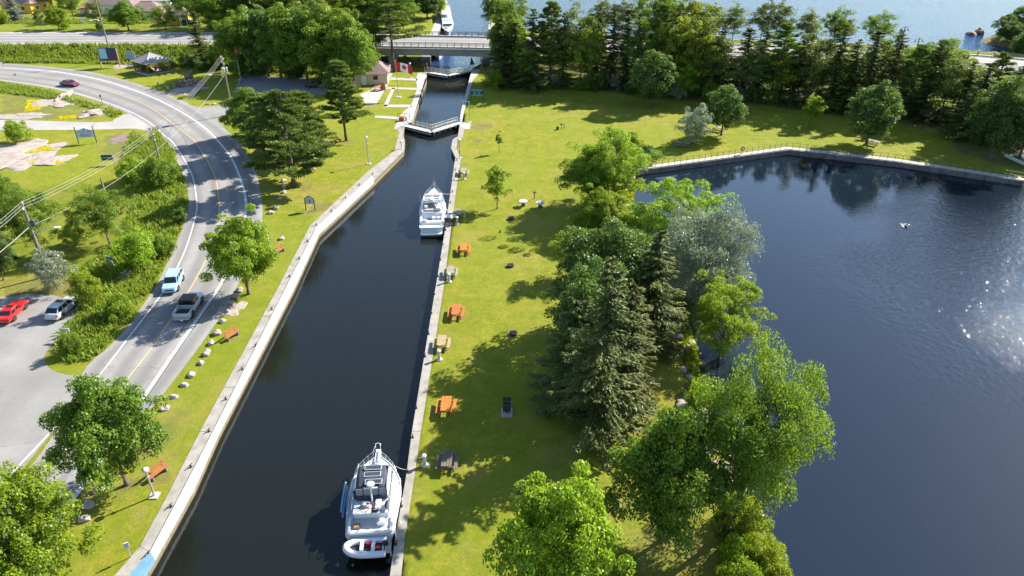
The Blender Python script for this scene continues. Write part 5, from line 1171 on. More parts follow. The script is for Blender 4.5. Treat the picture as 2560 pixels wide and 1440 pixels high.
for s in (-1, 1): sole_box(ex, 'cockpit_coaming', (s*1.42, -3.9, 1.4), (0.35, 2.6, 0.45), 'gelcoat', 0.08)
sole_box(ex, 'transom', (0, -hb+1.25, 1.2), (2.9, 0.9, 0.65), 'gelcoat', 0.12); sole_box(ex, 'swim_platform', (0, -hb+0.15, 0.45), (2.9, 1.5, 0.14), 'gelcoat', 0.06); sole_box(ex, 'transom_locker', (-0.9, -hb+1.3, 1.58), (0.5, 0.5, 0.3), 'deck_grey', 0.05)
bow_rail(ex, dk, 0.8, hb-0.3, 0.75, (0, hb+0.25, 2.5))
MB().tube((0, hb-0.1, 2.35), (0, hb-0.05, 3.3), 0.015, n=5).build('flag_staff', 'gelcoat', ex)
for y in (-2.8, 0.0, 2.2): fender(ex, 1.88 if y < 1 else 1.6, y, 0.35)
M2 = Matrix.Translation((c.x, c.y, WLOW)) @ Matrix.Rotation(RZ2, 4, 'Z')
gp = thing('gangway', 'grey boarding ramp from the canal wall to the cabin cruiser', 'gangway', tuple(M2 @ Vector((2.35, -3.1, 1.32))), RZ2)
MB().box((0, 0, 0), (1.9, 1.5, 0.06)).build('deck', 'deck_grey', gp)
for s in (-1, 1): MB().box((0, s*0.76, 0.04), (1.9, 0.06, 0.12)).build('side_beam', 'trim_black', gp)
# --- boats beyond the gates
def far_boat(label, y0, y1, px0, px1, B, name='motor_yacht'):
    A, Bq = G(px0, y0, WUP+0.6), G(px1, y1, WUP+0.6); d = Bq-A; cc = (A+Bq)/2
    r = thing(name, label, 'boat', (cc.x, cc.y, WUP), math.atan2(d.y, d.x)-math.pi/2); L = d.length; h = L/2
    k = hull(r, L, B, 1.3, bowh=0.6, stern=0.88, full=2.3)
    tapered(r, 'deckhouse', (-B*.40, B*.40, -h+2.0, h*0.42), (-B*.36, B*.36, -h+2.2, h*0.2), 1.3, 2.5, 'gelcoat', 0.08)
    MB().box((0, h*0.33, 1.98), (B*.66, 0.05, 0.62), rx=-0.75).build('windshield', 'glass_dark', r)
    for s in (-1, 1): MB().box((s*B*.385, -0.6, 1.95), (0.06, L*.34, 0.45), ry=-s*.06).build('side_window', 'glass_dark', r)
    tapered(r, 'flybridge', (-B*.37, B*.37, -h+2.2, h*0.16), (-B*.40, B*.40, -h+2.2, h*0.10), 2.5, 3.15, 'gelcoat', 0.08)
    tapered(r, 'hardtop', (-B*.38, B*.38, -h+2.0, h*0.02), (-B*.34, B*.34, -h+2.2, -h*.05), 4.0, 4.15, 'gelcoat', 0.06)
    for s in (-1, 1):
        for y in (-h+2.4, -0.3): MB().tube((s*B*.34, y, 3.1), (s*B*.34, y, 4.05), 0.05, n=6).build('top_support', 'gelcoat', r)
    MB().lathe([(0.05, 0), (0.3, 0.03), (0.3, 0.16), (0.03, 0.25)], (0, -1.4, 4.2), 12).build('radar_dome', 'gelcoat', r, True)
    MB().box((0.5, h*.55, 1.75), (0.7, 0.6, 0.1)).build('deck_hatch', 'glass_dark', r)
    bow_rail(r, k, 0.8, h-0.4, 0.75)
    for y in (-1.5, 0.8): fender(r, B/2+.1, y, .4)
    return r
far_boat('white flybridge yacht moored beyond the bridge at the upper quay', 42, 92, 1113, 1122, 4.0)
far_boat('white boat with its bow showing under the bridge', 118, 146, 1094, 1098, 3.4, 'cabin_cruiser')
# ---------------------------------------------------------------- bridge
br = thing('road_bridge', 'grey concrete girder bridge carrying the highway over the upper canal', 'bridge')
plain('girder', (0.30, 0.31, 0.31), 0.85, (0.23, 0.24, 0.24), 0.5, world=True); plain('rail_brown', (0.10, 0.085, 0.075), 0.5, (0.07, 0.06, 0.05), 4)
bi = [i for i, p in enumerate(HWY) if GAP0-6 < p.x < GAP1+6]
def hw(w, dz): 
    o = hwy_off(w, dz); return [o[i] for i in bi]
for w0, w1, z0, z1, nm, m in ((5.9, -5.9, -0.35, -0.01, 'deck', 'concrete'), (5.95, 6.45, -0.35, 0.28, 'kerb_beam', 'concrete_pale'), (-5.95, -6.45, -0.35, 0.28, 'kerb_beam', 'concrete_pale')):
    a0, a1, b0, b1 = hw(w0, z0), hw(w0, z1), hw(w1, z0), hw(w1, z1)
    MB().loft([[p, q, s, t] for p, q, s, t in zip(a0, a1, b1, b0)]).build(nm, m, br)
for w in (-6.2, -3.7, -1.2, 1.2, 3.7, 6.2):
    MB().loft([[p, q, s, t] for p, q, s, t in zip(hw(w-0.25, -1.75), hw(w-0.25, -0.36), hw(w+0.25, -0.36), hw(w+0.25, -1.75))]).build('girder', 'girder', br)
for s in (-1, 1):
    R0 = resample(hw(s*6.2, 0.0), 27)
    for p in R0: MB().box((p.x, p.y, p.z+0.72), (0.12, 0.18, 0.9)).build('railing_post', 'rail_brown', br)
    for h in (0.62, 0.88, 1.14): MB().path([(p.x, p.y, p.z+h) for p in R0], 0.06 if h > 1 else 0.05, 6).build('rail', 'rail_brown', br)
for x0 in (G(1000, 140, 1).x, G(1218, 140, 1).x):
    y = [p for p in HWY if abs(p.x-x0) < 8][0].y
    MB().box((x0-(1.4 if x0 < -20 else -1.4), y, 0.6), (1.2, 11.5, 4.2)).build('pier', 'concrete_pale', br, False, 0.05)
for x0 in (GAP0+0.5, GAP1-0.5):
    y = [p for p in HWY if abs(p.x-x0) < 8][0].y; MB().box((x0, y, 1.6), (1.6, 13.2, 2.4)).build('abutment', 'concrete', br)
# guard rails on the causeway to the right and near the wood
rr = thing('guard_railing', 'brown three bar railing along the lake side of the causeway', 'railing')
rr2 = thing('guard_railing', 'brown three bar railing along the park side of the causeway', 'railing')
for s, root in ((1, rr), (-1, rr2)):
    R0 = [p for p in hwy_off(s*6.1, 0.0) if p.x > GAP1+6]; R0 = resample(R0, 46)
    for p in R0: MB().box((p.x, p.y, p.z+0.5), (0.12, 0.18, 1.1)).build('railing_post', 'rail_brown', root)
    for h in (0.5, 0.78, 1.04): MB().path([(p.x, p.y, p.z+h) for p in R0], 0.05, 6).build('rail', 'rail_brown', root)
    MB().loft([[p+Vector((0, -.25, -.3)), p+Vector((0, -.25, .22)), p+Vector((0, .25, .22)), p+Vector((0, .25, -.3))] for p in R0]).build('kerb_beam', 'concrete_pale', root)
rnd = random.Random(8)
# ---------------------------------------------------------------- lock gates
plain('gate_navy', (0.012, 0.018, 0.045), 0.5, (0.02, 0.022, 0.03), 2, bmp=0.3); plain('gate_walk', (0.62, 0.62, 0.60), 0.7, (0.5, 0.5, 0.48), 2); plain('rail_cream', (0.55, 0.50, 0.36), 0.5, (0.48, 0.44, 0.33), 3); plain('gate_wood', (0.16, 0.11, 0.06), 0.8, (0.08, 0.055, 0.03), 3)
def gate_leaf(a, b, label, zb=-2.4):
    """leaf from wall hinge a to mitre b"""
    d = b-a; L = d.length; r = thing('lock_gate', label, 'lock gate', (a.x, a.y, 0), math.atan2(d.y, d.x), 'lock gate leaves')
    n = max(8, int(L/0.45))
    for k in range(n): MB().box((L*(k+.5)/n, 0, (zb-0.18)/2), (L/n-0.02, 0.36, -zb-0.18)).build('plank', 'gate_navy', r)
    for z, t in ((-0.42, 0.14), (-1.15, 0.12)):
        for s in (-1, 1): MB().box((L/2, s*0.235, z), (L, 0.10, t)).build('waling', 'gate_walk' if t < .13 or s < 0 else 'gate_navy', r)
    MB().box((L/2, 0, 0.02), (L+0.1, 1.0, 0.09)).build('walkway', 'gate_walk', r)
    m = 6
    for s in (-1, 1):
        for k in range(m): 
            MB().tube((0.15+(L-0.3)*k/(m-1), s*0.46, -0.45 if s else 0), (0.15+(L-0.3)*k/(m-1), s*0.46, 1.1), 0.04, n=6).build('railing_post', 'rail_cream', r)
        for h in (0.55, 1.1): MB().tube((0.1, s*0.46, h), (L-0.1, s*0.46, h), 0.04, n=6).build('rail', 'rail_cream', r)
    return r
gate_leaf(G(1013, 314), G(1079, 330), 'left leaf of the lower lock gate with cream railing')
gate_leaf(G(1150, 308), G(1079.5, 330), 'right leaf of the lower lock gate with cream railing')
gate_leaf(G(1064, 180), G(1120, 189), 'left leaf of the upper lock gate beside the red winch')
gate_leaf(G(1180, 176), G(1120.5, 189), 'right leaf of the upper lock gate beside the green triangular frame')
# operating winches on the left side
plain('winch_red', (0.40, 0.12, 0.06), 0.6); plain('steel_dark', (0.06, 0.06, 0.065), 0.5)
for (px, py), lb in (((1004, 302), 'red gate winch with handrail on the lower lock apron'), ((1058, 166), 'red gate winch with handrail beside the upper lock gate')):
    p = G(px, py); r = thing('gate_winch', lb, 'winch', (p.x, p.y, 0.03))
    MB().box((0, 0, 0.35), (0.9, 0.6, 0.6)).build('gear_case', 'winch_red', r, False, 0.05); MB().lathe([(0.1, -.3), (0.45, -.3), (0.45, -.22), (0.1, -.22)], (0.1, 0, 1.0), 14).build('hand_wheel', 'winch_red', r); MB().tube((0.1, 0, .5), (.1, 0, .9), .05).build('shaft', 'steel_dark', r)
    MB().box((0.9, 0.1, 0.4), (0.4, 0.5, 0.8)).build('control_box', 'gate_walk', r, False, 0.03)
    for x in (-.8, .5, 1.4): MB().tube((x, .9, 0), (x, .9, 1.1), 0.035, n=6).build('railing_post', 'steel_dark', r)
    for h in (0.6, 1.1): MB().tube((-.8, .9, h), (1.4, .9, h), 0.035, n=6).build('rail', 'steel_dark', r)
p = G(1180, 162); r = thing('sluice_frame', 'green triangular steel frame at the upper lock gate', 'frame', (p.x, p.y, 0))
plain('green_paint', (0.03, 0.10, 0.085), 0.5)
MB().prism([(-0.55, -.08), (0.55, -.08), (0.55, .08), (-0.55, .08)], 0, 0.1).build('base', 'green_paint', r)
MB().add([(-.5, -.06, .1), (.6, -.06, .1), (-.1, -.06, 1.9), (-.5, .06, .1), (.6, .06, .1), (-.1, .06, 1.9)], [(0, 1, 2), (5, 4, 3), (0, 3, 4, 1), (1, 4, 5, 2), (2, 5, 3, 0)]).build('panel', 'green_paint', r)
# ---------------------------------------------------------------- buildings
plain('roof_brown', (0.22, 0.155, 0.145), 0.9, (0.16, 0.11, 0.10), 1.2, bmp=0.4); plain('roof_grey', (0.33, 0.305, 0.285), 0.9, (0.20, 0.185, 0.175), 5, bmp=0.4); plain('wall_cream', (0.55, 0.42, 0.28), 0.8); plain('wall_yellow', (0.62, 0.40, 0.05), 0.8); plain('wall_white', (0.72, 0.71, 0.68), 0.8); plain('wood_brown', (0.22, 0.085, 0.035), 0.8, (0.14, 0.06, 0.03), 4); plain('shingle_seam', (0.35, 0.34, 0.34), 0.8)
def hip_house(name, label, loc, rz, W_, D_, h, rise, wallm, roofm, over=0.7, ridge=0.35, doors=(), wins=(), cat='building'):
    r = thing(name, label, cat, loc, rz)
    MB().box((0, 0, h/2), (W_, D_, h)).build('wall', wallm, r)
    a, b, c = W_/2+over, D_/2+over, W_/2*ridge
    v = [(-a, -b, h-.1), (a, -b, h-.1), (a, b, h-.1), (-a, b, h-.1), (-c, 0, h+rise), (c, 0, h+rise)]
    rf = MB().add(v, [(0, 1, 5, 4), (1, 2, 5), (2, 3, 4, 5), (3, 0, 4), (3, 2, 1, 0)]).build('roof', roofm, r)
    MB().tube(v[4], v[5], 0.10, n=6).build('ridge_cap', roofm, rf)
    for (x, y, rot) in doors:
        dr = MB().box((0, 0, 1.0), (0.95, 0.06, 2.0)).build('door', 'wall_white', r); dr.location = (x, y, 0); dr.rotation_euler = (0, 0, rot); MB().box((.35, -.05, 1.0), (.06, .06, .12)).build('handle', 'steel_dark', dr)
    for (x, y, rot, w) in wins:
        wn = MB().box((0, 0, 0), (w+.16, 0.08, 1.1)).build('window', 'wall_white', r); wn.location = (x, y, 1.5); wn.rotation_euler = (0, 0, rot); MB().box((0, -.03, 0), (w, 0.06, .95)).build('pane', 'glass_dark', wn); MB().box((0, -.08, -.58), (w+.2, .12, .06)).build('sill', 'wall_white', wn)
    return r
p = G(934, 205); hip_house('lockhouse', 'lockhouse with brown hipped roof beside the paved yard', (p.x-1.0, p.y+1.0, 0), 0.12, 8.0, 6.5, 2.5, 2.2, 'wall_cream', 'roof_brown', doors=((4.03, 0.5, math.pi/2), (-1, -3.28, 0)), wins=((1.5, -3.26, 0, 1.1), (4.01, 2.2, math.pi/2, 0.9), (4.01, -1.8, math.pi/2, 0.9)))
p = G(905, 152); hip_house('shed', 'small grey shed with white fascia behind the lockhouse', (p.x, p.y, 0), -0.15, 5.0, 4.0, 2.4, 1.2, 'wall_white', 'roof_grey', 0.4, 0.5, doors=((0.8, -2.03, 0),), wins=((-1.2, -2.02, 0, .8),))
def far(px, py, z=3.0):
    q = G(px, py, z); zz = gz(q.x, q.y); q = G(px, py, zz); return (q.x, q.y, gz(q.x, q.y)-0.05)
hip_house('house', 'yellow house with brown hipped roof beside the gravel yard', far(72, 26), -0.25, 11, 8.5, 3.0, 2.6, 'wall_yellow', 'roof_brown', doors=((0.0, -4.28, 0),), wins=((2.6, -4.28, 0, 1.3), (-2.8, -4.28, 0, 1.1), (5.53, 1, math.pi/2, 1.1), (5.53, -2, math.pi/2, 1.1)))
hip_house('house', 'house with wide brown roof hidden behind dense verge trees', far(300, 30), -0.1, 15, 10, 3.0, 3.0, 'wall_white', 'roof_brown', doors=((1.0, -5.03, 0),), wins=((4, -5.03, 0, 1.4), (-4, -5.03, 0, 1.4), (7.53, 0, math.pi/2, 1.2)))
hip_house('cottage', 'small yellow cottage with white trim next to the dock', far(448, 58), 0.25, 6.0, 5.0, 2.8, 2.0, 'wall_yellow', 'roof_brown', 0.4, doors=((1.6, -2.53, 0),), wins=((-0.8, -2.53, 0, 1.0), (3.03, 0.4, math.pi/2, .9)))
hip_house('boathouse', 'low pale roofed boathouse at the lake edge', far(395, 16), 0.05, 10, 5.0, 2.4, 1.0, 'wall_white', 'gate_walk', 0.4, 0.7, doors=((0, -2.53, 0),), wins=((3, -2.53, 0, 1.0),))
hip_house('house', 'house with brown roof low behind the verge tree and dock boats', far(375, 44), 0.1, 9, 7, 2.6, 2.0, 'wall_cream', 'roof_brown', doors=((1.0, -3.53, 0),), wins=((3, -3.53, 0, 1.2), (-2.5, -3.53, 0, 1.2)))
# gazebo
p = G(385, 178); gb = thing('gazebo', 'open timber gazebo with grey shingled pyramid roof', 'gazebo', (p.x, p.y, 0), math.radians(-38))
a = 3.3; h = 2.5; v = [(-a, -a, h), (a, -a, h), (a, a, h), (-a, a, h), (0, 0, h+1.7)]
for f in ((0, 1, 4), (1, 2, 4), (2, 3, 4), (3, 0, 4)):
    t = [Vector(v[i]) for i in f]
    for k in range(6):                     # courses of shingles, each lapping the one below
        q0, q1 = k/6, (k+1)/6+0.02
        A0, B0 = t[0].lerp(t[2], q0), t[1].lerp(t[2], q0); A1, B1 = t[0].lerp(t[2], min(1, q1)), t[1].lerp(t[2], min(1, q1)); up = Vector((0, 0, 0.05))
        MB().add([A0+up, B0+up, B1, A1, A0-up*.2, B0-up*.2], [(0, 1, 2, 3), (4, 5, 1, 0), (4, 0, 3), (1, 5, 2)]).build('shingle_course', 'roof_grey', gb)
    MB().tube(t[0]+Vector((0, 0, .04)), t[2]+Vector((0, 0, .04)), 0.07, n=6).build('hip_cap', 'shingle_seam', gb)
for x in (-1, 0, 1):
    for y in (-1, 0, 1):
        if x or y: MB().box((x*2.8, y*2.8, 1.25), (0.2, 0.2, 2.5)).build('post', 'wood_brown', gb)
for x, y, w, d in ((0, 2.8, 5.4, .12), (2.8, 1.4, .12, 2.6), (-2.8, 0, .12, 5.4), (-1.5, -2.8, 2.4, .12)): MB().box((x, y, 0.85), (w, d, 0.12)).build('rail', 'wood_brown', gb); MB().box((x, y, 0.35), (w, d, 0.12)).build('rail', 'wood_brown', gb)
MB().box((0, 0, 0.06), (6.2, 6.2, 0.24)).build('floor', 'concrete_pale', gb); MB().box((0.3, 0.4, .75), (1.6, .8, .08)).build('table_top', 'wood_brown', gb); MB().box((.3, .4, .4), (.5, .4, .7)).build('table_foot', 'wood_brown', gb)
for (px, py) in ((362, 178), (375, 184), (420, 170), (412, 178)): tree('shrub_b', px, py, py-16, 22, 'small garden bush round the foot of the gazebo', 'bushes round the gazebo')
# ---------------------------------------------------------------- boulders, rock and stones
plain('granite', (0.36, 0.30, 0.275), 0.9, (0.30, 0.25, 0.23), 3.5, bmp=0.4); plain('granite_pale', (0.36, 0.30, 0.265), 0.9, (0.22, 0.175, 0.15), 0.9, bmp=0.5, world=True); plain('stone_brown', (0.24, 0.17, 0.14), 0.9, (0.15, 0.10, 0.085), 3, bmp=0.5); plain('stone_wet', (0.15, 0.13, 0.10), 0.6, (0.30, 0.27, 0.22), 2, bmp=0.5)
ROCKS = []
for k in range(6):
    ROCKS.append(MB().blob((0, 0, 0.30), (0.62, 0.50, 0.42), 3+k*5, 3, 0.42).mesh('boulder', 'granite', True))
def rocks(pxs, label, group, s0=0.8, s1=1.2, sd=1):
    r = random.Random(sd)
    for px in pxs:
        p = G(*px); o = bpy.data.objects.new('boulder', ROCKS[r.randrange(6)]); COL.objects.link(o); k = r.uniform(s0, s1)*0.62
        o.location = (p.x, p.y, gz(p.x, p.y)-0.08); o.scale = (k, k*r.uniform(.85, 1.15), k*r.uniform(.8, 1.1)); o.rotation_euler = (0, 0, r.uniform(0, 6.28)); tag(o, label, 'boulder', group)
rocks([(413, 1022), (434, 994), (461, 964), (479, 939), (503, 909), (517, 885), (529, 859), (543, 835), (557, 805)], 'pale granite boulder in the row between the road shoulder and the canal lawn', 'boulders along the road shoulder')
rocks([(592, 743), (600, 727), (618, 699), (632, 684)], 'granite boulder in the shade of the ash tree', 'boulders under the ash tree', .9, 1.3, 4)
rocks([(568, 779), (579, 759)], 'granite boulder resting on the flat rock slab', 'boulders on the rock slab', .8, 1.0, 5)
rocks([(678, 533), (691, 522), (700, 498), (710, 482), (711, 469), (709, 454)], 'reddish granite boulder in the row under the pines', 'boulders under the pines', .9, 1.25, 6)
rocks([(222, 1265), (245, 1228), (212, 1300), (330, 1128)], 'grey boulder in the shade of the road bend maple', 'boulders under the maple', .9, 1.3, 7)
rocks([(521, 261), (534, 261), (554, 258), (573, 253), (588, 248), (604, 244), (612, 240), (627, 235)], 'small boulder in the row along the access lane', 'boulders along the access lane', .9, 1.3, 8)
rocks([(577, 277), (598, 273), (590, 297), (607, 268)], 'small boulder on the pine side of the access lane', 'boulders at the lane mouth', .9, 1.2, 9)
rocks([(586, 230), (600, 230), (615, 230)], 'small boulder at the corner of the lock parking place', 'boulders at the parking corner', .8, 1.0, 10)
p = G(332, 478); rocks([(332, 478)], 'single pale boulder lying in the long grass', None, 1.0, 1.1, 12); rocks([(704, 598)], 'single flat stone on the canal lawn near a bench', None, .9, 1.0, 13)
def outcrop(px, py, wpx, hpx, label, seed, h=0.35, mat='granite_pale'):
    p = G(px, py); w = wpx/2*MPP(py); d = abs(G(px, py-hpx/2).y-G(px, py+hpx/2).y)/2
    o = MB().blob((0, 0, 0), (w, d, h), seed, 5, 0.75).build('rock_outcrop', mat, None, True); o.location = (p.x, p.y, -0.06); tag(o, label, 'rock'); return o
outcrop(20, 395, 150, 80, 'wide pale rock outcrop with yellow flowers on the yard lawn', 3, 0.3); outcrop(118, 402, 90, 34, 'long pale rock tongue beside the wide outcrop', 21, .2); outcrop(60, 366, 80, 16, 'low rock strip above the wide outcrop', 22, .16); outcrop(140, 258, 90, 24, 'long weathered rock strip on the traffic island', 8, .25); outcrop(235, 282, 66, 24, 'pale rock at the tip of the traffic island', 5, .4); outcrop(60, 290, 120, 14, 'low reddish rock along the gravel driveway', 9, .2); outcrop(583, 770, 58, 36, 'flat rock slab on the road shoulder', 6, .14); outcrop(470, 226, 84, 32, 'pale stone pad in front of the stone wall feature', 7, .22); outcrop(158, 245, 22, 22, 'upright pale rock on the traffic island', 14, .7); outcrop(310, 690, 34, 16, 'pale rock in the long grass below the keyhole sign', 15, .5); outcrop(315, 165, 50, 14, 'flat bare rock below the picture board', 16, .1); outcrop(300, 348, 60, 20, 'brownish rock patch near the road', 17, .15, 'stone_brown')
isl = [(2428, 86, 26, 8, 'long low rock in the lake near the island', 4, .8), (2448, 84, 22, 14, 'round dark rock in the lake near the island', 9, 1.6)]
for px, py, w, hh, lb, sdd, h in isl:
    p = G(px, py, WUP); o = MB().blob((0, 0, 0), (w/2*MPP(py), 1.6, h), sdd, 3, 0.4).build('boulder', 'stone_brown', None, True); o.location = (p.x, p.y, WUP); tag(o, lb, 'rock')
rs_ = random.Random(21)
STN = [MB().blob((0, 0, 0), (0.5, 0.36, 0.22), 40+k, 2, 0.5).mesh('stone', ['stone_brown', 'stone_wet', 'granite', 'stone_wet'][k % 4], True) for k in range(6)]
def stones(n, line, w0, w1, s0, s1, zoff=0.05):
    L = resample(line, n)
    for i, q in enumerate(L):
        j = min(i, n-2); d = (L[j+1]-L[j]).normalized(); nn = Vector((d.y, -d.x, 0))*rs_.uniform(w0, w1)
        x, y = q.x+nn.x+rs_.uniform(-.3, .3), q.y+nn.y+rs_.uniform(-.3, .3)
        o = bpy.data.objects.new('stone', STN[rs_.randrange(6)]); COL.objects.link(o); o.parent = ground; k = rs_.uniform(s0, s1)
        o.location = (x, y, gz(x, y)+zoff); o.rotation_euler = (rs_.uniform(-.3, .3), rs_.uniform(-.3, .3), rs_.uniform(0, 6.28)); o.scale = (k, k, k)
stones(150, SHORE, -0.9, 1.6, 0.6, 1.3); stones(70, SHORE[8:], 0.4, 3.4, 0.7, 1.5)
stones(60, GL([(960, 128), (985, 150), (1000, 158)]), -4, 4, 0.6, 1.1); stones(30, GL([(1020, 158), (1050, 158)]), -2, 2, 0.5, 0.9)
# ---------------------------------------------------------------- tall grass and flowers
def blades(name, polys, n, h, mat, seed, kind='grass', w=0.035, spread=0.5):
    rs = np.random.RandomState(seed); P = []
    for poly in polys:
        pts = GL(poly[0]) if not isinstance(poly[0][0], Vector) else poly[0]
        A = np.array([[p.x, p.y] for p in pts]); lo, hi = A.min(0), A.max(0); q = rs.uniform(lo, hi, (int(n*poly[1]*6), 2)); q = q[inside(q, pts)][:int(n*poly[1])]; P.append(q)
    P = np.concatenate(P); d = vnoise(P, 0.8, seed); P = P[rs.uniform(-1, 1, len(P)) < d+0.55]
    z = ground_z(P); B = 5; idx = np.repeat(np.arange(len(P)), B); m = len(idx)
    base = np.column_stack([P, z])[idx]+np.column_stack([rs.normal(0, .16, m), rs.normal(0, .16, m), np.zeros(m)])
    L = h*rs.uniform(.5, 1.25, m)*(1+0.3*d[rs.uniform(-1, 1, len(d)) < 9][idx] if True else 1)
    u = unit(np.column_stack([rs.normal(0, spread, m), rs.normal(0, spread, m), np.ones(m)])); v = unit(np.cross(u, rs.normal(size=(m, 3))))
    lv = np.clip(rs.uniform(0, 1, len(P))[idx]*.6+.4*rs.uniform(0, 1, m), 0, 1)
    me = quads_mesh(name, base+u*L[:, None]*.5, u*L[:, None]*.5, v*(w*rs.uniform(.7, 1.6, m))[:, None], lv, mat, .1)
    o = bpy.data.objects.new(name, me); COL.objects.link(o); struct(o, 'stuff'); o['label'] = kind; return o
near = hwy_off(-8.0); band = [near[i] for i in range(len(near)) if -150 < near[i].x < GAP0-4]; band2 = [p+Vector((0, -9.5, 0)) for p in band]
blades('tall_grass', [(band+band2[::-1], 1.0)], 6500, 0.9, 'grass_blade', 3, 'tall grass and weeds on the highway slope', 0.09, .45)
blades('tall_grass', [([(330, 330), (440, 400), (468, 470), (466, 540), (440, 600), (400, 690), (330, 800), (240, 895), (140, 910), (150, 830), (215, 760), (180, 690), (300, 600), (330, 500), (300, 420)], .62), ([(0, 207), (120, 229), (200, 253), (305, 283), (290, 294), (230, 272), (150, 250), (0, 232)], .2), ([(0, 60), (110, 66), (240, 70), (560, 72), (560, 80), (240, 78), (0, 78)], .25), ([(385, 322), (400, 340), (440, 390), (420, 420), (380, 360)], .1)], 9000, 0.65, 'grass_blade', 4, 'tall roadside grass and weeds inside the road bend', 0.07, .5)
blades('ground_cover', [([(1790, 1300), (1880, 1225), (1905, 1290), (1930, 1345), (1955, 1400), (1985, 1470), (1800, 1480), (1815, 1390)], .8), ([(1700, 750), (1740, 860), (1745, 930), (1725, 930), (1715, 860)], .12), ([(1590, 440), (1580, 505), (1600, 560), (1570, 560), (1550, 480)], .2)], 5200, 0.45, 'leaf_yellow', 5, 'low leafy ground cover on the rocky shore', 0.10, .9)
blades('yellow_flowers', [([(30, 370), (110, 362), (140, 375), (60, 385)], .35), ([(60, 402), (120, 396), (165, 410), (100, 412)], .3), ([(70, 250), (110, 252), (100, 275), (60, 280)], .25), ([(455, 238), (475, 236), (480, 243), (460, 245)], .12), ([(150, 292), (190, 288), (190, 296), (150, 298)], .12), ([(0, 368), (30, 366), (30, 374), (0, 374)], .1)], 3200, 0.16, 'flower_yellow', 6, 'patches of small yellow wildflowers on the rock', 0.06, .9)
# ---------------------------------------------------------------- picnic tables and benches
def wood(name, c, c2): return plain(name, c, 0.75, c2, 3.0, bmp=0.2)
wood('wood_orange', (0.46, 0.155, 0.014), (0.30, 0.095, 0.012)); wood('wood_coral', (0.42, 0.115, 0.03), (0.30, 0.08, 0.022)); wood('wood_grey', (0.30, 0.265, 0.22), (0.17, 0.15, 0.125)); wood('wood_tan', (0.36, 0.28, 0.155), (0.24, 0.18, 0.10)); wood('wood_bench', (0.36, 0.11, 0.04), (0.28, 0.09, 0.035)); wood('wood_dark', (0.15, 0.12, 0.09), (0.09, 0.07, 0.05)); wood('wood_yellow', (0.55, 0.33, 0.06), (0.45, 0.27, 0.05))
PRN = random.Random(2)
def picnic(px, py, rz, mat, label, L=2.0, group=None):
    p = G(px, py); r = thing('picnic_table', label, 'picnic table', (p.x, p.y, 0), rz, group)
    for k in range(4): MB().box((-0.32+k*0.213, PRN.uniform(-.02, .02), 0.75+PRN.uniform(-.006, .006)), (0.185, L, 0.045), PRN.uniform(-.006, .006)).build('plank', mat, r)
    for s in (-1, 1):
        for k in (0, 1): MB().box((s*(0.64+k*.15), 0, 0.45), (0.14, L*.98, 0.045)).build('bench_plank', mat, r)
        y = s*L*0.36
        MB().box((0, y, 0.70), (0.80, 0.09, 0.09)).build('top_beam', mat, r); MB().box((0, y, 0.40), (1.55, 0.09, 0.09)).build('seat_beam', mat, r)
        for q in (-1, 1): MB().box((q*0.42, y*1.06, 0.36), (0.10, 0.06, 0.86), ry=-q*0.42).build('leg', mat, r)
    return r
picnic(1160, 630, 0.03, 'wood_orange', 'bright orange picnic table nearest the tiny bare sapling'); picnic(1141, 788, -0.03, 'wood_coral', 'coral orange picnic table between two grey tables', 2.1); picnic(1116, 1025, -0.02, 'wood_orange', 'orange picnic table at the edge of the spruce shadow', 2.0)
picnic(1159, 436, 0.0, 'wood_grey', 'weathered grey picnic table at the bend of the canal wall', 1.8); picnic(1127, 688, 0.0, 'wood_grey', 'weathered grey picnic table beside the first orange one', 1.8); picnic(1105, 866, 0.0, 'wood_tan', 'tan weathered picnic table beside the coral one', 1.8); picnic(1119, 1162, -0.02, 'wood_dark', 'dark weathered picnic table in dappled shade opposite the yacht bow', 1.9); picnic(1148, 541, 0.1, 'wood_grey', 'grey picnic table in the young tree shadow beside the cruiser', 1.8)
picnic(1795, 328, 0.9, 'wood_tan', 'tan picnic table under the dense round maple'); picnic(1700, 366, 1.2, 'wood_grey', 'grey picnic table in the shade of the olive bush'); picnic(775, 428, 0.5, 'wood_tan', 'tan picnic table under the pines'); picnic(2180, 362, 0.8, 'wood_grey', 'grey picnic table behind the linden trunk')
def bench(px, py, rz, label, mat='wood_bench', L=1.7):
    p = G(px, py); r = thing('bench', label, 'bench', (p.x, p.y, 0), rz)
    for k in range(3): MB().box((0.16-k*.15, 0, 0.44), (0.13, L, 0.04)).build('seat_plank', mat, r)
    for k in range(2): MB().box((-0.30-k*.04, 0, 0.64+k*.16), (0.04, L, 0.13), ry=-.2).build('back_plank', mat, r)
    for s in (-1, 1):
        MB().box((0, s*L*.36, .21), (.44, .08, .42)).build('leg', 'concrete', r); MB().box((-.3, s*L*.36, .6), (.05, .06, .5), ry=-.2).build('back_post', 'steel_dark', r)
    return r
bench(700, 632, -0.45, 'reddish brown bench beside the bright ash tree'); bench(582, 844, -0.5, 'reddish brown bench behind the boulder row'); bench(398, 1188, -0.5, 'reddish brown bench beside the lamp post and maple'); bench(332, 1118, -0.5, 'orange brown bench glimpsed through the maple crown', 'wood_coral'); bench(970, 180, -1.5, 'yellow painted bench under the very tall pine', 'wood_yellow', 2.6); bench(848, 352, .5, 'brown bench under the layered pine')
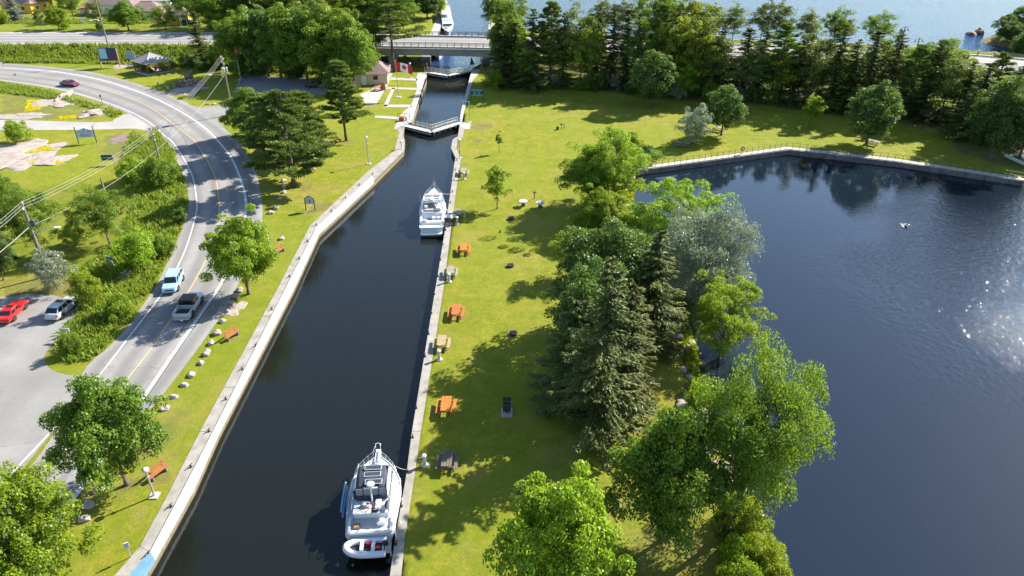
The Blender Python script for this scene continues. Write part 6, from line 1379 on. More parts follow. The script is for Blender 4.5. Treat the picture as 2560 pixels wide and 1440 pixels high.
# ---------------------------------------------------------------- pedestals, grills, round tables, bollards
ped = [(1062, 1163, 'white power pedestal opposite the yacht bow'), (1098, 899, 'white power pedestal beside the tan picnic table'), (1123, 705, 'white power pedestal beside the weathered grey table'), (1143, 561, 'white power pedestal next to the boarding ramp'), (1160, 448, 'white power pedestal at the bend of the canal wall')]
for px, py, lb in ped:
    p = G(px, py); r = thing('power_pedestal', lb, 'pedestal', (p.x, p.y, 0))
    MB().lathe([(0.30, 0), (0.32, .05), (0.28, .12)], n=16).build('base', 'white_paint', r, True); MB().box((0, 0, .55), (.26, .26, .86), taper=.85).build('column', 'white_paint', r, False, .03); MB().lathe([(0.17, 0.96), (0.2, 1.0), (0.18, 1.1), (0.04, 1.14)], n=14).build('cap', 'lamp_clear', r, True); MB().box((0, -.13, .6), (.15, .03, .3)).build('socket_panel', 'deck_grey', r)
plain('iron', (0.02, 0.02, 0.022), 0.6, (0.05, 0.035, 0.03), 5)
for px, py, lb in ((1277, 548, 'black fire ring near the round white tables'), (1276, 666, 'black fire ring alone on the open lawn'), (1283, 836, 'black fire ring in the sunny gap of the spruce shadow'), (1303, 1224, 'black fire ring with ash in the dappled shade')):
    p = G(px, py); r = thing('fire_ring', lb, 'fire ring', (p.x, p.y, 0))
    MB().lathe([(0.36, 0.0), (0.40, 0.0), (0.40, 0.28), (0.36, 0.28)], n=18).build('ring', 'iron', r); MB().lathe([(0.02, .02), (.35, .02), (.35, .05), (.02, .07)], n=14).build('ash', 'stone_wet', r); MB().box((.1, .1, .31), (.5, .35, .03)).build('grate', 'iron', r)
    for s in (-1, 1): MB().tube((s*.38, .1, 0), (s*.38, .1, .32), .03, n=6).build('grate_post', 'iron', r)
p = G(1267, 1030); r = thing('grill', 'large black barbecue with raised lid on a concrete pad', 'grill', (p.x, p.y, 0))
MB().box((0, -.1, .03), (1.0, 1.2, .08)).build('pad', 'concrete_pale', r); MB().box((0, 0, .6), (.7, .8, .5)).build('fire_box', 'iron', r, False, .04); MB().box((0, .5, 1.05), (.7, .08, .6), rx=.3).build('lid', 'steel_dark', r, False, .02); MB().box((0, 0, .22), (.2, .2, .4)).build('leg', 'iron', r)
p = G(1403, 322); r = thing('grill', 'small dark grill on a post in the sunny park lawn', 'grill', (p.x, p.y, 0)); MB().tube((0, 0, 0), (0, 0, .8), .05).build('post', 'iron', r); MB().box((0, 0, .9), (.5, .4, .25)).build('fire_box', 'stone_brown', r); MB().tube((.5, .1, 0), (.5, .1, 1.0), .05).build('lamp_pole', 'iron', r); MB().lathe([(.22, 0), (.25, .5), (.2, .52)], (-.7, -.4, 0), 12).build('ash_bin', 'green_paint', r)
p = G(1336, 497); r = thing('grill', 'thin park grill on a tall post behind the round tables', 'grill', (p.x, p.y, 0)); MB().tube((0, 0, 0), (0, 0, .95), .05).build('post', 'iron', r); MB().box((0, 0, 1.0), (.45, .35, .1)).build('fire_box', 'iron', r)
for px, py, lb in ((1308, 515, 'round white concrete table closer to the young tree'), (1350, 519, 'round white concrete table closer to the bay clump')):
    p = G(px, py); r = thing('round_table', lb, 'table', (p.x, p.y, 0)); MB().lathe([(.26, 0), (.26, .7)], n=16).build('pillar', 'concrete_old', r, True); MB().lathe([(.3, .68), (.60, .70), (.62, .77), (.60, .80), (.05, .80)], n=24).build('table_top', 'white_paint', r)
def cleat_mesh():
    m = MB(); m.tube((0, 0, 0), (0, 0, .2), .06, .05, 8); m.tube((-.17, 0, .22), (.17, 0, .22), .035, .035, 6); m.box((0, 0, .015), (.2, .16, .03)); return m.mesh('mooring_cleat', 'iron')
CL = cleat_mesh()
lc = [(372, 1388), (428, 1268), (478, 1169), (523, 1080), (565, 1000), (606, 925), (640, 866), (680, 775), (724, 693), (748, 648), (769, 605), (791, 564), (829, 529), (864, 496), (898, 464), (932, 436)]
rc = [(978, 1392), (990, 1362), (1004, 1267), (1018, 1180), (1032, 1095), (1041, 1022), (1063, 893), (1072, 837), (1079, 785), (1086, 737), (1095, 693), (1101, 651), (1107, 613), (1114, 577), (1120, 541), (1126, 508), (1131, 481), (1135, 452), (1138, 427), (1142, 402)]
for lst, g, lb in ((lc, 'cleats on the road side wall', 'black mooring cleat on the white edged canal wall'), (rc, 'cleats on the park side wall', 'black mooring cleat on the park side canal wall')):
    for px in lst:
        q = G(*px); o = bpy.data.objects.new('mooring_cleat', CL); COL.objects.link(o); o.location = (q.x, q.y, .06); o.rotation_euler = (0, 0, 1.2 if lst is lc else 1.6); o.scale = (1.15,)*3; tag(o, lb, 'cleat', g)
def line(a, b, sag, r, name, mat, label, cat='rope'):
    a, b = Vector(a), Vector(b); o = MB().path([a.lerp(b, k/8)+Vector((0, 0, -4*sag*(k/8)*(1-k/8))) for k in range(9)], r, 5).build(name, mat); return tag(o, label, cat)
q = G(1126, 489); line((q.x, q.y, .25), M2 @ Vector((1.0, 4.3, 1.6)), .1, .025, 'mooring_line', 'gelcoat', 'white bow line of the cabin cruiser tied to the wall')
q = G(1018, 1180); line((q.x, q.y, .25), on((1.5, 2.6, 1.4)), .1, .022, 'mooring_line', 'rope', 'bow line of the large yacht tied to the wall')
q = G(990, 1362); line((q.x, q.y, .25), on((1.75, -2.8, 1.2)), .15, .022, 'mooring_line', 'rope', 'stern line of the large yacht tied to the wall')
# life ring on the dam railing
q = PR[20]; lr_ = thing('life_ring', 'orange life ring on a stand at the dam railing', 'life ring', (G(1856, 388).x, G(1856, 388).y+.25, .1)); MB().path([(.3*math.cos(a*math.pi/8), 0, .95+.3*math.sin(a*math.pi/8)) for a in range(17)], .09, 8).build('ring', 'winch_red', lr_, True); MB().tube((0, .05, 0), (0, .05, 1.3), .05).build('post', 'winch_red', lr_)
# ---------------------------------------------------------------- lamps, poles, wires
plain('galv', (0.50, 0.51, 0.52), 0.4, (0.42, 0.43, 0.44), 4, metal=.6); wood('pole_wood', (0.27, 0.22, 0.18), (0.17, 0.14, 0.12))
def lamp_post(px, py, ty, label, arm=None, head='top'):
    p = G(px, py); H = HT(px, py, ty); r = thing('lamp_post', label, 'street lamp', (p.x, p.y, 0))
    MB().box((0, 0, .04), (.7, .7, .1)).build('base', 'concrete_pale', r); MB().tube((0, 0, .05), (0, 0, H), .085, .065, 10).build('pole', 'galv', r)
    if arm: MB().path([(0, 0, H-.05), (arm*.5, 0, H+.06), (arm, 0, H+.05)], .045, 6).build('arm', 'galv', r); MB().box((arm, 0, H+.02), (.5, .22, .12)).build('lamp_head', 'galv', r, False, .03)
    else: MB().lathe([(.08, H-.05), (.24, H+.02), (.26, H+.2), (.1, H+.3), (.02, H+.32)], n=14).build('lamp_head', 'gelcoat', r, True); MB().lathe([(.1, H*.78), (.15, H*.78), (.15, H*.8), (.1, H*.8)], n=10).build('collar', 'galv', r)
    return r
lamp_post(922, 410, 345, 'white lamp post on the lawn between pines and canal'); lamp_post(386, 1240, 1178, 'stout white lamp post beside the bench under the maple'); lamp_post(1174, 306, 254, 'tall lamp with short arm on the lower lock platform', -.9); lamp_post(1204, 170, 124, 'tall lamp with short arm beside the upper lock gate', -.9); lamp_post(1150, 395, 352, 'thin lamp post at the bend of the park side wall'); lamp_post(1027, 195, 160, 'lamp post on the small lawn by the upper winch'); lamp_post(1004, 372, 356, 'short lamp post on the road side wall below the lower gate')
def utility(px, py, ty, label, lean=0.0, arms=1, trans=0, lamp=None, z0=0.0):
    p = G(px, py, z0); z = gz(p.x, p.y); p = G(px, py, z); H = HT(px, py, ty, z); r = thing('utility_pole', label, 'utility pole', (p.x, p.y, z), 0.55); 
    MB().tube((0, 0, -.2), (lean, 0, H), .17, .11, 10).build('pole', 'pole_wood', r)
    for k in range(arms):
        zz = H-.45-k*.9; MB().box((lean*.95, 0, zz), (.12, 2.3, .13)).build('cross_arm', 'pole_wood', r)
        for y in (-1.05, 0, 1.05): MB().lathe([(.03, 0), (.07, .05), (.05, .2), (.02, .24)], (lean*.95, y, zz+.07), 8).build('insulator', 'plate', r)
    for k in range(trans):
        a = [0, 2.4, 4.2][k]; MB().lathe([(.05, 0), (.22, .02), (.22, .75), (.15, .82), (.03, .85)], (lean*.8+.38*math.cos(a), .38*math.sin(a), H-2.9), 12).build('transformer', 'galv' if trans > 1 else 'steel_dark', r)
    if lamp:
        h, dx, dy = lamp; MB().path([(0, 0, h), (dx*.35, dy*.35, h+.55), (dx*.8, dy*.8, h+.7), (dx, dy, h+.65)], .045, 6).build('lamp_arm', 'galv', r); MB().box((dx*1.08, dy*1.08, h+.62), (.65, .28, .14), math.atan2(dy, dx)).build('lamp_head', 'lamp_clear', r, False, .03)
    return r, p, H, z
_, pB, HB, _z = utility(583, 287, 140, 'utility pole with three transformers and a lamp arm at the access lane', 0, 2, 3, (7.0, -2.2, 1.0))
_, pC, HC, _z = utility(411, 447, 326, 'wooden utility pole with cross arm inside the road bend', 0, 2, 0)
_, pD, HD, _z = utility(122, 690, 508, 'leaning utility pole with one transformer and lamp arm over the bush', 0, 1, 1, (5.4, 2.3, -.8))
_, pA, HA, zA = utility(275, 131, -8, 'tall utility pole with lamp arm behind the picture board', 0, 1, 0, (7.0, -2.0, -.6))
utility(268, 500, 444, 'short bare utility pole among the loose trees', 0, 0, 0)
plain('wire', (0.30, 0.29, 0.26), 0.5)
pE = pD+(pD-pC)*0.8
for i, off_ in enumerate((-1.05, 0, 1.05)):
    o3 = Vector((-math.sin(.55), math.cos(.55), 0))*off_
    for (a, ha, b, hb_, lb, gr) in ((pB, HB, pC, HC, 'power wire strung over the road between the two poles', 'wires over the road'), (pC, HC, pD, HD, 'power wire strung over the yard to the leaning pole', 'wires over the yard'), (pD, HD, pE, HD, 'power wire running from the leaning pole out of the yard', 'wires leaving the yard')):
        o = line(a+o3+Vector((0, 0, ha-.2)), b+o3+Vector((0, 0, hb_-.2)), .7, .016, 'power_wire', 'wire', lb, 'wire'); o['group'] = gr
line(pB+Vector((0, 0, HB-3.2)), pC+Vector((0, 0, HC-3.0)), .8, .022, 'telephone_cable', 'wire', 'lower cable strung over the road between the two poles', 'wire')
line(pC+Vector((0, 0, HC-3.0)), pD+Vector((0, 0, HD-2.8)), .8, .022, 'telephone_cable', 'wire', 'lower cable strung over the yard to the leaning pole', 'wire')
line(pD+Vector((0, 0, HD-2.8)), pE+Vector((0, 0, HD-2.8)), .6, .03, 'telephone_cable', 'wire', 'lower cable running from the leaning pole out of the yard', 'wire')
for px, py, ty, lb in ((2250, 118, 66, 'dark double headed lamp standing on the causeway'), (2292, 120, 94, 'short dark lamp standing on the causeway')):
    p = G(px, py, 4.4); H = HT(px, py, ty, 4.4); r = thing('lamp_post', lb, 'street lamp', (p.x, p.y, 4.0)); MB().tube((0, 0, 0), (0, 0, H+.4), .12, .09).build('pole', 'iron', r)
    for s in (-1, 1): MB().path([(0, 0, H), (s*.6, 0, H+.2), (s*.8, 0, H-.1)], .05, 6).build('arm', 'iron', r); MB().lathe([(.05, .3), (.2, 0), (.05, -.12)], (s*.8, 0, H-.45), 8).build('lamp_head', 'iron', r)
# ---------------------------------------------------------------- flags and signs
def flag(px, py, ty, label, w, h, cols, polemat='galv'):
    p = G(px, py); H = HT(px, py, ty); r = thing('flagpole', label, 'flagpole', (p.x, p.y, 0)); MB().tube((0, 0, 0), (0, 0, H), .09, .05).build('pole', polemat, r); MB().box((0, 0, .06), (1.1, 1.1, .12)).build('base', 'concrete_pale', r); MB().blob((0, 0, H), (.1, .1, .1), 1, 1, 0).build('finial', 'hose_yellow', r)
    K = 24
    def fp(u, v): return (.06+u*w*.92, .10*math.sin(u*7)*u-.1*u, H-.25-(1-v)*h-u*u*w*.28-.12*math.sin(u*6)*u)
    for (u0, u1, m, nm) in cols:
        mb = MB(); A = [fp(u0+(u1-u0)*k/K, 1) for k in range(K+1)]; B = [fp(u0+(u1-u0)*k/K, 0) for k in range(K+1)]; mb.strip(A, B).build(nm, m, r)
    return r, fp
paint('flag_red', (0.62, 0.01, 0.03), .7, 0, 0); paint('flag_white', (0.8, 0.8, 0.8), .7, 0, 0)
r, fp = flag(996, 243, 152, 'flagpole flying the red and white maple leaf flag on the lock lawn', 3.4, 1.7, ((0, .26, 'flag_red', 'flag_band'), (.26, .74, 'flag_white', 'flag_field'), (.74, 1, 'flag_red', 'flag_band')))
leaf = [(0, -.42), (.03, -.2), (.26, -.24), (.2, -.12), (.42, .06), (.34, .1), (.38, .24), (.24, .2), (.18, .27), (.08, .16), (.12, .36), (.06, .32), (0, .46), (-.06, .32), (-.12, .36), (-.08, .16), (-.18, .27), (-.24, .2), (-.38, .24), (-.34, .1), (-.42, .06), (-.2, -.12), (-.26, -.24), (-.03, -.2)]
for s in (-1, 1):
    vs = [Vector(fp(.5+x*.42, .5+y*.92))+Vector((0, s*.012, 0)) for x, y in leaf]; MB().add([Vector(fp(.5, .5))+Vector((0, s*.012, 0))]+vs, [(0, 1+k, 1+(k+1) % len(vs)) for k in range(len(vs))]).build('maple_leaf', 'flag_red', r)
flag(602, 199, 118, 'flagpole with a limp red flag beside the notice boards', 1.7, .9, ((0, .45, 'flag_red', 'flag_band'), (.45, .7, 'flag_white', 'flag_field'), (.7, 1, 'flag_red', 'flag_band')))
for px in (454, 458, 471): 
    p = far(px, 72); o = MB().tube((0, 0, 0), (0, 0, 5.2), .07, .05).build('flagpole', 'gelcoat'); o.location = p; tag(o, 'bare white flagpole on the highway verge in front of the black car', 'flagpole', 'bare flagpoles')
def text_mesh(txt, size, mat, name='lettering', parent=None, loc=(0, 0, 0), rot=(math.pi/2, 0, 0)):
    cu = bpy.data.curves.new('t', 'FONT'); cu.body = txt; cu.size = size; cu.align_x = 'CENTER'; cu.align_y = 'CENTER'; cu.extrude = .006
    ob = bpy.data.objects.new('t', cu); me = bpy.data.meshes.new_from_object(ob); bpy.data.objects.remove(ob); bpy.data.curves.remove(cu)
    me.materials.clear(); me.materials.append(MATS[mat]); me.name = name
    o = bpy.data.objects.new(name, me); COL.objects.link(o); o.parent = parent; o.location = loc; o.rotation_euler = rot; return o
plain('sign_blue', (0.50, 0.58, 0.74), .6); plain('sign_ink', (0.03, 0.05, 0.13), .6); plain('sign_grey', (0.42, 0.46, 0.50), .6); plain('sign_green', (0.02, 0.075, 0.065), .6); plain('sign_yellow', (0.72, 0.40, 0.01), .6); plain('sign_sky', (0.30, 0.52, 0.62), .6); plain('sign_navy', (0.03, 0.04, 0.09), .6); plain('sign_maroon', (0.14, 0.02, 0.035), .6); plain('sign_purple', (0.12, 0.10, 0.20), .6)
def board(px, py, rz, label, W_, z0, z1, mat, posts=True, pm='steel_dark', pw=.12, cat='sign', name='sign', extra=.15):
    p = G(px, py); r = thing(name, label, cat, (p.x, p.y, gz(p.x, p.y)), rz)
    MB().box((0, 0, (z0+z1)/2), (W_, .08, z1-z0)).build('panel', mat, r)
    if posts:
        for s in (-1, 1): MB().box((s*(W_/2+pw/2+.012), 0, (z1+extra)/2), (pw, pw, z1+extra)).build('post', pm, r)
    return r
r = board(220, 358, 0.20, 'pale blue inn sign with arched top between dark posts', 2.7, 1.05, 2.25, 'sign_blue', extra=.7)
MB().prism([(-1.34, 0), (1.34, 0), (.9, .12), (.35, .34), (0, .42), (-.35, .34), (-.9, .12)], -.039, .039).build('arched_top', 'sign_blue', r); o = [c_ for c_ in r.children if c_.name.startswith('arched_top')][0]; o.rotation_euler = (math.pi/2, 0, 0); o.location = (0, 0, 2.25)
text_mesh('CODY INN', .44, 'sign_ink', parent=r, loc=(0, -.05, 2.0)); MB().lathe([(.01, 0), (.14, 0), (.14, .02), (.01, .02)], n=12).build('emblem', 'sign_ink', r, loc=(0, -.05, 2.46)).rotation_euler = (math.pi/2, 0, 0)
for k, w in enumerate((1.6, 1.9, 1.5)): MB().box((0, -.045, 1.62-k*.2), (w, .012, .07)).build('small_print', 'sign_ink', r)
r = board(278, 168, 0.05, 'large picture board of a lake and dark trees on two posts', 4.0, 1.4, 4.4, 'sign_navy', pm='wood_tan', pw=.22, extra=-.2)
MB().box((-1.05, -.05, 3.1), (1.7, .02, 2.3)).build('picture_sky', 'sign_sky', r); MB().box((.9, -.05, 2.1), (2.0, .02, .9)).build('picture_shore', 'sign_maroon', r); MB().box((-.9, -.05, 1.7), (2.0, .02, .4)).build('picture_water', 'sign_ink', r); MB().blob((.9, -.05, 3.3), (.7, .012, .8), 4, 2, .6).build('picture_tree', 'sign_ink', r); MB().box((0, -.05, 1.46), (3.9, .02, .1)).build('picture_band', 'sign_grey', r)
r = board(330, 155, .1, 'back of a pale grey sign board facing the highway', 2.0, .2, 2.4, 'sign_grey', False); MB().box((0, .12, 1.1), (.12, .12, 2.2)).build('post', 'wood_tan', r)
r = board(777, 526, 0.0, 'house shaped grey lock sign with dark frame on the canal lawn', 1.1, 1.0, 1.75, 'sign_grey', pw=.12, extra=.02)
MB().add([(-.55, -.04, 1.75), (.55, -.04, 1.75), (0, -.04, 2.15), (-.55, .04, 1.75), (.55, .04, 1.75), (0, .04, 2.15)], [(0, 1, 2), (5, 4, 3), (0, 3, 4, 1), (1, 4, 5, 2), (2, 5, 3, 0)]).build('gable', 'sign_grey', r)
for s in (-1, 1): MB().box((s*.32, 0, 1.98), (.82, .14, .1), ry=s*.62).build('roof_bar', 'steel_dark', r)
for k in range(3): MB().box((.05, -.05, 1.22+k*.17), (.22, .02, .1)).build('symbol', 'sign_ink', r)
r = board(1193, 250, -.08, 'dark green lock notice board with white bands near the tree belt', 2.3, 1.0, 2.0, 'sign_green', pm='sign_green', pw=.14)
for z in (1.03, 1.98): MB().box((0, -.05, z), (2.3, .03, .12)).build('white_band', 'sign_sky', r)
for x in (-.5, .4):
    for k in range(3): MB().box((x, -.05, 1.3+k*.18), (.5, .02, .08)).build('small_print', 'sign_sky', r)
r = board(273, 412, .05, 'dark green notice board low on the yard lawn', 1.7, .75, 1.65, 'sign_green', pw=.1, pm='galv'); MB().box((0, -.05, 1.2), (1.4, .02, .1)).build('small_print', 'sign_grey', r)
r = board(170, 848, -.1, 'small white parking sign at the grassy car park corner', .95, 1.0, 1.35, 'white_paint', False); MB().tube((0, .06, 0), (0, .06, 1.3), .04).build('post', 'galv', r)
r = board(328, 1394, .5, 'small white sign on a thin post beside the canal wall end', .3, 1.0, 1.5, 'white_paint', False); MB().tube((0, .07, 0), (0, .07, 1.35), .035).build('post', 'galv', r); MB().box((0, -.045, 1.25), (.18, .015, .2)).build('small_print', 'sign_grey', r)
r = board(814, 396, .1, 'white information panel standing taller under the pines', .45, .8, 2.1, 'white_paint', pm='galv', pw=.07); r = board(820, 394, .6, 'white information panel turned aside under the pines', .7, 1.6, 2.9, 'white_paint', False); MB().tube((0, .08, 0), (0, .08, 2.8), .06).build('post', 'galv', r)
p = G(280, 668); r = thing('sign', 'white keyhole shaped sign in the long grass', 'sign', (p.x, p.y, 0), -.2); MB().prism([(-.42, 0), (.42, 0), (.24, .95), (.5, 1.25), (.5, 1.5), (-.5, 1.5), (-.5, 1.25), (-.24, .95)], -.05, .05).build('panel', 'sign_grey', r).rotation_euler = (math.pi/2, 0, 0)
MB().box((0, -.07, 1.3), (.6, .02, .12)).build('small_print', 'sign_navy', r)
for px, py, rz, lb in ((578, 190, .15, 'information board with bluish panel and white frame beside the flagpole'), (596, 184, .05, 'wide bluish notice board at the edge of the wood')):
    r = board(px, py, rz, lb, 2.0 if px < 590 else 3.4, .9, 1.7 if px < 590 else 2.6, 'sign_purple', pm='galv', pw=.1)
    for k in range(2): MB().box((0, -.05, 1.15+k*.35), (1.3, .02, .1)).build('small_print', 'sign_grey', r)
p = far(391, 74); r = thing('sign', 'yellow diamond warning sign on the highway verge', 'sign', p); MB().tube((0, 0, 0), (0, 0, 2.3), .05).build('post', 'galv', r); MB().box((0, -.06, 2.3), (.75, .04, .75), ry=math.pi/4).build('panel', 'sign_yellow', r)
p = far(214, 76); r = thing('sign', 'white round topped sign on a tall pale post at the verge', 'sign', p); MB().tube((0, 0, 0), (0, 0, 3.0), .06).build('post', 'gelcoat', r); MB().box((0, -.06, 3.0), (1.0, .05, .7)).build('panel', 'sign_blue', r)
p = G(625, 190); r = thing('sign', 'slim white marker sign beside the lock parking kerb', 'sign', (p.x, p.y, 0)); MB().tube((0, 0, 0), (0, 0, 1.6), .03).build('post', 'steel_dark', r); MB().box((0, -.04, 1.9), (.2, .03, .7)).build('panel', 'white_paint', r)
for px, py, lb in ((400, 230, 'thin dark sign post at the road edge by the stone feature'), (257, 262, 'small dark sign on a thin post at the road edge')):
    p = G(px, py); r = thing('sign', lb, 'sign', (p.x, p.y, 0)); MB().tube((0, 0, 0), (0, 0, 1.9), .04).build('post', 'steel_dark', r); MB().box((0, -.04, 1.8), (.35, .03, .4)).build('panel', 'steel_dark', r)
# ---------------------------------------------------------------- stone feature with sculpture
p = G(470, 216); sw = thing('stone_wall', 'low curved stone wall feature beside the gazebo', 'wall', (p.x, p.y, 0), -.1); rq = random.Random(6)
BR = [MB().box((0, 0, 0), (.5, .4, .24)).mesh('stone', m, False, .05) for m in ('stone_brown', 'granite', 'stone_brown')]
for x0, n, rows in ((-2.4, 4, 5), (0.2, 6, 6)):
    for j in range(rows):
        for i in range(n):
            o = bpy.data.objects.new('stone', BR[rq.randrange(3)]); COL.objects.link(o); o.parent = sw; x = x0+(i+(j % 2)*.5)*.52; o.location = (x, .25*math.sin(x*.8)+rq.uniform(-.04, .04), .12+j*.25); o.rotation_euler = (0, 0, rq.uniform(-.12, .12)); o.scale = (1, rq.uniform(1, 1.5), 1)
p = G(474, 203); sc_ = thing('sculpture', 'rusty dark metal sculpture of a crouching figure on the rock', 'sculpture', (p.x, p.y, 0), .3)
b = MB(); b.blob((0, 0, 1.1), (.9, .5, .6), 3, 3, .3); b.build('torso', 'stone_brown', sc_, True); MB().blob((.55, 0, 1.9), (.42, .36, .34), 8, 3, .2).build('head', 'stone_brown', sc_, True)
MB().path([(-.5, .1, 1.4), (-1.1, .1, 1.5), (-1.6, .1, 1.1)], .14, 6, r1=.06).build('arm', 'iron', sc_, True); MB().path([(.5, .1, 1.3), (1.1, .2, 1.5), (1.4, .1, 1.9)], .12, 6, r1=.05).build('arm', 'iron', sc_, True)
for x in (-.45, .4): MB().path([(x, 0, .9), (x*1.2, -.2, .5), (x*1.1, 0, -.05)], .18, 6, r1=.12).build('leg', 'iron', sc_, True)
MB().blob((0, 0, .05), (1.6, 1.0, .35), 5, 3, .3).build('rock_base', 'granite', sc_, True)
# post and wire fence scraps at the stone pad
for px, py in ((420, 228), (428, 222)): 
    p = G(px, py); o = MB().box((0, 0, .5), (.2, .2, 1.1)).build('fence_post', 'wood_dark'); o.location = (p.x, p.y, 0); tag(o, 'dark stub fence post at the edge of the stone pad', 'post', 'stub posts by the stone pad')
# red picnic set and sunshade in the lock yard
p = G(945, 226); r = thing('garden_table', 'red garden table with benches in the paved lock yard', 'table', (p.x, p.y, .03)); MB().box((0, 0, .74), (1.5, .8, .05)).build('table_top', 'winch_red', r)
for s in (-1, 1): MB().box((0, s*.7, .45), (1.5, .28, .05)).build('bench', 'winch_red', r); MB().box((s*.6, 0, .37), (.08, .7, .72)).build('leg', 'winch_red', r)
p = G(958, 226); r = thing('notice_panel', 'red brown upright panel at the edge of the lock yard', 'sign', (p.x, p.y, .03)); MB().box((0, 0, .8), (.9, .08, 1.5)).build('panel', 'winch_red', r); MB().box((.5, 0, .8), (.08, .12, 1.6)).build('post', 'white_paint', r)
# stairs up to the highway
A_, B_ = G(1415, 190), G(1428, 128, 4.3); st = thing('stairway', 'timber stairway with pale handrails climbing the highway slope', 'stairs'); n = 16
dd_ = (B_-A_); sdv = Vector((dd_.y, -dd_.x, 0)).normalized(); az = math.atan2(dd_.y, dd_.x)
for k in range(n):
    q = A_.lerp(B_, (k+.5)/n); q.z = 4.3*(k+1)/n; MB().box(q, (dd_.xy.length/n+.03, 1.4, .08), az).build('step', 'wood_grey', st)
for s in (-1, 1):
    MB().path([A_+sdv*s*.8+Vector((0, 0, 1.0)), B_+sdv*s*.8+Vector((0, 0, 1.05))], .05, 6).build('handrail', 'wood_tan', st); MB().path([A_+sdv*s*.75+Vector((0, 0, .05)), B_+sdv*s*.75], .1, 6).build('stringer', 'wood_grey', st)
    for k in range(6): q = A_.lerp(B_, k/5)+sdv*s*.8; q.z = 4.3*k/5; MB().tube(q, q+Vector((0, 0, 1.05)), .05, n=6).build('post', 'wood_tan', st)
# plank walkway at the right end of the dam
p = G(2552, 408); wk = thing('footbridge', 'grey plank footbridge with pale side at the end of the dam', 'footbridge', (p.x, p.y, 0), 1.75)
for k in range(14): MB().box((-2.4+k*.36, 0, .35), (.33, 1.6, .06)).build('plank', 'wood_grey', wk)
for s in (-1, 1): MB().box((0, s*.85, .5), (5.2, .1, .5)).build('side_board', 'gate_walk', wk)
# boats and dock on the far left shore
for px, py, lb, L_ in ((455, 27, 'small white boat tied at the dock behind the cottage', 7), (480, 40, 'white launch tied at the dock beside the cottage', 6)):
    p = G(px, py, WUP); r = thing('launch', lb, 'boat', (p.x, p.y, WUP), 1.3); k = hull(r, L_, 2.4, .8, bowh=.4); tapered(r, 'cabin', (-.9, .9, -1, 1.6), (-.75, .75, -.8, 1.0), .8, 1.7, 'gelcoat', .06); MB().box((0, 1.35, 1.3), (1.5, .05, .5), rx=-.5).build('windshield', 'glass_dark', r)
p = far(215, 38); r = thing('trailer_boat', 'red and white boat on a trailer standing on the lawn', 'boat', (p[0], p[1], p[2]+.9), 1.2); k = hull(r, 6, 2.2, .7, bowh=.3, mat='gelcoat'); tapered(r, 'cover', (-.9, .9, -2.5, 1.5), (-.3, .3, -2.2, 1.2), .7, 1.1, 'flag_red', .05)
for s in (-1, 1): wheel(r, s*.1, 0, .01, .01) if False else MB().lathe([(.1, -.1), (.32, -.1), (.32, .1), (.1, .1)], (s*.9, -.5, -.6), 12).build('wheel', 'tyre', r)
MB().box((0, -.3, -.45), (1.6, 4.5, .12)).build('trailer_frame', 'galv', r)
p = G(540, 52, -1); dk_ = thing('dock', 'white planked dock at the water behind the verge trees', 'dock', (p.x, p.y, WUP+.5), .1)
for k in range(16): MB().box((-6+k*.8, 0, .1), (.76, 2.4, .12)).build('plank', 'gate_walk', dk_)
for x in (-5, 0, 5): MB().tube((x, 1.1, -2.5), (x, 1.1, .8), .12).build('pile', 'wood_dark', dk_)
# ---------------------------------------------------------------- bird on the bay
p = G(2265, 566, WLOW); bd_ = thing('water_bird', 'small dark bird splashing in white foam on the bay', 'bird', (p.x, p.y, WLOW), .6)
plain('foam', (0.8, 0.8, 0.78), .8); plain('feather_dark', (0.03, 0.03, 0.035), .7)
v_ = MB(); v_.blob((0, 0, .1), (.36, .2, .16), 2, 3, .12); v_.path([(.26, 0, .14), (.34, 0, .3), (.36, 0, .42)], .07, 8, r1=.06); v_.blob((.4, 0, .46), (.1, .08, .08), 1, 2, .05); v_.path([(.47, 0, .46), (.6, 0, .43)], .03, 6, r1=.008); v_.build('body', 'feather_dark', bd_, True)
rf_ = random.Random(3); fm = MB()
for k in range(26): fm.blob((rf_.gauss(.1, .35), rf_.gauss(.25, .22), .03), (rf_.uniform(.05, .16),)*2+(.05,), k, 1, .3)
fm.build('foam', 'foam', bd_, True)['kind'] = 'stuff'
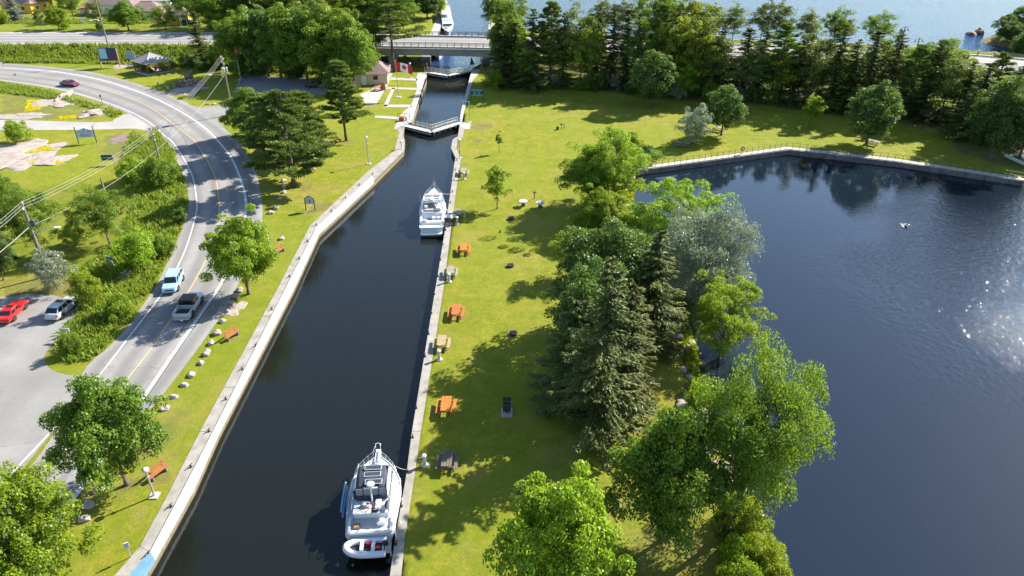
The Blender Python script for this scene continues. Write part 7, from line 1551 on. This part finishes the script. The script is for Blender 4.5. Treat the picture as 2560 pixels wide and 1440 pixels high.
# ---------------------------------------------------------------- people
def person(loc, rz, shirt, legs, skin='skin', label='', H=1.75, bend=0.0):
    r = thing('person', label, 'person', loc, rz); me = bpy.data.meshes.new('body')
    V = [(0, 0, .95), (0, .02, 1.15), (0, .03+bend*.5, 1.36), (0, .03+bend, 1.50), (0, .05+bend, 1.60), (0, .06+bend, 1.72)]
    R = [.15, .135, .15, .06, .10, .085]; E = [(0, 1), (1, 2), (2, 3), (3, 4), (4, 5)]
    for s in (-1, 1):
        o = len(V); V += [(s*.10, 0, .88), (s*.11, .03, .50), (s*.115, -.01, .10), (s*.12, .13, .04)]; R += [.095, .065, .045, .04]; E += [(0, o), (o, o+1), (o+1, o+2), (o+2, o+3)]
        o = len(V); V += [(s*.20, .03+bend*.6, 1.42), (s*.26, .02+bend*.6, 1.15), (s*.27, .12+bend, .92), (s*.27, .16+bend, .84)]; R += [.06, .045, .034, .035]; E += [(2, o), (o, o+1), (o+1, o+2), (o+2, o+3)]
        for k in range(5):
            q = len(V); a = (-.04+.02*k) if k < 4 else .05; V += [(s*.27+a*(1 if k < 4 else -s), .18+bend+(.0 if k < 4 else .02), .80-(0 if k < 4 else -.03)), (s*.27+a*(1 if k < 4 else -s), .19+bend, .75 if k < 4 else .80)]; R += [.010, .008]; E += [(o+3, q), (q, q+1)]
    me.from_pydata(V, E, []); ob = bpy.data.objects.new('body', me); COL.objects.link(ob); sk = ob.modifiers.new('s', 'SKIN')
    for d_, rr_ in zip(me.skin_vertices[0].data, R): d_.radius = (rr_, rr_*.85)
    me.skin_vertices[0].data[0].use_root = True; ss = ob.modifiers.new('u', 'SUBSURF'); ss.levels = 1; ss.render_levels = 1
    dg_ = bpy.context.evaluated_depsgraph_get(); m2 = bpy.data.meshes.new_from_object(ob.evaluated_get(dg_)); bpy.data.objects.remove(ob); m2.name = 'body'; m2.materials.clear()
    for mm in (skin, shirt, legs): m2.materials.append(MATS[mm])
    for pl in m2.polygons:
        c_ = pl.center; pl.use_smooth = True; pl.material_index = 0
        if 1.0 < c_.z < 1.47 and (abs(c_.x) < .24 or c_.z > 1.22): pl.material_index = 1
        elif .45 < c_.z <= 1.0 and abs(c_.x) < .2: pl.material_index = 2
    k = H/1.80; ob = bpy.data.objects.new('body', m2); COL.objects.link(ob); ob.parent = r; r.scale = (k, k, k)
    MB().blob((0, .045+bend, 1.70), (.105, .12, .10), 3, 2, .1).build('hair', 'hair_dark', r, True)
    fc = MB(); fc.blob((0, .155+bend, 1.62), (.016, .03, .025), 1, 1, 0); fc.build('nose', skin, r, True)
    for s in (-1, 1): MB().blob((s*.035, .15+bend, 1.66), (.014, .008, .009), 1, 1, 0).build('eye', 'feather_dark', r); MB().blob((s*.102, .05+bend, 1.64), (.014, .03, .04), 1, 1, 0).build('ear', skin, r)
    MB().box((0, .148+bend, 1.575), (.05, .012, .01)).build('mouth', 'lamp_red', r); return r
plain('skin', (0.45, 0.27, 0.19), .6); plain('hair_dark', (0.04, 0.03, 0.025), .8); plain('cloth_white', (0.75, 0.75, 0.74), .9); plain('cloth_dark', (0.03, 0.032, 0.04), .9); plain('cloth_navy', (0.02, 0.025, 0.05), .9)
q = G(1130, 564); person((q.x, q.y, .06), 1.3, 'cloth_white', 'cloth_dark', label='person in white shirt and dark shorts stepping beside the boarding ramp', bend=.12)
q = G(1203, 163); person((q.x, q.y, .03), 2.4, 'cloth_navy', 'cloth_dark', label='person in dark clothes standing in the bridge shade by the upper gate')
